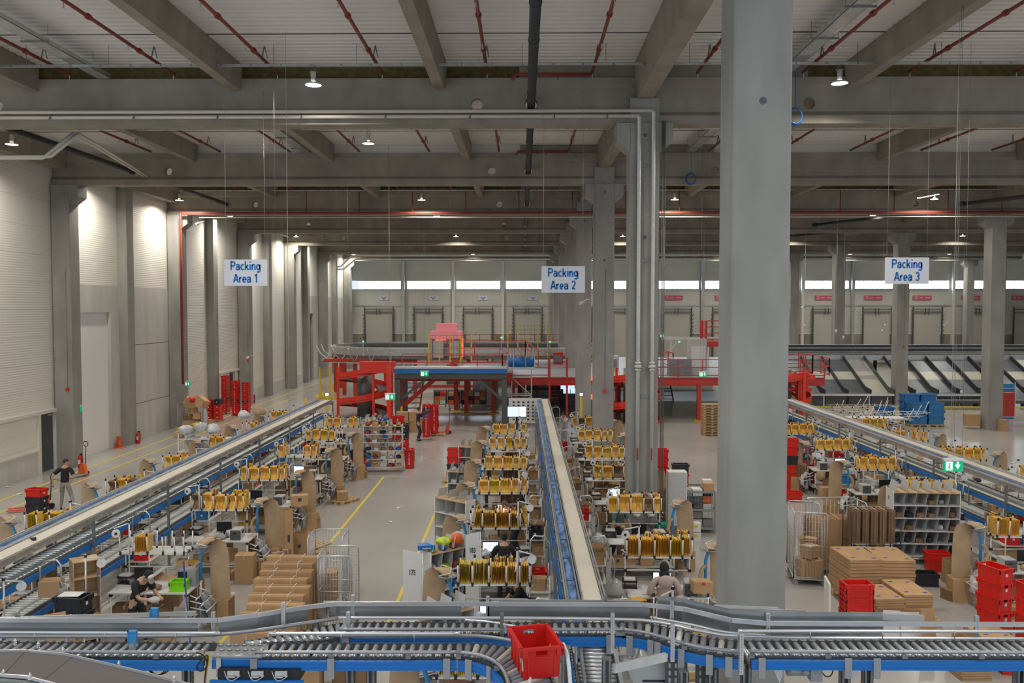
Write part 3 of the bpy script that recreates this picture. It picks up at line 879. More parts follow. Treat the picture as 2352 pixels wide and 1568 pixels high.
def lane(name, label, rear, front, step=.104, mats=None, r=.030, curve=False, blue=True, inner=True, gap_from=0, fr_pipe=True, rr_pipe=True, brk=(), group=None, sm=2):
    """rear/front: matching edge points running left to right; each roller is a part"""
    t = thing(name, label, 'conveyor', (0, 0, 0), 0, group)
    if sm: rear, front = smooth(rear, sm), smooth(front, sm)
    mid = [(a + b) / 2 for a, b in zip([Vector(p) for p in rear], [Vector(p) for p in front])]
    L = sum((b - a).length for a, b in zip(mid, mid[1:]))
    n = int(round(L / step))
    A = resample(rear, sum((Vector(b) - Vector(a)).length for a, b in zip(rear, rear[1:])) / n)
    B = resample(front, sum((Vector(b) - Vector(a)).length for a, b in zip(front, front[1:])) / n)
    m = min(len(A), len(B))
    if not curve:
        me_cache = {}
    for i in range(m - 1 if not curve else m):
        a, b_ = A[i], B[i]
        d = (b_ - a).normalized()
        p, q = a + d * .03, b_ - d * .03
        c = (p + q) / 2
        mm = mats[i % len(mats)] if mats else 'roller'
        h = (q - p).length / 2
        key = (mm, round(h, 3))
        if not curve and key in me_cache:
            o = D.objects.new('roller', me_cache[key]); COL.objects.link(o); o.parent = t
        else:
            bb = MB()
            bb.tube([(0, -h, 0), (0, h, 0)], r if not curve else r * 1.25, 10, r2=(r if not curve else r * .95))
            bb.tube([(0, -h - .03, 0), (0, h + .03, 0)], .008, 6)
            o = bb.build('roller', mm, t)
            if not curve: me_cache[key] = o.data
        o.location = (c.x, c.y, ZR - r)
        o.rotation_euler.z = math.atan2(-(p - q).x, (p - q).y) + PI
    # side frames
    rear = A; front = B
    f = MB()
    strip(f, offset(rear, .0), .012, ZR - .10, ZR - .005)
    strip(f, offset(front, .0), .012, ZR - .10, ZR - .005)
    for e in (rear, front):
        for p, q in zip(e, e[1:]):
            f.bx((p.x + q.x) / 2 - .014, (p.x + q.x) / 2 + .014, p.y - .012, p.y + .012, ZR - .005, ZR + .008)
    for p, q in list(zip(A, B))[::5]:
        f.bar((p.x, p.y, ZR - .13), (q.x, q.y, ZR - .13), .03, .04)
    f.build('side_frame', 'steel_grey', t)
    if blue:
        b = MB()
        for k in range(5):
            strip(b, offset(front, -.062 + (.004 if k % 2 else 0)), .05, ZR - .125 + k * .02, ZR - .105 + k * .02)
        b.build('blue_side_beam', 'blue_beam', t)
        for k in brk:
            i = min(int(k * (len(front) - 1)), len(front) - 2)
            p = offset(front, -.095)[i]; tn = (front[i + 1] - front[i]); an = math.atan2(tn.y, tn.x)
            MB().box((p.x, p.y, ZR - .10), (.075, .02, .22), an).build('bracket', 'grey_plastic', t)
    if fr_pipe:
        MB().tube(offset(front, -.02, .055), .021, 8).build('guide_rail', 'rail_pipe', t)
        for p in offset(front, -.03)[::8]:
            MB().tube([(p.x, p.y, ZR - .02), (p.x, p.y, ZR + .09)], .006, 5).box((p.x, p.y - .03, ZR + .02), (.06, .03, .04)).build('rail_holder', 'galv_dark', t)
    if rr_pipe:
        MB().tube(offset(rear, .10, .07), .021, 8).build('guide_rail', 'rail_silver', t)
        for p in offset(rear, .07)[::8]:
            MB().tube([(p.x, p.y, ZR - .02), (p.x, p.y, ZR + .08)], .006, 5).build('rail_holder', 'galv', t)
    MB().add([tuple(p + Vector((0, 0, -.14))) for p in (A[0], A[-1], B[-1], B[0])], [(0, 1, 2, 3)]) if False else None
    return t, A, B
def P(px, py, z=ZR): return G(px, py, z)
def square(rear, front):
    """give the front edge the same x as the rear edge, so that rollers lie square to the lane"""
    a, b = front; d = b - a
    return [a + d * ((r.x - a.x) / d.x) for r in rear]
# left straight and front lane with its curve towards the camera
_, A1, B1 = lane('roller_conveyor', 'grey roller conveyor with blue side beam, front lane left of the red tote',
     [P(-90, 1473), P(500, 1475)], square([P(-90, 1473), P(500, 1475)], [P(-90, 1506), P(500, 1507)]), brk=(.42, .50, .62), sm=0)
_, A2, B2 = lane('roller_conveyor', 'grey roller conveyor with blue side beam, front lane just before the tote curve',
     [P(612, 1476), P(1055, 1476)], square([P(612, 1476), P(1055, 1476)], [P(600, 1507), P(1055, 1507)]), brk=(.02, .42, .985), sm=0)
tr = thing('transfer_table', 'grey perforated transfer plate between the roller lanes', 'conveyor', (0, 0, 0))
def plate():
    b = MB()
    c0, c1, c2, c3 = P(500, 1475), P(618, 1474), P(612, 1507), P(490, 1507)
    b.add([tuple(c + Vector((0, 0, -.01))) for c in (c3, c2, c1, c0)] + [tuple(c + Vector((0, 0, -.06))) for c in (c3, c2, c1, c0)],
          [(0, 1, 2, 3), (7, 6, 5, 4), (0, 4, 5, 1), (1, 5, 6, 2), (2, 6, 7, 3), (3, 7, 4, 0)])
    return b, (c0, c1, c2, c3)
pb, cs = plate(); pb.build('plate', 'galv_dark', tr)
hb = MB(); bb = MB()
for i in range(6):
    for j in range(3):
        u, v = (i + .5 + (.3 if j % 2 else 0)) / 6.6, (j + .5) / 3
        p = cs[0].lerp(cs[1], u).lerp(cs[3].lerp(cs[2], u), v)
        hb.disc((p.x, p.y, ZR - .008), .030, 'Z', .006, 14)
        bb.tube([(p.x - .02, p.y, ZR - .004), (p.x + .02, p.y, ZR - .004)], .009, 8)
hb.build('opening', 'steel_grey', tr); bb.build('transfer_wheel', 'galv', tr)
strip(MB(), [P(488, 1508), P(600, 1508)], .05, ZR - .125, ZR - .02).build('blue_side_beam', 'blue_beam', tr)
MB().tube([P(488, 1507, ZR + .055), P(602, 1507, ZR + .055)], .021, 8).build('guide_rail', 'rail_pipe', tr)
MB().bx(*(lambda a: (a.x, a.x + .05, a.y - .05, a.y - .03, ZR - .2, ZR + .03))(P(500, 1508))).bx(*(lambda a: (a.x, a.x + .05, a.y - .05, a.y - .03, ZR - .2, ZR + .03))(P(585, 1508))).build('bracket', 'galv', tr)
curve_r = [P(1055, 1476), P(1110, 1477), P(1170, 1484), P(1225, 1505), P(1262, 1545), P(1285, 1600)]
curve_f = [P(1055, 1507), P(1090, 1510), P(1125, 1520), P(1150, 1535), P(1168, 1560), P(1178, 1610)]
_, A3, B3 = lane('roller_conveyor', 'curved roller conveyor turning towards the camera under the red tote', curve_r, curve_f, step=.085,
     mats=['roller_grey', 'roller_grey', 'roller_beige', 'roller_grey'], curve=True, brk=(.12, .42), rr_pipe=False)
# diverging rollers up to the back lane
lane('roller_conveyor', 'short slanting roller conveyor leading from the transfer plate to the back lane',
     [P(560, 1471), P(640, 1458), P(745, 1436), P(792, 1428)], [P(600, 1474), P(700, 1472), P(765, 1466), P(792, 1454)], step=.085, mats=['roller'], curve=True, blue=False, fr_pipe=False, rr_pipe=False, sm=1)
# back lane
back_r = [P(792, 1428), P(1430, 1428)]; back_f = square(back_r, [P(792, 1454), P(1430, 1454)])
lane('roller_conveyor', 'straight grey roller conveyor, back lane behind the red tote', back_r, back_f, brk=(.06, .95), rr_pipe=False, sm=0)
cr = [P(1430, 1428), P(1490, 1430), P(1540, 1440), P(1590, 1455), P(1640, 1466), P(1700, 1470)]
cf = [P(1430, 1454), P(1470, 1458), P(1510, 1468), P(1560, 1484), P(1620, 1498), P(1695, 1505)]
lane('roller_conveyor', 'curved roller conveyor bending down from the back lane to the front lane', cr, cf, step=.10,
     mats=['roller_grey', 'roller_grey', 'roller_grey', 'roller_beige', 'roller_grey', 'roller_grey', 'roller_white', 'roller_white', 'roller_grey'], curve=True, brk=(.08, .3, .42, .6, .82, .95), rr_pipe=False)
lane('roller_conveyor', 'straight grey roller conveyor with blue side beam, right of the big column',
     [P(1700, 1470), P(2450, 1471)], square([P(1700, 1470), P(2450, 1471)], [P(1695, 1505), P(2450, 1508)]), brk=(.03, .28, .37, .9), sm=0)
# rear guide rails and guard of sheet metal
g = thing('conveyor_guard', 'galvanised sheet guard rail behind the roller conveyor', 'guard')
def pg(px, py, Yo):
    return GY(px, py, Yo)
rail = [(-90, 1423, 9.72), (380, 1424, 9.74), (500, 1424, 9.76), (590, 1412, 9.92), (690, 1396, 10.2), (770, 1386, 10.42), (1000, 1386, 10.45), (1300, 1387, 10.45), (1475, 1388, 10.42),
        (1570, 1398, 10.3), (1680, 1424, 9.95), (1760, 1431, 9.88), (2450, 1434, 9.9)]
rp = [pg(*q) for q in rail]
rb = MB()
for a, c in zip(rp, rp[1:]): rb.bar(a, c, .03, .05)
rb.build('top_rail', 'rail_silver', g)
def sheetp(x0, x1, drop, m='sheet', top=.0, dy=.03, name='sheet'):
    """sheet hanging from the top rail between picture columns x0..x1 of the rail's own path"""
    b = MB(); pts = []
    for i in range(len(rail) - 1):
        a, c = rail[i], rail[i + 1]
        for s in range(5):
            px = a[0] + (c[0] - a[0]) * s / 5
            if x0 <= px <= x1: pts.append(rp[i].lerp(rp[i + 1], s / 5))
    vs = []
    for p in pts: vs += [(p.x, p.y + dy, p.z + top), (p.x, p.y + dy, p.z - drop), (p.x, p.y + dy + .004, p.z - drop), (p.x, p.y + dy + .004, p.z + top)]
    n = len(pts); fs = [(0, 1, 2, 3), tuple(4 * (n - 1) + k for k in (3, 2, 1, 0))]
    for i in range(n - 1):
        for k in range(4): fs.append((4 * i + k, 4 * (i + 1) + k, 4 * (i + 1) + (k + 1) % 4, 4 * i + (k + 1) % 4))
    return b.add(vs, fs).build(name, m, g)
sheetp(-90, 452, .17); sheetp(500, 710, .18); sheetp(742, 1110, .17); sheetp(1112, 1500, .18); sheetp(1500, 2120, .20, top=.10, dy=.10)
MB().bar(pg(1480, 1392, 10.6), pg(1705, 1400, 10.5), .02, .03).bar(pg(1640, 1391, 10.75), pg(1787, 1397, 10.7), .03, .03).build('edge_strip', 'rail_silver', g)
MB().bar(pg(1652, 1398, 10.3), pg(1850, 1404, 10.3), .02, .03).bar(pg(1955, 1413, 10.1), pg(2122, 1420, 10.05), .03, .08).build('edge_strip', 'rail_silver', g)
b = MB()
vs = [pg(1640, 1396, 10.3), pg(1950, 1410, 10.15), pg(2118, 1416, 10.07), pg(2118, 1428, 10.05), pg(1700, 1428, 10.1)]
b.add([tuple(p) for p in vs] + [(p.x, p.y + .01, p.z) for p in vs], [(0, 1, 2, 3, 4), (9, 8, 7, 6, 5), (0, 5, 6, 1), (1, 6, 7, 2), (2, 7, 8, 3), (3, 8, 9, 4)]).build('deflector', 'sheet', g)
MB().bar(pg(-90, 1424, 10.15), pg(450, 1408, 10.2), .02, .05).build('edge_strip', 'galv_bright', g)
MB().bar(pg(742, 1383, 10.5), pg(1110, 1386, 10.5), .02, .03).bar(pg(1128, 1378, 10.6), pg(1470, 1380, 10.6), .02, .02).build('edge_strip', 'galv_bright', g)
pipe_pts = [(-90, 1461, 9.66), (430, 1461, 9.68), (560, 1452, 9.78), (700, 1431, 10.0), (775, 1420, 10.28)]
MB().tube(smooth([pg(*q) for q in pipe_pts]), .024, 8).build('guide_rail', 'rail_pipe', g)
pipe2 = [(775, 1418, 10.36), (1440, 1420, 10.36), (1530, 1430, 10.2), (1600, 1448, 9.98), (1700, 1465, 9.86), (2450, 1467, 9.88)]
MB().tube(smooth([pg(*q) for q in pipe2]), .022, 8).build('guide_rail', 'rail_silver', g)
pipe3 = [(1500, 1418, 10.34), (1600, 1436, 10.1), (1660, 1452, 9.93), (1760, 1458, 9.90)]
MB().tube(smooth([pg(*q) for q in pipe3]), .016, 8).build('guide_rail', 'rail_silver', g)
pipe4 = [(733, 1460, 9.8), (1050, 1458, 9.82), (1130, 1461, 9.8), (1215, 1480, 9.55)]
MB().tube(smooth([pg(*q) for q in pipe4]), .022, 8).build('guide_rail', 'rail_pipe', g)
pipe5 = [(1068, 1423, 10.05), (1130, 1427, 9.98), (1215, 1445, 9.7)]
MB().tube(smooth([pg(*q) for q in pipe5]), .014, 8).build('guide_rail', 'rail_silver', g)
# upright guard posts
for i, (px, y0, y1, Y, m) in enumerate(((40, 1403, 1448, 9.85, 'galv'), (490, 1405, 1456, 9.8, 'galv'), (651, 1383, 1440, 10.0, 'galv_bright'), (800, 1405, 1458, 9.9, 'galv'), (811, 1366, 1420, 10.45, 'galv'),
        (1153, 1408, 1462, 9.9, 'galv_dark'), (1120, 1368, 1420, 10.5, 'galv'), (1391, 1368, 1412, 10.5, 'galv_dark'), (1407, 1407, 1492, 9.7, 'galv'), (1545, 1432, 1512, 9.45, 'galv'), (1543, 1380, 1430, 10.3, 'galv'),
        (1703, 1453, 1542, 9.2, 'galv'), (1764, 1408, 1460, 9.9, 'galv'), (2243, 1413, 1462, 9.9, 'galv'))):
    a = pg(px, y0, Y); c = pg(px, y1, Y)
    t = thing('guard_post', 'slotted galvanised guard post, %s from the left on the front conveyor' % nth(i), 'post', (a.x, a.y, 0), 0, 'upright posts of the conveyor guard')
    MB().bx(-.022, .022, -.02, .02, c.z - .03, a.z).build('post', m, t)
    s = MB(); z = c.z
    while z < a.z - .02: s.bx(-.003, .003, -.0215, -.0205, z, z + .012); z += .03
    s.build('slot', 'steel_grey', t)
# blue sensors
for i, (px, y0, y1, Y) in enumerate(((304, 1448, 1476, 9.35), (354, 1396, 1420, 9.9))):
    a = pg(px, y0, Y); c = pg(px, y1, Y)
    t = thing('sensor', 'blue light barrier sensor on the %s edge of the left conveyor' % ('near' if i == 0 else 'far'), 'sensor', (a.x, a.y, c.z))
    hh = a.z - c.z
    MB().bx(-.045, .045, -.012, .03, 0, hh).bx(-.05, .05, -.02, -.012, hh * .9, hh).bx(-.05, -.035, -.02, .0, .0, hh).build('housing', 'tube_blue', t)
    MB().bx(-.04, .02, -.01, .03, -.1, 0).disc((.03, -.02, .03), .008, 'Y', .01, 8).build('bracket', 'galv', t)
    MB().tube(smooth([(0, 0, -.08), (.01, -.02, -.16), (.06, -.03, -.22), (.07, -.03, -.36)]), .006, 5).build('cable', 'yellow_cable', t)
    MB().tube(smooth([(.02, 0, -.08), (.05, -.02, -.18), (.06, -.03, -.25)]), .005, 5).build('cable', 'exit_green', t)
# supports under the conveyors
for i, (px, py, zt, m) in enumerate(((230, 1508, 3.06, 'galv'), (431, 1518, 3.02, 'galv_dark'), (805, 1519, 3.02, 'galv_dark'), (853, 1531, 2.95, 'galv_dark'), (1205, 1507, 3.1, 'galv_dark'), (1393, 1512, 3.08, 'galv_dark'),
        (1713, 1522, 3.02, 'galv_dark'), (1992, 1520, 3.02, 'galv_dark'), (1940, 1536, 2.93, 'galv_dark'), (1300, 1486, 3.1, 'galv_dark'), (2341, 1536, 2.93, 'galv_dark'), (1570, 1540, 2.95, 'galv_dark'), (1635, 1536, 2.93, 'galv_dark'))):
    p = G(px, py, zt)
    t = thing('conveyor_support', 'slotted steel leg under the front conveyor, %s of its row' % nth(i), 'conveyor leg', (p.x, p.y, 0), 0, 'legs of the front conveyor')
    MB().bx(-.05, -.044, -.05, .05, 0, zt).bx(.044, .05, -.05, .05, 0, zt).bx(-.05, .05, .044, .05, 0, zt).bx(-.05, .05, -.05, .05, zt, zt + .006).bx(-.05, -.02, -.05, -.046, 0, zt).bx(.02, .05, -.05, -.046, 0, zt).build('post', m, t)
    s = MB(); z = zt - .9
    while z < zt - .03:
        s.bx(.0505, .0515, -.012, .012, z, z + .02).bx(-.041, -.029, -.0475, -.0462, z, z + .018).bx(.029, .041, -.0475, -.0462, z, z + .018); z += .05
    s.build('slot', 'black', t)
    MB().bx(-.09, .09, -.09, .09, 0, .01).build('foot', m, t)
# dark belt conveyor at the lower left
zb = 3.22
t = thing('belt_conveyor', 'dark grey curved belt conveyor crossing the lower left corner', 'conveyor')
up = [P(-120, 1500, zb), P(45, 1497, zb), P(150, 1506, zb), P(300, 1541, zb), P(470, 1585, zb), P(560, 1612, zb)]
lo = [P(-120, 1548, zb), P(0, 1551, zb), P(62, 1556, zb), P(120, 1571, zb), P(230, 1610, zb), P(330, 1650, zb)]
vs = []
for a, c in zip(up, lo): vs += [tuple(a), tuple(c), (a.x, a.y, zb - .12), (c.x, c.y, zb - .12)]
fs = []
for i in range(5):
    o = 4 * i
    fs += [(o, o + 1, o + 5, o + 4), (o, o + 4, o + 6, o + 2), (o + 1, o + 3, o + 7, o + 5)]
MB().add(vs, fs).build('belt', 'belt_dark', t)
sm = MB()
for i in (1, 2): sm.bar(up[i].lerp(up[i + 1], .1) + Vector((0, 0, .001)), lo[i].lerp(lo[i + 1], .1 + .5 * (i - 1)) + Vector((0, 0, .001)), .006, .004)
sm.build('seam', 'belt_seam', t)
e = MB()
for a, c in zip(up, up[1:]): e.bar(a + Vector((0, .012, .012)), c + Vector((0, .012, .012)), .014, .03)
for a, c in zip(lo, lo[1:]): e.bar(a + Vector((0, -.012, .012)), c + Vector((0, -.012, .012)), .022, .03)
e.build('edge_strip', 'rail_silver', t)
e = MB()
for a, c in zip(up[1:], up[2:]):
    e.bar(a + Vector((0, .05, -.02)), c + Vector((0, .05, -.02)), .05, .03)
for a, c in zip(lo, lo[1:]): e.bar(a + Vector((0, -.06, -.05)), c + Vector((0, -.06, -.05)), .06, .08)
e.build('side_frame', 'galv_dark', t)
for p in (P(88, 1487, zb), P(145, 1500, zb), P(273, 1532, zb), P(400, 1566, zb), P(8, 1552, zb), P(69, 1560, zb), P(35, 1480, zb)):
    e = MB().tube([p + Vector((0, 0, -.02)), p + Vector((0, 0, .07))], .008, 6)
    for q in (.0, .02, .045): e.disc(p + Vector((0, 0, q)), .018, 'Z', .008, 8)
    e.build('bolt', 'galv_bright', t)
# motors and wiring below the conveyors
t = thing('control_module', 'row of black control modules on a blue bar under the transfer plate', 'control module', GY(588, 1556, 9.1))
MB().bx(-.42, .48, 0, .25, -.03, .09).build('housing', 'black', t)
MB().bx(-.5, .52, -.03, 0, -.06, -.02).build('bar', 'blue_beam', t)
m = MB()
for x in (-.24, .02, .28):
    m.box((x, -.01, .05), (.13, .04, .05)).tube([(x - .06, -.03, .02), (x + .02, -.03, .02)], .012, 6).tube([(x - .06, -.03, .045), (x + .02, -.03, .045)], .012, 6)
m.build('connector', 'grey_light', t)
m = MB()
for x in (-.24, .02, .28): m.tube(smooth([(x - .1, -.02, .08), (x - .06, -.05, .0), (x, -.04, -.02), (x + .08, -.04, .04)]), .005, 5)
m.build('cable', 'clear_bag', t)
for i, (px, Y) in enumerate(((462, 9.15), (466, 9.12))):
    p = GY(px, 1530, Y)
    b = MB()
    b.tube(smooth([(-.04, 0, .16), (.05, -.01, .13), (.09, 0, .02), (.02, -.01, -.06), (-.06, 0, -.02), (.03, 0, .09), (.10, 0, .15), (.05, 0, -.1), (.04, 0, -.25)]), .008, 6)
    tag(b.build('cable_loop', 'yellow_cable' if i == 0 else 'black', None, (p.x - .03 * i, p.y, p.z)), '%s cable loop hanging under the conveyor beside the control modules' % ('yellow' if i == 0 else 'black'), 'cable')
p = GY(360, 1540, 9.2)
b = MB()
for q in range(3): b.tube(smooth([(-.12 + q * .05, 0, .14), (-.1, .02 * q, 0), (.0, 0, -.06), (.1 + q * .03, 0, 0), (.12, 0, .14)]), .006, 5)
tag(b.build('cable_loop', 'black', None, p), 'thin black cables sagging below the left conveyor', 'cable')
p = GY(1850, 1548, 9.4)
t = thing('drive_motor', 'grey blue electric drive motor under the right conveyor', 'motor', p)
MB().tube([(-.21, 0, .04), (-.05, 0, .04)], .055, 14).tube([(-.05, 0, .03), (.08, 0, .03)], .045, 12).build('gearbox', 'dish_grey', t)
MB().bx(.04, .17, -.06, .06, -.06, .08).build('motor_housing', 'dish_grey', t)
MB().tube(smooth([(.17, -.03, .04), (.22, -.03, -.02), (.28, -.03, .0), (.30, -.03, .08)]), .007, 5).build('cable', 'black', t)
for i, (px, py) in enumerate(((1785, 1553), (1959, 1556), (1125, 1545))):
    p = GY(px, py, 9.25)
    b = MB().add([(-.05, 0, .1), (.06, 0, .1), (.06, 0, .02), (.03, 0, -.08)], [(0, 1, 2, 3)]).box((0.005, .01, .09), (.12, .03, .02))
    b.add([(-.05, .006, .1), (.06, .006, .1), (.06, .006, .02), (.03, .006, -.08)], [(3, 2, 1, 0)])
    tag(b.build('gusset_plate', 'galv', None, p), 'small triangular galvanised gusset plate, %s under the conveyor beams' % nth(i), 'bracket')
# slanted galvanised channel and the inclined roller chute below
a, c = GY(1410, 1535, 8.75), GY(1530, 1508, 9.15)
t = thing('steel_channel', 'bright galvanised channel bar slanting below the conveyor bend', 'steel channel', a)
MB().bar((0, 0, 0), c - a, .05, .085).build('channel', 'galv_bright', t)
d = (c - a); MB().bar(d * .02 + Vector((0, -.026, .05)), d * .98 + Vector((0, -.026, .05)), .008, .012).build('lip', 'rail_silver', t)
t = thing('roller_chute', 'steep roller chute descending between posts under the conveyor', 'conveyor', (0, 0, 0))
l0, l1, r0, r1 = P(1337, 1482, 3.0), P(1352, 1600, 2.55), P(1400, 1482, 3.0), P(1425, 1600, 2.55)
for i in range(14):
    u = i / 13
    MB().tube([l0.lerp(l1, u), r0.lerp(r1, u)], .024, 8).build('roller', 'galv_bright' if i < 12 else 'grey_light', t)
MB().bar(l0 + Vector((-.03, 0, .03)), l1 + Vector((-.03, 0, .03)), .03, .08).bar(r0 + Vector((.03, 0, .03)), r1 + Vector((.03, 0, .03)), .05, .09).build('side_frame', 'galv_dark', t)
for i, (px0, px1) in enumerate(((1528, 1578), (1598, 1650))):
    a, c = GY(px0, 1515, 9.6), GY(px1, 1640, 9.6)
    t = thing('perforated_plate', 'dark perforated steel side plate, %s under the conveyor bend' % nth(i), 'steel plate', (a.x, 9.6, c.z))
    w, h = c.x - a.x, a.z - c.z
    MB().bx(0, w, 0, .02, 0, h).build('plate', 'steel_grey', t)
    s = MB()
    for q in range(3):
        z = .03
        while z < h - .05:
            s.bx(w * (.2 + .28 * q) - .012, w * (.2 + .28 * q) + .012, -.002, .0, z, z + .05); z += .085
    s.build('slot', 'grey_light', t)
t = thing('machine_cover', 'white machine side cover under the conveyor bend', 'panel', GY(1495, 1520, 9.8))
MB().add([(-.32, 0, .03), (.18, 0, .03), (.3, 0, -.5), (-.1, 0, -.5), (-.32, .03, .03), (.18, .03, .03), (.3, .03, -.5), (-.1, .03, -.5)], [(0, 1, 2, 3), (7, 6, 5, 4), (0, 4, 5, 1), (1, 5, 6, 2), (2, 6, 7, 3), (3, 7, 4, 0)]).build('panel', 'grey_light', t)
MB().bar((-.1, -.01, -.22), (.2, -.01, -.22), .006, .02).build('edge', 'screen_off', t)
# pale bent guide tubes beside the tote
for i, q in enumerate(([(1213, 1500, 8.95), (1217, 1530, 8.8), (1216, 1600, 8.5)], [(1293, 1478, 8.9), (1305, 1505, 8.75), (1312, 1600, 8.5)])):
    b = MB().tube(smooth([pg(*k) for k in q]), .022, 8)
    tag(b.build('guide_tube', 'paper'), 'pale bent guide tube on the %s side of the red tote' % ('left', 'right')[i], 'guide rail')
# ================================================================ SMALL THINGS THAT REPEAT
def tote_mesh(L=.60, W=.40, H=.32, t=.012, taper=.03, rim=.022, part='body', m='red_crate', hole=True, sticker=True):
    """plastic tote, long side along Y, open top, tapered, ribbed rim and grip holes in the short ends"""
    def fn(root):
        b = MB()
        def ring(x, y, z): return [(-x, -y, z), (x, -y, z), (x, y, z), (-x, y, z)]
        xb, yb, xt, yt = W / 2 - taper, L / 2 - taper, W / 2 - rim, L / 2 - rim
        o = ring(xb, yb, 0) + ring(xt, yt, H)
        # long sides and bottom
        b.add(o, [(3, 2, 1, 0), (1, 2, 6, 5), (3, 0, 4, 7)])
        i_ = ring(xb - t, yb - t, t) + ring(xt - t, yt - t, H)
        b.add(i_, [(0, 1, 2, 3), (1, 5, 6, 2), (3, 7, 4, 0)])
        # short ends with a grip hole
        for s in (-1, 1):
            def pt(x, z, off):
                f = z / H
                return (x * (xb + (xt - xb) * f - off), s * (yb + (yt - yb) * f - off), z)
            zs = [0, H * .74, H * .88, H]; xs = [-1, -.30, .30, 1]
            for off in (0, t):
                vs = [pt(x, z, off) for z in zs for x in xs]
                fs = []
                for r in range(3):
                    for c in range(3):
                        if hole and r == 1 and c == 1: continue
                        q = (r * 4 + c, r * 4 + c + 1, r * 4 + c + 5, r * 4 + c + 4)
                        fs.append(q if (s < 0) == (off == 0) else q[::-1])
                b.add(vs, fs)
        # rim
        for s in (-1, 1):
            b.bx(-W / 2, W / 2, s * L / 2, s * (L / 2 - rim - t), H - .022, H).bx(s * W / 2, s * (W / 2 - rim - t), -L / 2 + rim, L / 2 - rim, H - .022, H)
            b.bx(-W / 2 + .004, -W * .33, s * (L / 2 - .004), s * (L / 2 - rim - .006), H - .095, H - .02).bx(W * .33, W / 2 - .004, s * (L / 2 - .004), s * (L / 2 - rim - .006), H - .095, H - .02)
            b.bx(s * (W / 2 - .004), s * (W / 2 - rim - .006), -L / 2 + .004, -L * .36, H - .095, H - .02).bx(s * (W / 2 - .004), s * (W / 2 - rim - .006), L * .36, L / 2 - .004, H - .095, H - .02)
            b.bx(-W * .33, W * .33, s * (L / 2 - .012), s * (L / 2 - rim - .004), H * .90, H * .93)
            for q in (-.30, .30):
                b.box((q * W, s * (L / 2 - rim - .008), H * .36), (.018, .014, H * .7))
            for q in (-.36, -.12, .12, .36):
                b.box((s * (W / 2 - rim - .008), q * L, H * .38), (.014, .016, H * .72))
        b.build('body', m, root)
        if not sticker: return
        c = MB().bx(-.02, .02, -L / 2 - .0005 + .002, -L / 2 + .004, H - .075 + .045, H - .030)
        c = MB()
        c.bx(-.03, .03, -L / 2 + rim - .006, -L / 2 + rim - .001, H - .17, H - .11)
        c.build('sticker', 'paper', root)
    return fn
def mk(fn):
    def f():
        r = D.objects.new('x', None); COL.objects.link(r); r.empty_display_size = .1
        fn(r); return r
    return f
RED = Proto(mk(tote_mesh(m='red_crate'))); BLACK = Proto(mk(tote_mesh(m='black_crate'))); BLUE = Proto(mk(tote_mesh(m='blue_crate', H=.30)))
REDN = RED
CR = {'red': RED, 'black': BLACK, 'blue': BLUE}
def crate_stack(x, y, cols, pitch, rz, where, z0=0.0, group=None, jit=.01):
    """a stack of totes from the floor up; pitch .32 stacked, .08 nested"""
    z = z0; n = len(cols)
    rnd = random.Random(int(x * 97 + y * 13))
    for i, c in enumerate(cols):
        top = n - 1 - i
        pos = 'top' if top == 0 else ('bottom' if i == 0 else nth(top) + ' from top')
        if n == 1: lab = '%s plastic crate %s' % (c, where)
        else: lab = '%s plastic crate, %s of the stack %s' % (c, pos, where)
        CR[c].place((x + rnd.uniform(-jit, jit), y + rnd.uniform(-jit, jit), z), rz + rnd.uniform(-.02, .02), lab, 'crate', group or ('crates ' + where), 'plastic_crate')
        z += pitch if not isinstance(pitch, (list, tuple)) else pitch[i]
    return z
def carton_fn(w, d, h, m='kraft', open_=False, tape=True, mark=False, flaps=.12):
    def fn(root):
        b = MB()
        if open_:
            t = .006
            b.bx(-w / 2, w / 2, -d / 2, -d / 2 + t, 0, h).bx(-w / 2, w / 2, d / 2 - t, d / 2, 0, h).bx(-w / 2, -w / 2 + t, -d / 2, d / 2, 0, h).bx(w / 2 - t, w / 2, -d / 2, d / 2, 0, h).bx(-w / 2, w / 2, -d / 2, d / 2, 0, t)
            b.build('body', m, root)
            f = MB()
            if flaps:
                f.bar((0, -d / 2, h), (0, -d / 2 - flaps * .7, h + flaps * .5), w * .98, .005)
                f.bar((0, d / 2, h), (0, d / 2 + flaps * .4, h + flaps * .9), w * .98, .005)
                f.add([(-w / 2, -d / 2, h), (-w / 2, d / 2, h), (-w / 2 - flaps * .7, d / 2, h + flaps * .6), (-w / 2 - flaps * .7, -d / 2, h + flaps * .6)], [(0, 1, 2, 3)])
                f.add([(w / 2, -d / 2, h), (w / 2, d / 2, h), (w / 2 + flaps * .8, d / 2, h + flaps * .4), (w / 2 + flaps * .8, -d / 2, h + flaps * .4)], [(0, 1, 2, 3)])
                f.build('flap', m, root)
        else:
            b.bx(-w / 2, w / 2, -d / 2, d / 2, 0, h).build('body', m, root)
            if tape:
                MB().bx(-.025, .025, -d / 2 - .001, d / 2 + .001, h - .06, h + .001).build('tape', 'tape', root)
        if mark:
            MB().bx(-.045, .045, -d / 2 - .002, -d / 2 - .001, h * .45, h * .45 + .09).build('mark', 'print_dark', root)
    return fn
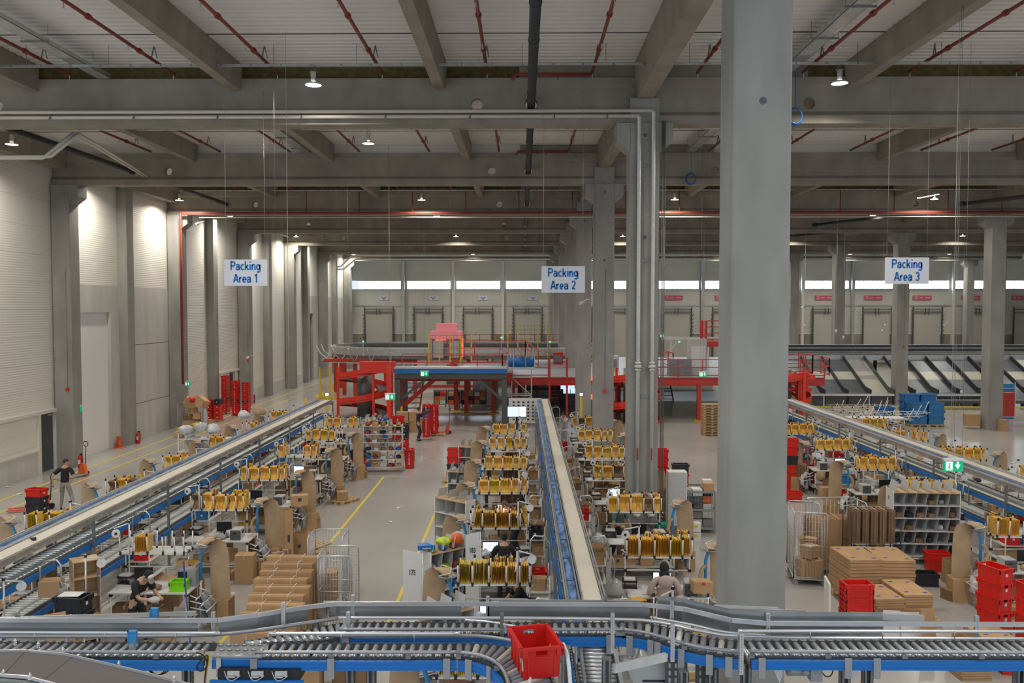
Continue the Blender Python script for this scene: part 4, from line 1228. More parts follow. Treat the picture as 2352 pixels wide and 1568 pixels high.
CARTON = {
    'small': Proto(mk(carton_fn(.30, .22, .18))), 'mid': Proto(mk(carton_fn(.40, .32, .30))), 'large': Proto(mk(carton_fn(.55, .42, .45))),
    'open': Proto(mk(carton_fn(.42, .34, .34, open_=True))), 'tall': Proto(mk(carton_fn(.34, .34, .72, open_=True, flaps=0, mark=True))),
    'narrow': Proto(mk(carton_fn(.24, .30, .78, open_=False))), 'dark': Proto(mk(carton_fn(.5, .35, .28, 'kraft_dark'))),
    'white': Proto(mk(carton_fn(.30, .26, .26, 'white', tape=False))), 'marked': Proto(mk(carton_fn(.42, .30, .26, mark=True)))}
def carton(kind, x, y, z, rz, label, group=None, sc=None):
    return CARTON[kind].place((x, y, z), rz, label, 'box', group, 'cardboard_box', sc)
# a standing bundle of flat-packed cartons (many sheets on edge, strapped)
def bundle_fn(w=1.15, th=.24, h=1.0, n=9, m='kraft'):
    def fn(root):
        rnd = random.Random(5); b = MB(); y = -th / 2; p = th / n
        for i in range(n):
            a = rnd.uniform(-.02, .02)
            b.bx(-w / 2 + a, w / 2 + a, y + .002, y + p - .004, 0, h + rnd.uniform(-.03, .02)); y += p
        b.build('sheets', m, root)
        s = MB()
        for x in (-w * .22, w * .22):
            s.bx(x - .006, x + .006, -th / 2 - .004, th / 2 + .004, h + .018, h + .022).bx(x - .006, x + .006, -th / 2 - .006, -th / 2 - .002, 0, h + .02)
        s.build('strap', 'paper', root)
    return fn
BUNDLE = Proto(mk(bundle_fn())); BUNDLE_S = Proto(mk(bundle_fn(.42, .20, .62, 6, 'kraft_dark')))
def flat_pack(w, d, h, marks=True, m='kraft'):
    """a pile of flat cartons lying down"""
    def fn(root):
        rnd = random.Random(int(w * 100)); b = MB(); z = 0
        n = max(3, int(h / .045))
        for i in range(n):
            a, c = rnd.uniform(-.015, .015), rnd.uniform(-.015, .015)
            b.bx(-w / 2 + a, w / 2 + a, -d / 2 + c, d / 2 + c, z, z + h / n - .006); z += h / n
        b.build('sheets', m, root)
        if marks:
            q = MB()
            for (x, y) in ((-.3, .34), (.3, .3), (-.28, -.3), (.32, -.36)):
                q.box((x * w, y * d, z - .004), (.10, .05, .003), .25)
            q.build('print', 'print_blue', root)
    return fn
FLAT = Proto(mk(flat_pack(.78, 1.15, .55))); FLATL = Proto(mk(flat_pack(.62, 1.0, .42)))
def pallet_fn(root):
    b = MB()
    for i in range(5): b.bx(-.6, .6, -.4 + i * .175, -.4 + i * .175 + .10, .122, .144)
    for y in (-.35, 0, .35): b.bx(-.6, .6, y - .05, y + .05, .10, .122).bx(-.6, .6, y - .05, y + .05, 0, .022)
    b.build('deck_boards', 'pallet_wood', root)
    me = MB().bx(-.07, .07, -.05, .05, .022, .10).mesh('block', 'pallet_wood')
    for x in (-.53, 0, .53):
        for y in (-.35, 0, .35):
            c = D.objects.new('block', me); COL.objects.link(c); c.parent = root; c.location = (x, y, 0)
PALLET = Proto(mk(pallet_fn))
def pallet(x, y, rz, label, group=None, z=0, sc=None):
    return PALLET.place((x, y, z), rz, label, 'pallet', group, 'wooden_pallet', sc)

# ================================================================ THREE PACKING LINES
def roller_lane(name, label, x0, x1, z, y0, y1, blue_x, roller_mat, n_parts=95):
    t = thing(name, label, 'conveyor', ((x0 + x1) / 2, y0, z), 0)
    w = (x1 - x0) / 2
    step = .13; me = MB().tube([(-w, 0, 0), (w, 0, 0)], .028, 7).mesh('roller', roller_mat)
    n = int((y1 - y0) / step); b = MB()
    for i in range(n):
        y = (i + .5) * step
        if i < n_parts:
            o = D.objects.new('roller', me); COL.objects.link(o); o.parent = t; o.location = (0, y, -.028)
        else:
            b.tube([(-w, y, -.028), (w, y, -.028)], .028, 5)
    o = b.build('far_rollers', roller_mat, t); o['kind'] = 'stuff'
    L = y1 - y0
    MB().bx(-w - .03, -w, 0, L, -.12, .02).bx(w, w + .03, 0, L, -.12, .02).build('side_frame', 'galv_dark', t)
    c = (x0 + x1) / 2
    bxx = blue_x - c
    bb = MB(); y = 0; k = 0
    while y < L:
        bb.bx(bxx - .02, bxx + .02, y, min(y + 3.8, L), -.14, -.02); y += 3.95
    bb.build('blue_side_beam', 'blue_beam', t)
    return t
def packing_line(which, xb0, xb1, xc0, xc1, y0, y1, tiers, tube_side):
    t = thing('belt_conveyor', 'elevated cream belt conveyor with a blue belt beside it, %s packing line' % which, 'conveyor', (0, y0, 0))
    L = y1 - y0; z = 2.3
    MB().bx(xc0, xc1, 0, L, z - .03, z).build('cream_belt', 'belt_cream', t)
    MB().bx(xb0, xb1, 0, L, z - .07, z - .03).build('blue_belt', 'blue_belt', t)
    f = MB()
    for x in (xb0 - .03, xb1 + .01, xc0 - .03, xc1 + .01):
        f.bx(x, x + .02, 0, L, z - .14, z + .03)
    f.bx(xb0, xc1, 0, L, z - .14, z - .12)
    f.build('trough', 'galv', t)
    r = MB()
    for x in (xb0 - .07, xc1 + .05): r.bx(x, x + .02, 0, L, z + .01, z + .05)
    y = .6
    while y < L:
        r.bar((xb0 - .07, y, z - .05), (xc1 + .07, y, z - .05), .03, .04); y += 1.3
    r.build('side_rail', 'galv_bright', t)
    k = 0; y = 1.2
    while y < L:
        g = MB()
        for x in (xb0 - .12, xc1 + .12):
            g.bx(x - .025, x + .025, y - .03, y + .03, 0, z - .05)
        for zz in (z - .18, 1.55, .85): g.bx(xb0 - .12, xc1 + .12, y - .025, y + .025, zz - .03, zz + .03)
        g.bx(xb0 - .2, xc1 + .2, y - .05, y + .05, 0, .01)
        g.build('leg', 'galv_dark', t)
        y += 4.0
    # bows carrying the cables, one per station
    y = 3.0; 
    while y < L:
        for s, x in ((1, xc1 + .15), (-1, xb0 - .15)):
            if s == 1 and tube_side == 'left': pass
            b = MB().tube([(x, y, 1.3), (x + s * .02, y, 1.85), (x + s * .12, y, 2.0), (x + s * .35, y, 2.02), (x + s * .43, y, 1.92), (x + s * .45, y, 1.1)], .018, 6)
            b.build('cable_bow', 'galv', t)
            c = MB().box((x + s * .45, y, 1.25), (.10, .09, .42)).tube(smooth([(x + s * .45, y, 1.5), (x + s * .55, y - .05, 1.6), (x + s * .6, y, 1.2), (x + s * .5, y, .9)]), .015, 5)
            c.tube(smooth([(x + s * .45, y + .05, 1.5), (x + s * .40, y - .02, 1.7), (x + s * .52, y, 1.3), (x + s * .45, y, 1.0)]), .012, 5)
            c.build('cable_box', 'grey_light', t)
        y += 4.0
    for (nm, x0, x1, zz, bx_, m) in tiers:
        roller_lane('roller_conveyor', 'long roller conveyor with blue side, %s tier of the %s packing line' % (nm, which), x0, x1, zz, y0, y1 - .8, bx_, m)
    return t
packing_line('left', -10.32, -10.12, -10.05, -9.68, 9.5, 42.9, [('middle', -10.3, -9.72, 1.75, -9.64, 'galv'), ('lower', -10.25, -9.62, 1.05, -9.50, 'roller_white')], 'left')
packing_line('centre', .76, .90, .98, 1.28, 11.4, 43.6, [('middle', .80, 1.26, 1.75, .72, 'galv'), ('lower', .80, 1.26, 1.05, .72, 'galv')], 'centre')
packing_line('right', 13.02, 13.25, 13.34, 13.70, 17.5, 43.6, [('middle', 12.98, 13.60, 1.75, 12.90, 'roller_white'), ('lower', 13.0, 13.6, 1.05, 12.90, 'roller_white')], 'right')
tag(MB().disc((1.13, 31.6, 2.303), .07, 'Z', .004, 12).build('round_mark', 'line_yellow'), 'yellow round sticker lying on the centre cream belt', 'sticker')
t = thing('conveyor_guide', 'dark knob on the cream belt of the left line', 'knob', (-9.85, 16.9, 2.3)); MB().disc((0, 0, .03), .04, 'Z', .06, 10).tube([(0, 0, .0), (-.08, 0, .05)], .02, 6).build('body', 'black', t)
# ================================================================ PACKING STATIONS
ENV = []     # envelope slots, built after all stations: (distance, location, rotation, size, material, where, ordinal)
CAP_ME = {}
DIV = [-.70, -.42, -.10, .24, .50, .70]
def table_fn(d):
    def fn(root):
        xa, xe = (-.72, 1.0) if d > 0 else (-1.0, .72)
        MB().bx(xa, xe, -.72, .12, .90, .93).build('table_top', 'table_white', root)
        for (x, y) in ((xa + .05, -.68), (xe - .05, -.68), (xa + .05, .08), (xe - .05, .08)):
            MB().tube([(x, y, 0), (x, y, .9)], .016, 7).build('leg', 'white_tube', root)
        f = MB()
        for y in (-.68, .08): f.tube([(xa + .05, y, .25), (xe - .05, y, .25)], .015, 6)
        for x in (xa + .05, xe - .05): f.tube([(x, -.68, .25), (x, .08, .25)], .015, 6)
        f.build('lower_frame', 'white_tube', root)
        MB().bx(xa + .08, xe - .08, -.6, .05, .27, .285).build('lower_shelf', 'grey_light', root)
        u = MB()
        for x in (-.70, .70): u.tube([(x, .1, .9), (x, .1, 1.62)], .016, 7).tube([(x, -.15, 1.60), (x, .42, 1.60)], .016, 6)
        u.tube([(-.7, .1, 1.25), (.7, .1, 1.25)], .014, 6)
        for y in (-.15, .14, .42): u.tube([(-.76, y, 1.60), (.76, y, 1.60)], .016, 6)
        u.build('rack_frame', 'white_tube', root)
        MB().bx(-.72, .72, -.15, .42, 1.617, 1.625).build('rack_shelf', 'grey_light', root)
        if 'jt' not in CAP_ME: CAP_ME['jt'] = MB().box((0, 0, 0), (.06, .06, .06)).mesh('joint', 'black')
        for q in [(x, .1, z) for x in (-.7, .7) for z in (1.25, 1.6)] + [(x, y, z) for x in (xa + .05, xe - .05) for y in (-.68, .08) for z in (.25, .87)]:
            j = D.objects.new('joint', CAP_ME['jt']); COL.objects.link(j); j.parent = root; j.location = q
        if 'dv' not in CAP_ME:
            CAP_ME['dv'] = MB().tube([(0, 0, 0), (0, 0, .42)], .016, 7).mesh('divider', 'white_tube')
            CAP_ME['cap'] = MB().tube([(0, 0, .40), (0, 0, .46)], .023, 8).mesh('cap', 'black'); CAP_ME['foot'] = MB().tube([(0, 0, -.03), (0, 0, .05)], .026, 8).mesh('foot', 'black')
        for i in range(6):
            x = DIV[i]
            for (y, a) in ((-.15, .10), (.28, -.06)):
                dv = D.objects.new('divider', CAP_ME['dv']); COL.objects.link(dv); dv.parent = root
                dv.location = (x + (.02 if y > 0 else 0), y, 1.61); dv.rotation_euler = (a, 0, .0)
                for kk in ('cap', 'foot'):
                    cp = D.objects.new(kk, CAP_ME[kk]); COL.objects.link(cp); cp.parent = dv
        # side rails for bags on the aisle side
        s = MB(); e = xe if d > 0 else xa
        for z, o in ((.78, .16), (.66, .28), (.52, .38)):
            s.tube([(e, -.6, z + .06), (e + d * o, -.62, z)], .014, 5).tube([(e + d * o, -.7, z), (e + d * o, -.05, z)], .014, 6).tube([(e, -.1, z + .06), (e + d * o, -.1, z)], .014, 5)
        s.build('bag_rail', 'white_tube', root)
    return fn
TABLE = {1: Proto(mk(table_fn(1))), -1: Proto(mk(table_fn(-1)))}
def printer_fn(root):
    MB().bx(-.13, .13, -.18, .18, .0, .27).build('housing', 'grey_light', root)
    MB().bx(-.135, .135, -.20, -.175, .0, .25).bx(-.11, .11, -.21, -.20, .05, .09).build('front', 'steel_grey', root)
    MB().bx(.13, .134, -.06, .12, .15, .22).bx(-.06, .04, -.212, -.2, .17, .19).build('window', 'black', root)
PRINTER = Proto(mk(printer_fn))
def monitor_fn(on):
    def fn(root):
        MB().bx(-.20, .20, -.012, .012, .10, .36).build('housing', 'black', root)
        MB().bx(-.185, .185, -.016, -.012, .115, .345).build('screen', 'screen_on' if on else 'screen_off', root)
        if on: MB().bx(-.17, .10, -.018, -.016, .15, .31).build('screen_window', 'screen_window', root)
        MB().bx(-.02, .02, -.0, .03, .0, .15).bx(-.11, .11, -.06, .08, 0, .012).build('stand', 'black', root)
        MB().bx(-.2, .2, -.26, -.12, .0, .02).build('keyboard', 'black', root)
    return fn
MON = {True: Proto(mk(monitor_fn(True))), False: Proto(mk(monitor_fn(False)))}
def dispenser_fn(d):
    def fn(root):
        MB().tube([(0, 0, 0), (0, 0, 1.15)], .018, 7).bx(-.2, .2, -.015, .015, 0, .03).bx(-.015, .015, -.2, .2, 0, .03).build('pole', 'white_tube', root)
        MB().tube([(0, 0, 1.0), (0, 0, 1.52), (d * .02, -.02, 1.60), (d * .06, -.03, 1.72)], .034, 10).build('blue_tube', 'tube_blue', root)
        MB().lathe([(.03, 0), (.06, .02), (.12, .06), (.20, .085), (.205, .10), (.12, .08), (.05, .05), (.0, .05)], n=18, M=Matrix.Translation((d * .06, -.03, 1.68))).build('dish', 'dish_grey', root)
        MB().tube(smooth([(d * .0, -.02, 1.42), (-d * .1, -.06, 1.35), (-d * .14, -.06, 1.15), (-d * .1, -.05, 1.05)]), .03, 6, r2=.055).build('paper_tail', 'kraft_paper', root)
        # kraft web rising from a folded pack on the floor and bending over into the dish
        prof = [(.16, .60, .14, .45), (.15, .60, .15, .9), (.15, .59, .15, 1.3), (.13, .57, .14, 1.62), (.08, .52, .10, 1.82), (.02, .40, .03, 1.90), (-.03, .24, -.05, 1.86), (-.04, .14, -.09, 1.78)]
        vs = []; fs = []; K = 5
        for (a, c, y, z) in prof:
            for q in range(K):
                u = q / (K - 1); vs.append((d * (a + (c - a) * u), y - .03 * math.sin(u * PI) + .02 * math.sin(u * 9 + z * 2), z + .02 * math.sin(u * PI)))
        for r in range(len(prof) - 1):
            for q in range(K - 1): fs.append((K * r + q, K * r + q + 1, K * r + K + q + 1, K * r + K + q))
        n = len(vs); vs += [(x, y + .008, z - .004) for (x, y, z) in vs]; fs += [tuple(q + n for q in f)[::-1] for f in fs]
        MB().add(vs, fs, True).build('paper_web', 'kraft_paper', root)
        MB().bx(d * .38 - .23, d * .38 + .23, -.02, .38, 0, .55).build('paper_box', 'kraft', root)
        MB().tube([(d * .22, -.16, 1.80), (d * .0, -.2, 1.86), (-d * .0, .02, 1.9), (d * .2, .2, 1.9), (d * .28, .1, 1.80)], .008, 5).build('wire_hoop', 'paper', root)
    return fn
DISP = {1: Proto(mk(dispenser_fn(1))), -1: Proto(mk(dispenser_fn(-1)))}
def tapearm_fn(root):
    MB().tube([(0, 0, 0), (0, 0, .75)], .016, 7).tube([(.04, 0, .70), (-.30, -.1, .62)], .014, 6).tube([(0, 0, .45), (.0, .1, .3)], .012, 6).build('arm', 'white_tube', root)
    MB().disc((-.26, -.13, .52), .085, 'Y', .05, 18).build('roll', 'white', root)
    MB().disc((-.26, -.157, .52), .03, 'Y', .01, 12).tube([(-.26, -.12, .52), (-.26, -.12, .63)], .01, 5).build('hub', 'black', root)
    MB().box((0, 0, .72), (.05, .05, .05)).build('joint', 'black', root)
TAPE = Proto(mk(tapearm_fn))
def bag_fn(m, seed):
    def fn(root):
        rnd = random.Random(seed); vs = []; fs = []
        U, V = 9, 9
        for j in range(V):
            v = j / (V - 1)
            for i in range(U):
                u = i / (U - 1) - .5
                if v < .5: x = -.05 - .02 * math.sin(u * 9); z = -.34 * (1 - 2 * v)
                else: x = .05 + .03 * math.sin(u * 11 + 1); z = -.42 * (2 * v - 1)
                if abs(v - .5) < .01: x, z = 0, .01
                vs.append((x + rnd.uniform(-.02, .02), u * .5 + rnd.uniform(-.015, .015), z + rnd.uniform(-.02, .01)))
        for j in range(V - 1):
            for i in range(U - 1): fs.append((j * U + i, j * U + i + 1, (j + 1) * U + i + 1, (j + 1) * U + i))
        MB().add(vs, fs, True).build('film', m, root)
        MB().add([(x * .9 + .02, y * .9, z * 1.12 - .01) for x, y, z in vs], fs, True).build('film', 'bag_grey', root)
    return fn
BAG = {1: Proto(mk(bag_fn('bag_white', 1))), 2: Proto(mk(bag_fn('bag_white', 2)))}

WHERE = {}
def station(line, code, X, Y, d, k, fill=1.0, mon=True, on=False, printer=True, tape=True, bags=True, disp=True, low=None, extra=True):
    """one packing station: table with envelope rack, screen, printer, paper dispenser and boxes"""
    where = '%s station, %s' % (nth(k), line)
    G_ = line
    rnd = random.Random(int(X * 31 + Y * 7))
    TABLE[d].place((X, Y, 0), 0, 'white tube-frame table with envelope rack, %s' % where, 'packing table', 'packing tables ' + G_, 'packing_table')
    if mon:
        MON[on].place((X + rnd.uniform(-.25, .2), Y - .12, .93), rnd.uniform(-.15, .15), '%s computer screen under the envelope rack, %s' % ('lit' if on else 'dark', where), 'monitor', 'monitors ' + G_, 'computer_monitor')
    if printer:
        PRINTER.place((X + d * .62, Y - .42, .93), rnd.uniform(-.1, .1), 'grey label printer with dark front, %s' % where, 'printer', 'printers ' + G_, 'label_printer')
    if disp:
        DISP[d].place((X + d * (.84 if code == 'CL' else 1.02), Y - .05, 0), rnd.uniform(-.1, .1), 'kraft paper dispenser with grey dish, %s' % where, 'paper dispenser', 'paper dispensers ' + G_, 'paper_dispenser')
    if tape:
        TAPE.place((X - d * .45, Y - .25, 1.62), rnd.uniform(-.5, .5) + (PI if d < 0 else 0), 'white arm with tape roll above the rack, %s' % where, 'tape roll holder', 'tape arms ' + G_, 'tape_roll_holder')
    if bags:
        for q, (o, z, yy) in enumerate(((1.16, .80, -.3), (1.28, .68, -.38))):
            BAG[1 + q].place((X + d * o, Y + yy, z), rnd.uniform(-.06, .06), '%s plastic bags draped over the side rail, %s' % (('upper white', 'lower white')[q], where), 'plastic bag', 'bags ' + G_, 'plastic_bags')
    if extra:
        kinds = ['small', 'mid', 'dark', 'open', 'marked']
        for q in range(4):
            kd = kinds[rnd.randrange(5)]
            xx = X - d * .5 + d * .38 * q + rnd.uniform(-.04, .04)
            zz, yy = ((.285, -.3) if q < 3 else (0, -.95))
            sc = rnd.uniform(.75, 1.0)
            carton(kd, xx, Y + yy + rnd.uniform(-.1, .1), zz, rnd.uniform(-.5, .5), '%s cardboard box, %s at the table, %s' % ({'small': 'small', 'mid': 'plain', 'dark': 'dark', 'open': 'open', 'marked': 'marked'}[kd], nth(q), where), 'boxes ' + G_, sc)
        # small things on the table top
        bb = MB()
        bb.box((0, 0, .006), (.30, .21, .012), .2).box((.03, .02, .016), (.28, .2, .008), -.1)
        tag(bb.build('paper_sheets', 'paper', None, (X - d * .45, Y - .45, .93)), 'sheets of paper lying on the table, %s' % where, 'paper')
        s = MB().blob((0, 0, .06), (.26, .2, .14), seed=int(Y * 9))
        tag(s.build('plastic_parcel', rnd.choice(['bag_grey', 'bag_white', 'kraft_dark', 'cloth_navy', 'kraft']), None, (X + d * .22, Y - .5, .93)), 'small wrapped parcel on the table, %s' % where, 'parcel')
        TB = MB().bx(-.16, .16, -.12, .12, 0, .02).bx(-.16, .16, -.12, .12, .13, .17)
        t = thing('tool_tray', 'dark two-level tray on the table, %s' % where, 'tray', (X - d * .62, Y - .05, .93), rnd.uniform(-.2, .2), 'trays ' + G_)
        TB.build('level', 'black', t)
        MB().bx(-.155, -.145, -.11, .11, .02, .13).bx(.145, .155, -.11, .11, .02, .13).build('side', 'grey_plastic', t)
        MB().bx(-.12, .12, -.1, .1, .17, .20).build('papers', 'paper', t)
        o = MB().disc((0, 0, .03), .06, 'Z', .06, 14).build('tape_roll', rnd.choice(['tape', 'white', 'line_yellow']), None, (X + d * rnd.uniform(.0, .3), Y - .62, .93))
        tag(o, 'loose tape roll near the table edge, %s' % where, 'tape roll')
        BUNDLE_S.place((X + d * .75, Y + .38, 0), rad(90 + rnd.uniform(-20, 20)), 'dark flat cartons leaning behind the table, %s' % where, 'cardboard', 'flat cartons ' + G_, 'carton_bundle', (1.1, .8, 1.35))
        BUNDLE_S.place((X - d * .1, Y + .42, .93 if False else 0), rad(rnd.uniform(-20, 20)), 'flat cartons standing upright behind the table, %s' % where, 'cardboard', 'flat cartons ' + G_, 'carton_bundle', (1.3, .7, 1.2))
        if rnd.random() < .6: carton(rnd.choice(['mid', 'dark', 'open']), X + d * 1.5, Y + .25, 0, rnd.uniform(-.4, .4), 'cardboard box standing at the aisle edge, %s' % where, 'boxes ' + G_, .9)
        if rnd.random() < .75:
            b2 = MB().blob((0, 0, .08), (.30, .22, .2), seed=int(Y * 17) % 97, amp=.35)
            tag(b2.build('crumpled_paper', rnd.choice(['kraft_paper', 'bag_white', 'paper', 'kraft']), None, (X + d * .35, Y - .2, .93), rnd.uniform(0, 3)), 'crumpled paper heap behind the screen, %s' % where, 'paper')
        for q in range(2):
            b2 = MB().box((0, 0, .012), (.34, .25, .024), 0, .02).box((.01, .01, .036), (.33, .25, .02), .15, -.02)
            tag(b2.build('flat_envelopes', 'envelope' if q else 'kraft', None, (X - d * (.1 + .42 * q), Y - .5 + .1 * q, .285 if q else .93), rnd.uniform(-.4, .4)), 'flat stack of %s envelopes %s, %s' % (('brown', 'golden')[q], ('on the table', 'on the low shelf')[q], where), 'envelopes', 'flat envelopes ' + G_)
    if low == 'tall':
        carton('tall', X + d * .55, Y - .95, 0, .1, 'tall open cardboard box in front of the table, %s' % where)
    # envelopes
    n = 0
    for s in range(5):
        if rnd.random() > fill: continue
        xs = X + DIV[s] + .020; w = DIV[s + 1] - DIV[s] - .028
        mm = 'envelope' if rnd.random() < .72 else ('kraft_dark' if rnd.random() < .25 else 'envelope_olive')
        th = .0205; full = int(w / th); cnt = full if rnd.random() < .8 else max(3, full - rnd.randint(2, 6))
        tilt = rnd.uniform(-.22, .22) if cnt < full else rnd.uniform(-.04, .04)
        dx = (w - cnt * th) / 2
        hh = rnd.uniform(.33, .40)
        for i in range(cnt):
            ENV.append((Y + abs(X) * .1, (xs + dx + i * th, Y + .03 + rnd.uniform(-.015, .015), 1.625), (0, tilt + rnd.uniform(-.03, .03), rnd.uniform(-.05, .05)), (th * .92, rnd.uniform(.27, .31), hh + rnd.uniform(-.015, .015)), mm, where, n)); n += 1
        if rnd.random() < .55:
            c2 = rnd.randint(5, 10); x2 = xs + rnd.uniform(0, max(0, w - c2 * .02))
            for i in range(c2):
                ENV.append((Y + abs(X) * .1 + 40, (x2 + i * .02, Y + .34, 1.64), (0, rnd.uniform(-.12, .12), rnd.uniform(-.05, .05)), (.0185, .14, hh + rnd.uniform(.0, .05)), 'envelope' if rnd.random() < .8 else 'kraft_dark', where, n)); n += 1
LN = 'left line right side'
for k, (Y, f, on, low) in enumerate(((18.5, .5, False, None), (22.5, .95, False, None), (26.4, .95, False, None), (30.5, .5, True, None), (34.4, .9, False, None), (38.3, .8, False, None))):
    station(LN, 'LR', -8.1, Y, 1, k, f, True, on, k not in (0,), True, True, True, low)
LN = 'left line left side'
for k, Y in enumerate((20.4, 24.4, 28.3, 32.4, 36.4, 40.4)):
    station(LN, 'LL', -11.3, Y, -1, k, .95 if k < 3 else .7, True, False, True, True, k > 1, True)
LN = 'centre line left side'
for k, Y in enumerate((12.35, 16.5, 20.7, 24.6, 28.3, 32.4, 36.3)):
    station(LN, 'CL', -.55, Y, -1, k, 1.0 if k < 6 else .6, k > 0, k in (1, 2, 3), False, True, k in (0, 4, 5), True)
LN = 'centre line right side'
for k, Y in enumerate((14.25, 18.35, 22.4, 26.8, 30.4, 34.4, 38.5)):
    station(LN, 'CR', 2.95, Y, 1, k, 1.0 if k else .0, k > 0, k in (1, 3, 4), k > 0, True, k != 1, k > 0)
LN = 'right line left side'
for k, Y in enumerate((20.1, 24.4, 28.3, 32.3, 36.3, 40.3)):
    station(LN, 'RL', 11.85, Y, -1, k, .95, True, k in (3, 4), True, True, True, True)
LN = 'right line right side'
for k, Y in enumerate((22.2, 26.3, 30.1, 34.4, 38.2)):
    station(LN, 'RR', 15.6, Y, 1, k, .9 if k > 1 else .6, False, False, False, True, False, True)
# envelopes: the 300 nearest are things of their own, the rest one mass
ENV.sort(key=lambda e: e[0])
EM = {}
def env_mesh(m):
    if m not in EM:
        b = MB()
        b.add([(-.5, -.5, 0), (.5, -.5, 0), (.5, .5, 0), (-.5, .5, 0), (-.45, -.46, 1.0), (.42, -.5, 1.0), (.42, .5, 1.0), (-.45, .46, 1.0), (-.58, 0, .5), (.58, 0, .5)],
              [(3, 2, 1, 0), (4, 5, 6, 7), (0, 1, 9, 5, 4, 8), (2, 3, 8, 7, 6, 9), (1, 2, 9), (3, 0, 8), (5, 9, 6), (7, 8, 4)])
        EM[m] = b.mesh('padded_envelope', m)
    return EM[m]
far = {}
CN = {'envelope': 'golden', 'envelope_olive': 'olive yellow', 'kraft_dark': 'brown kraft'}
vis = [e for e in ENV if 0 < 1200 + e[1][0] / e[1][1] * F < 2352]
hid = [e for e in ENV if e not in vis]
for e in vis[:295]:
    o = D.objects.new('padded_envelope', env_mesh(e[4])); COL.objects.link(o)
    o.location = e[1]; o.rotation_euler = e[2]; o.scale = e[3]
    tag(o, '%s padded envelope, %s from rack left, %s' % (CN[e[4]], nth(e[6]), e[5]), 'envelope', 'padded envelopes in the racks')
for e in vis[295:]:
    b = far.setdefault(e[4], MB())
    M = Matrix.Translation(e[1]) @ Matrix.Rotation(e[2][2], 4, 'Z') @ Matrix.Rotation(e[2][1], 4, 'Y') @ Matrix.Diagonal((e[3][0], e[3][1], e[3][2], 1))
    me = env_mesh(e[4])
    b.add([v.co for v in me.vertices], [tuple(p.vertices) for p in me.polygons], False, M)
root = None
for m, b in far.items():
    if root is None:
        root = tag(b.build('padded_envelopes', m), 'many padded envelopes in the more distant racks of all lines', 'envelopes', 'padded envelopes in the racks', 'stuff')
    else:
        o = b.build('far_envelopes', m, root); o['kind'] = 'stuff'
# ================================================================ THINGS AROUND THE LINES
def H(px, py, z=0.0):
    p = G(px, py, z); return p.x, p.y
# --- pigeonhole carts
def cart_fn(w, h, d, rows, cols, m='white', items=False, tilt=True, side_txt=None, back=True):
    def fn(root):
        MB().bx(-w / 2 - .012, -w / 2 + .006, -d / 2, d / 2, .16, h).build('side_panel', m, root)
        MB().bx(w / 2 - .006, w / 2 + .012, -d / 2, d / 2, .16, h).build('side_panel', m, root)
        if back: MB().bx(-w / 2, w / 2, d / 2 - .01, d / 2, .16, h).build('back_panel', 'grey_light', root)
        for r in range(rows + 1):
            z = .2 + (h - .25) * r / rows
            MB().bx(-w / 2, w / 2, -d / 2, d / 2, z, z + .012).bx(-w / 2, w / 2, -d / 2 - .01, -d / 2, z - .005, z + .02).build('shelf', 'paper' if r < rows else 'plywood', root)
        b = MB()
        for r in range(rows):
            z0, z1 = .21 + (h - .25) * r / rows, .2 + (h - .25) * (r + 1) / rows
            for c in range(1, cols):
                x = -w / 2 + w * c / cols
                o = .03 if tilt else 0
                b.add([(x - o, -d / 2, z0), (x + o, -d / 2, z1 - .01), (x + o, d / 2, z1 - .01), (x - o, d / 2, z0), (x - o + .006, -d / 2, z0), (x + o + .006, -d / 2, z1 - .01), (x + o + .006, d / 2, z1 - .01), (x - o + .006, d / 2, z0)],
                      [(0, 1, 2, 3), (7, 6, 5, 4), (0, 4, 5, 1), (2, 6, 7, 3)])
        for c in range(0, cols):
            x = -w / 2 + w * (c + .3) / cols
            b.add([(x - .03, -d / 2 + .02, h), (x + .03, -d / 2 + .02, h + .24), (x + .03, d / 2 - .02, h + .24), (x - .03, d / 2 - .02, h), (x - .022, -d / 2 + .02, h), (x + .038, -d / 2 + .02, h + .24), (x + .038, d / 2 - .02, h + .24), (x - .022, d / 2 - .02, h)],
                  [(0, 1, 2, 3), (7, 6, 5, 4), (0, 4, 5, 1), (1, 5, 6, 2), (2, 6, 7, 3)])
        b.build('divider', 'grey_light', root)
        f = MB()
        for x in (-w / 2, w / 2):
            for y in (-d / 2, d / 2): f.tube([(x, y, .1), (x, y, h + .02)], .014, 6)
        f.tube([(-w / 2, -d / 2, .15), (w / 2, -d / 2, .15)], .016, 6).tube([(-w / 2, d / 2, .15), (w / 2, d / 2, .15)], .016, 6)
        f.build('frame', 'galv', root)
        for x in (-w / 2 + .04, w / 2 - .04):
            for y in (-d / 2 + .04, d / 2 - .04):
                MB().tube([(x - .015, y, .05), (x + .015, y, .05)], .05, 10).build('wheel', 'grey_plastic', root)
        if side_txt:
            text_mesh(side_txt, .13, 'print_dark', root, side_txt and (0, 0, 0), (PI / 2, 0, 0), 'number', .7, .003)
    return fn
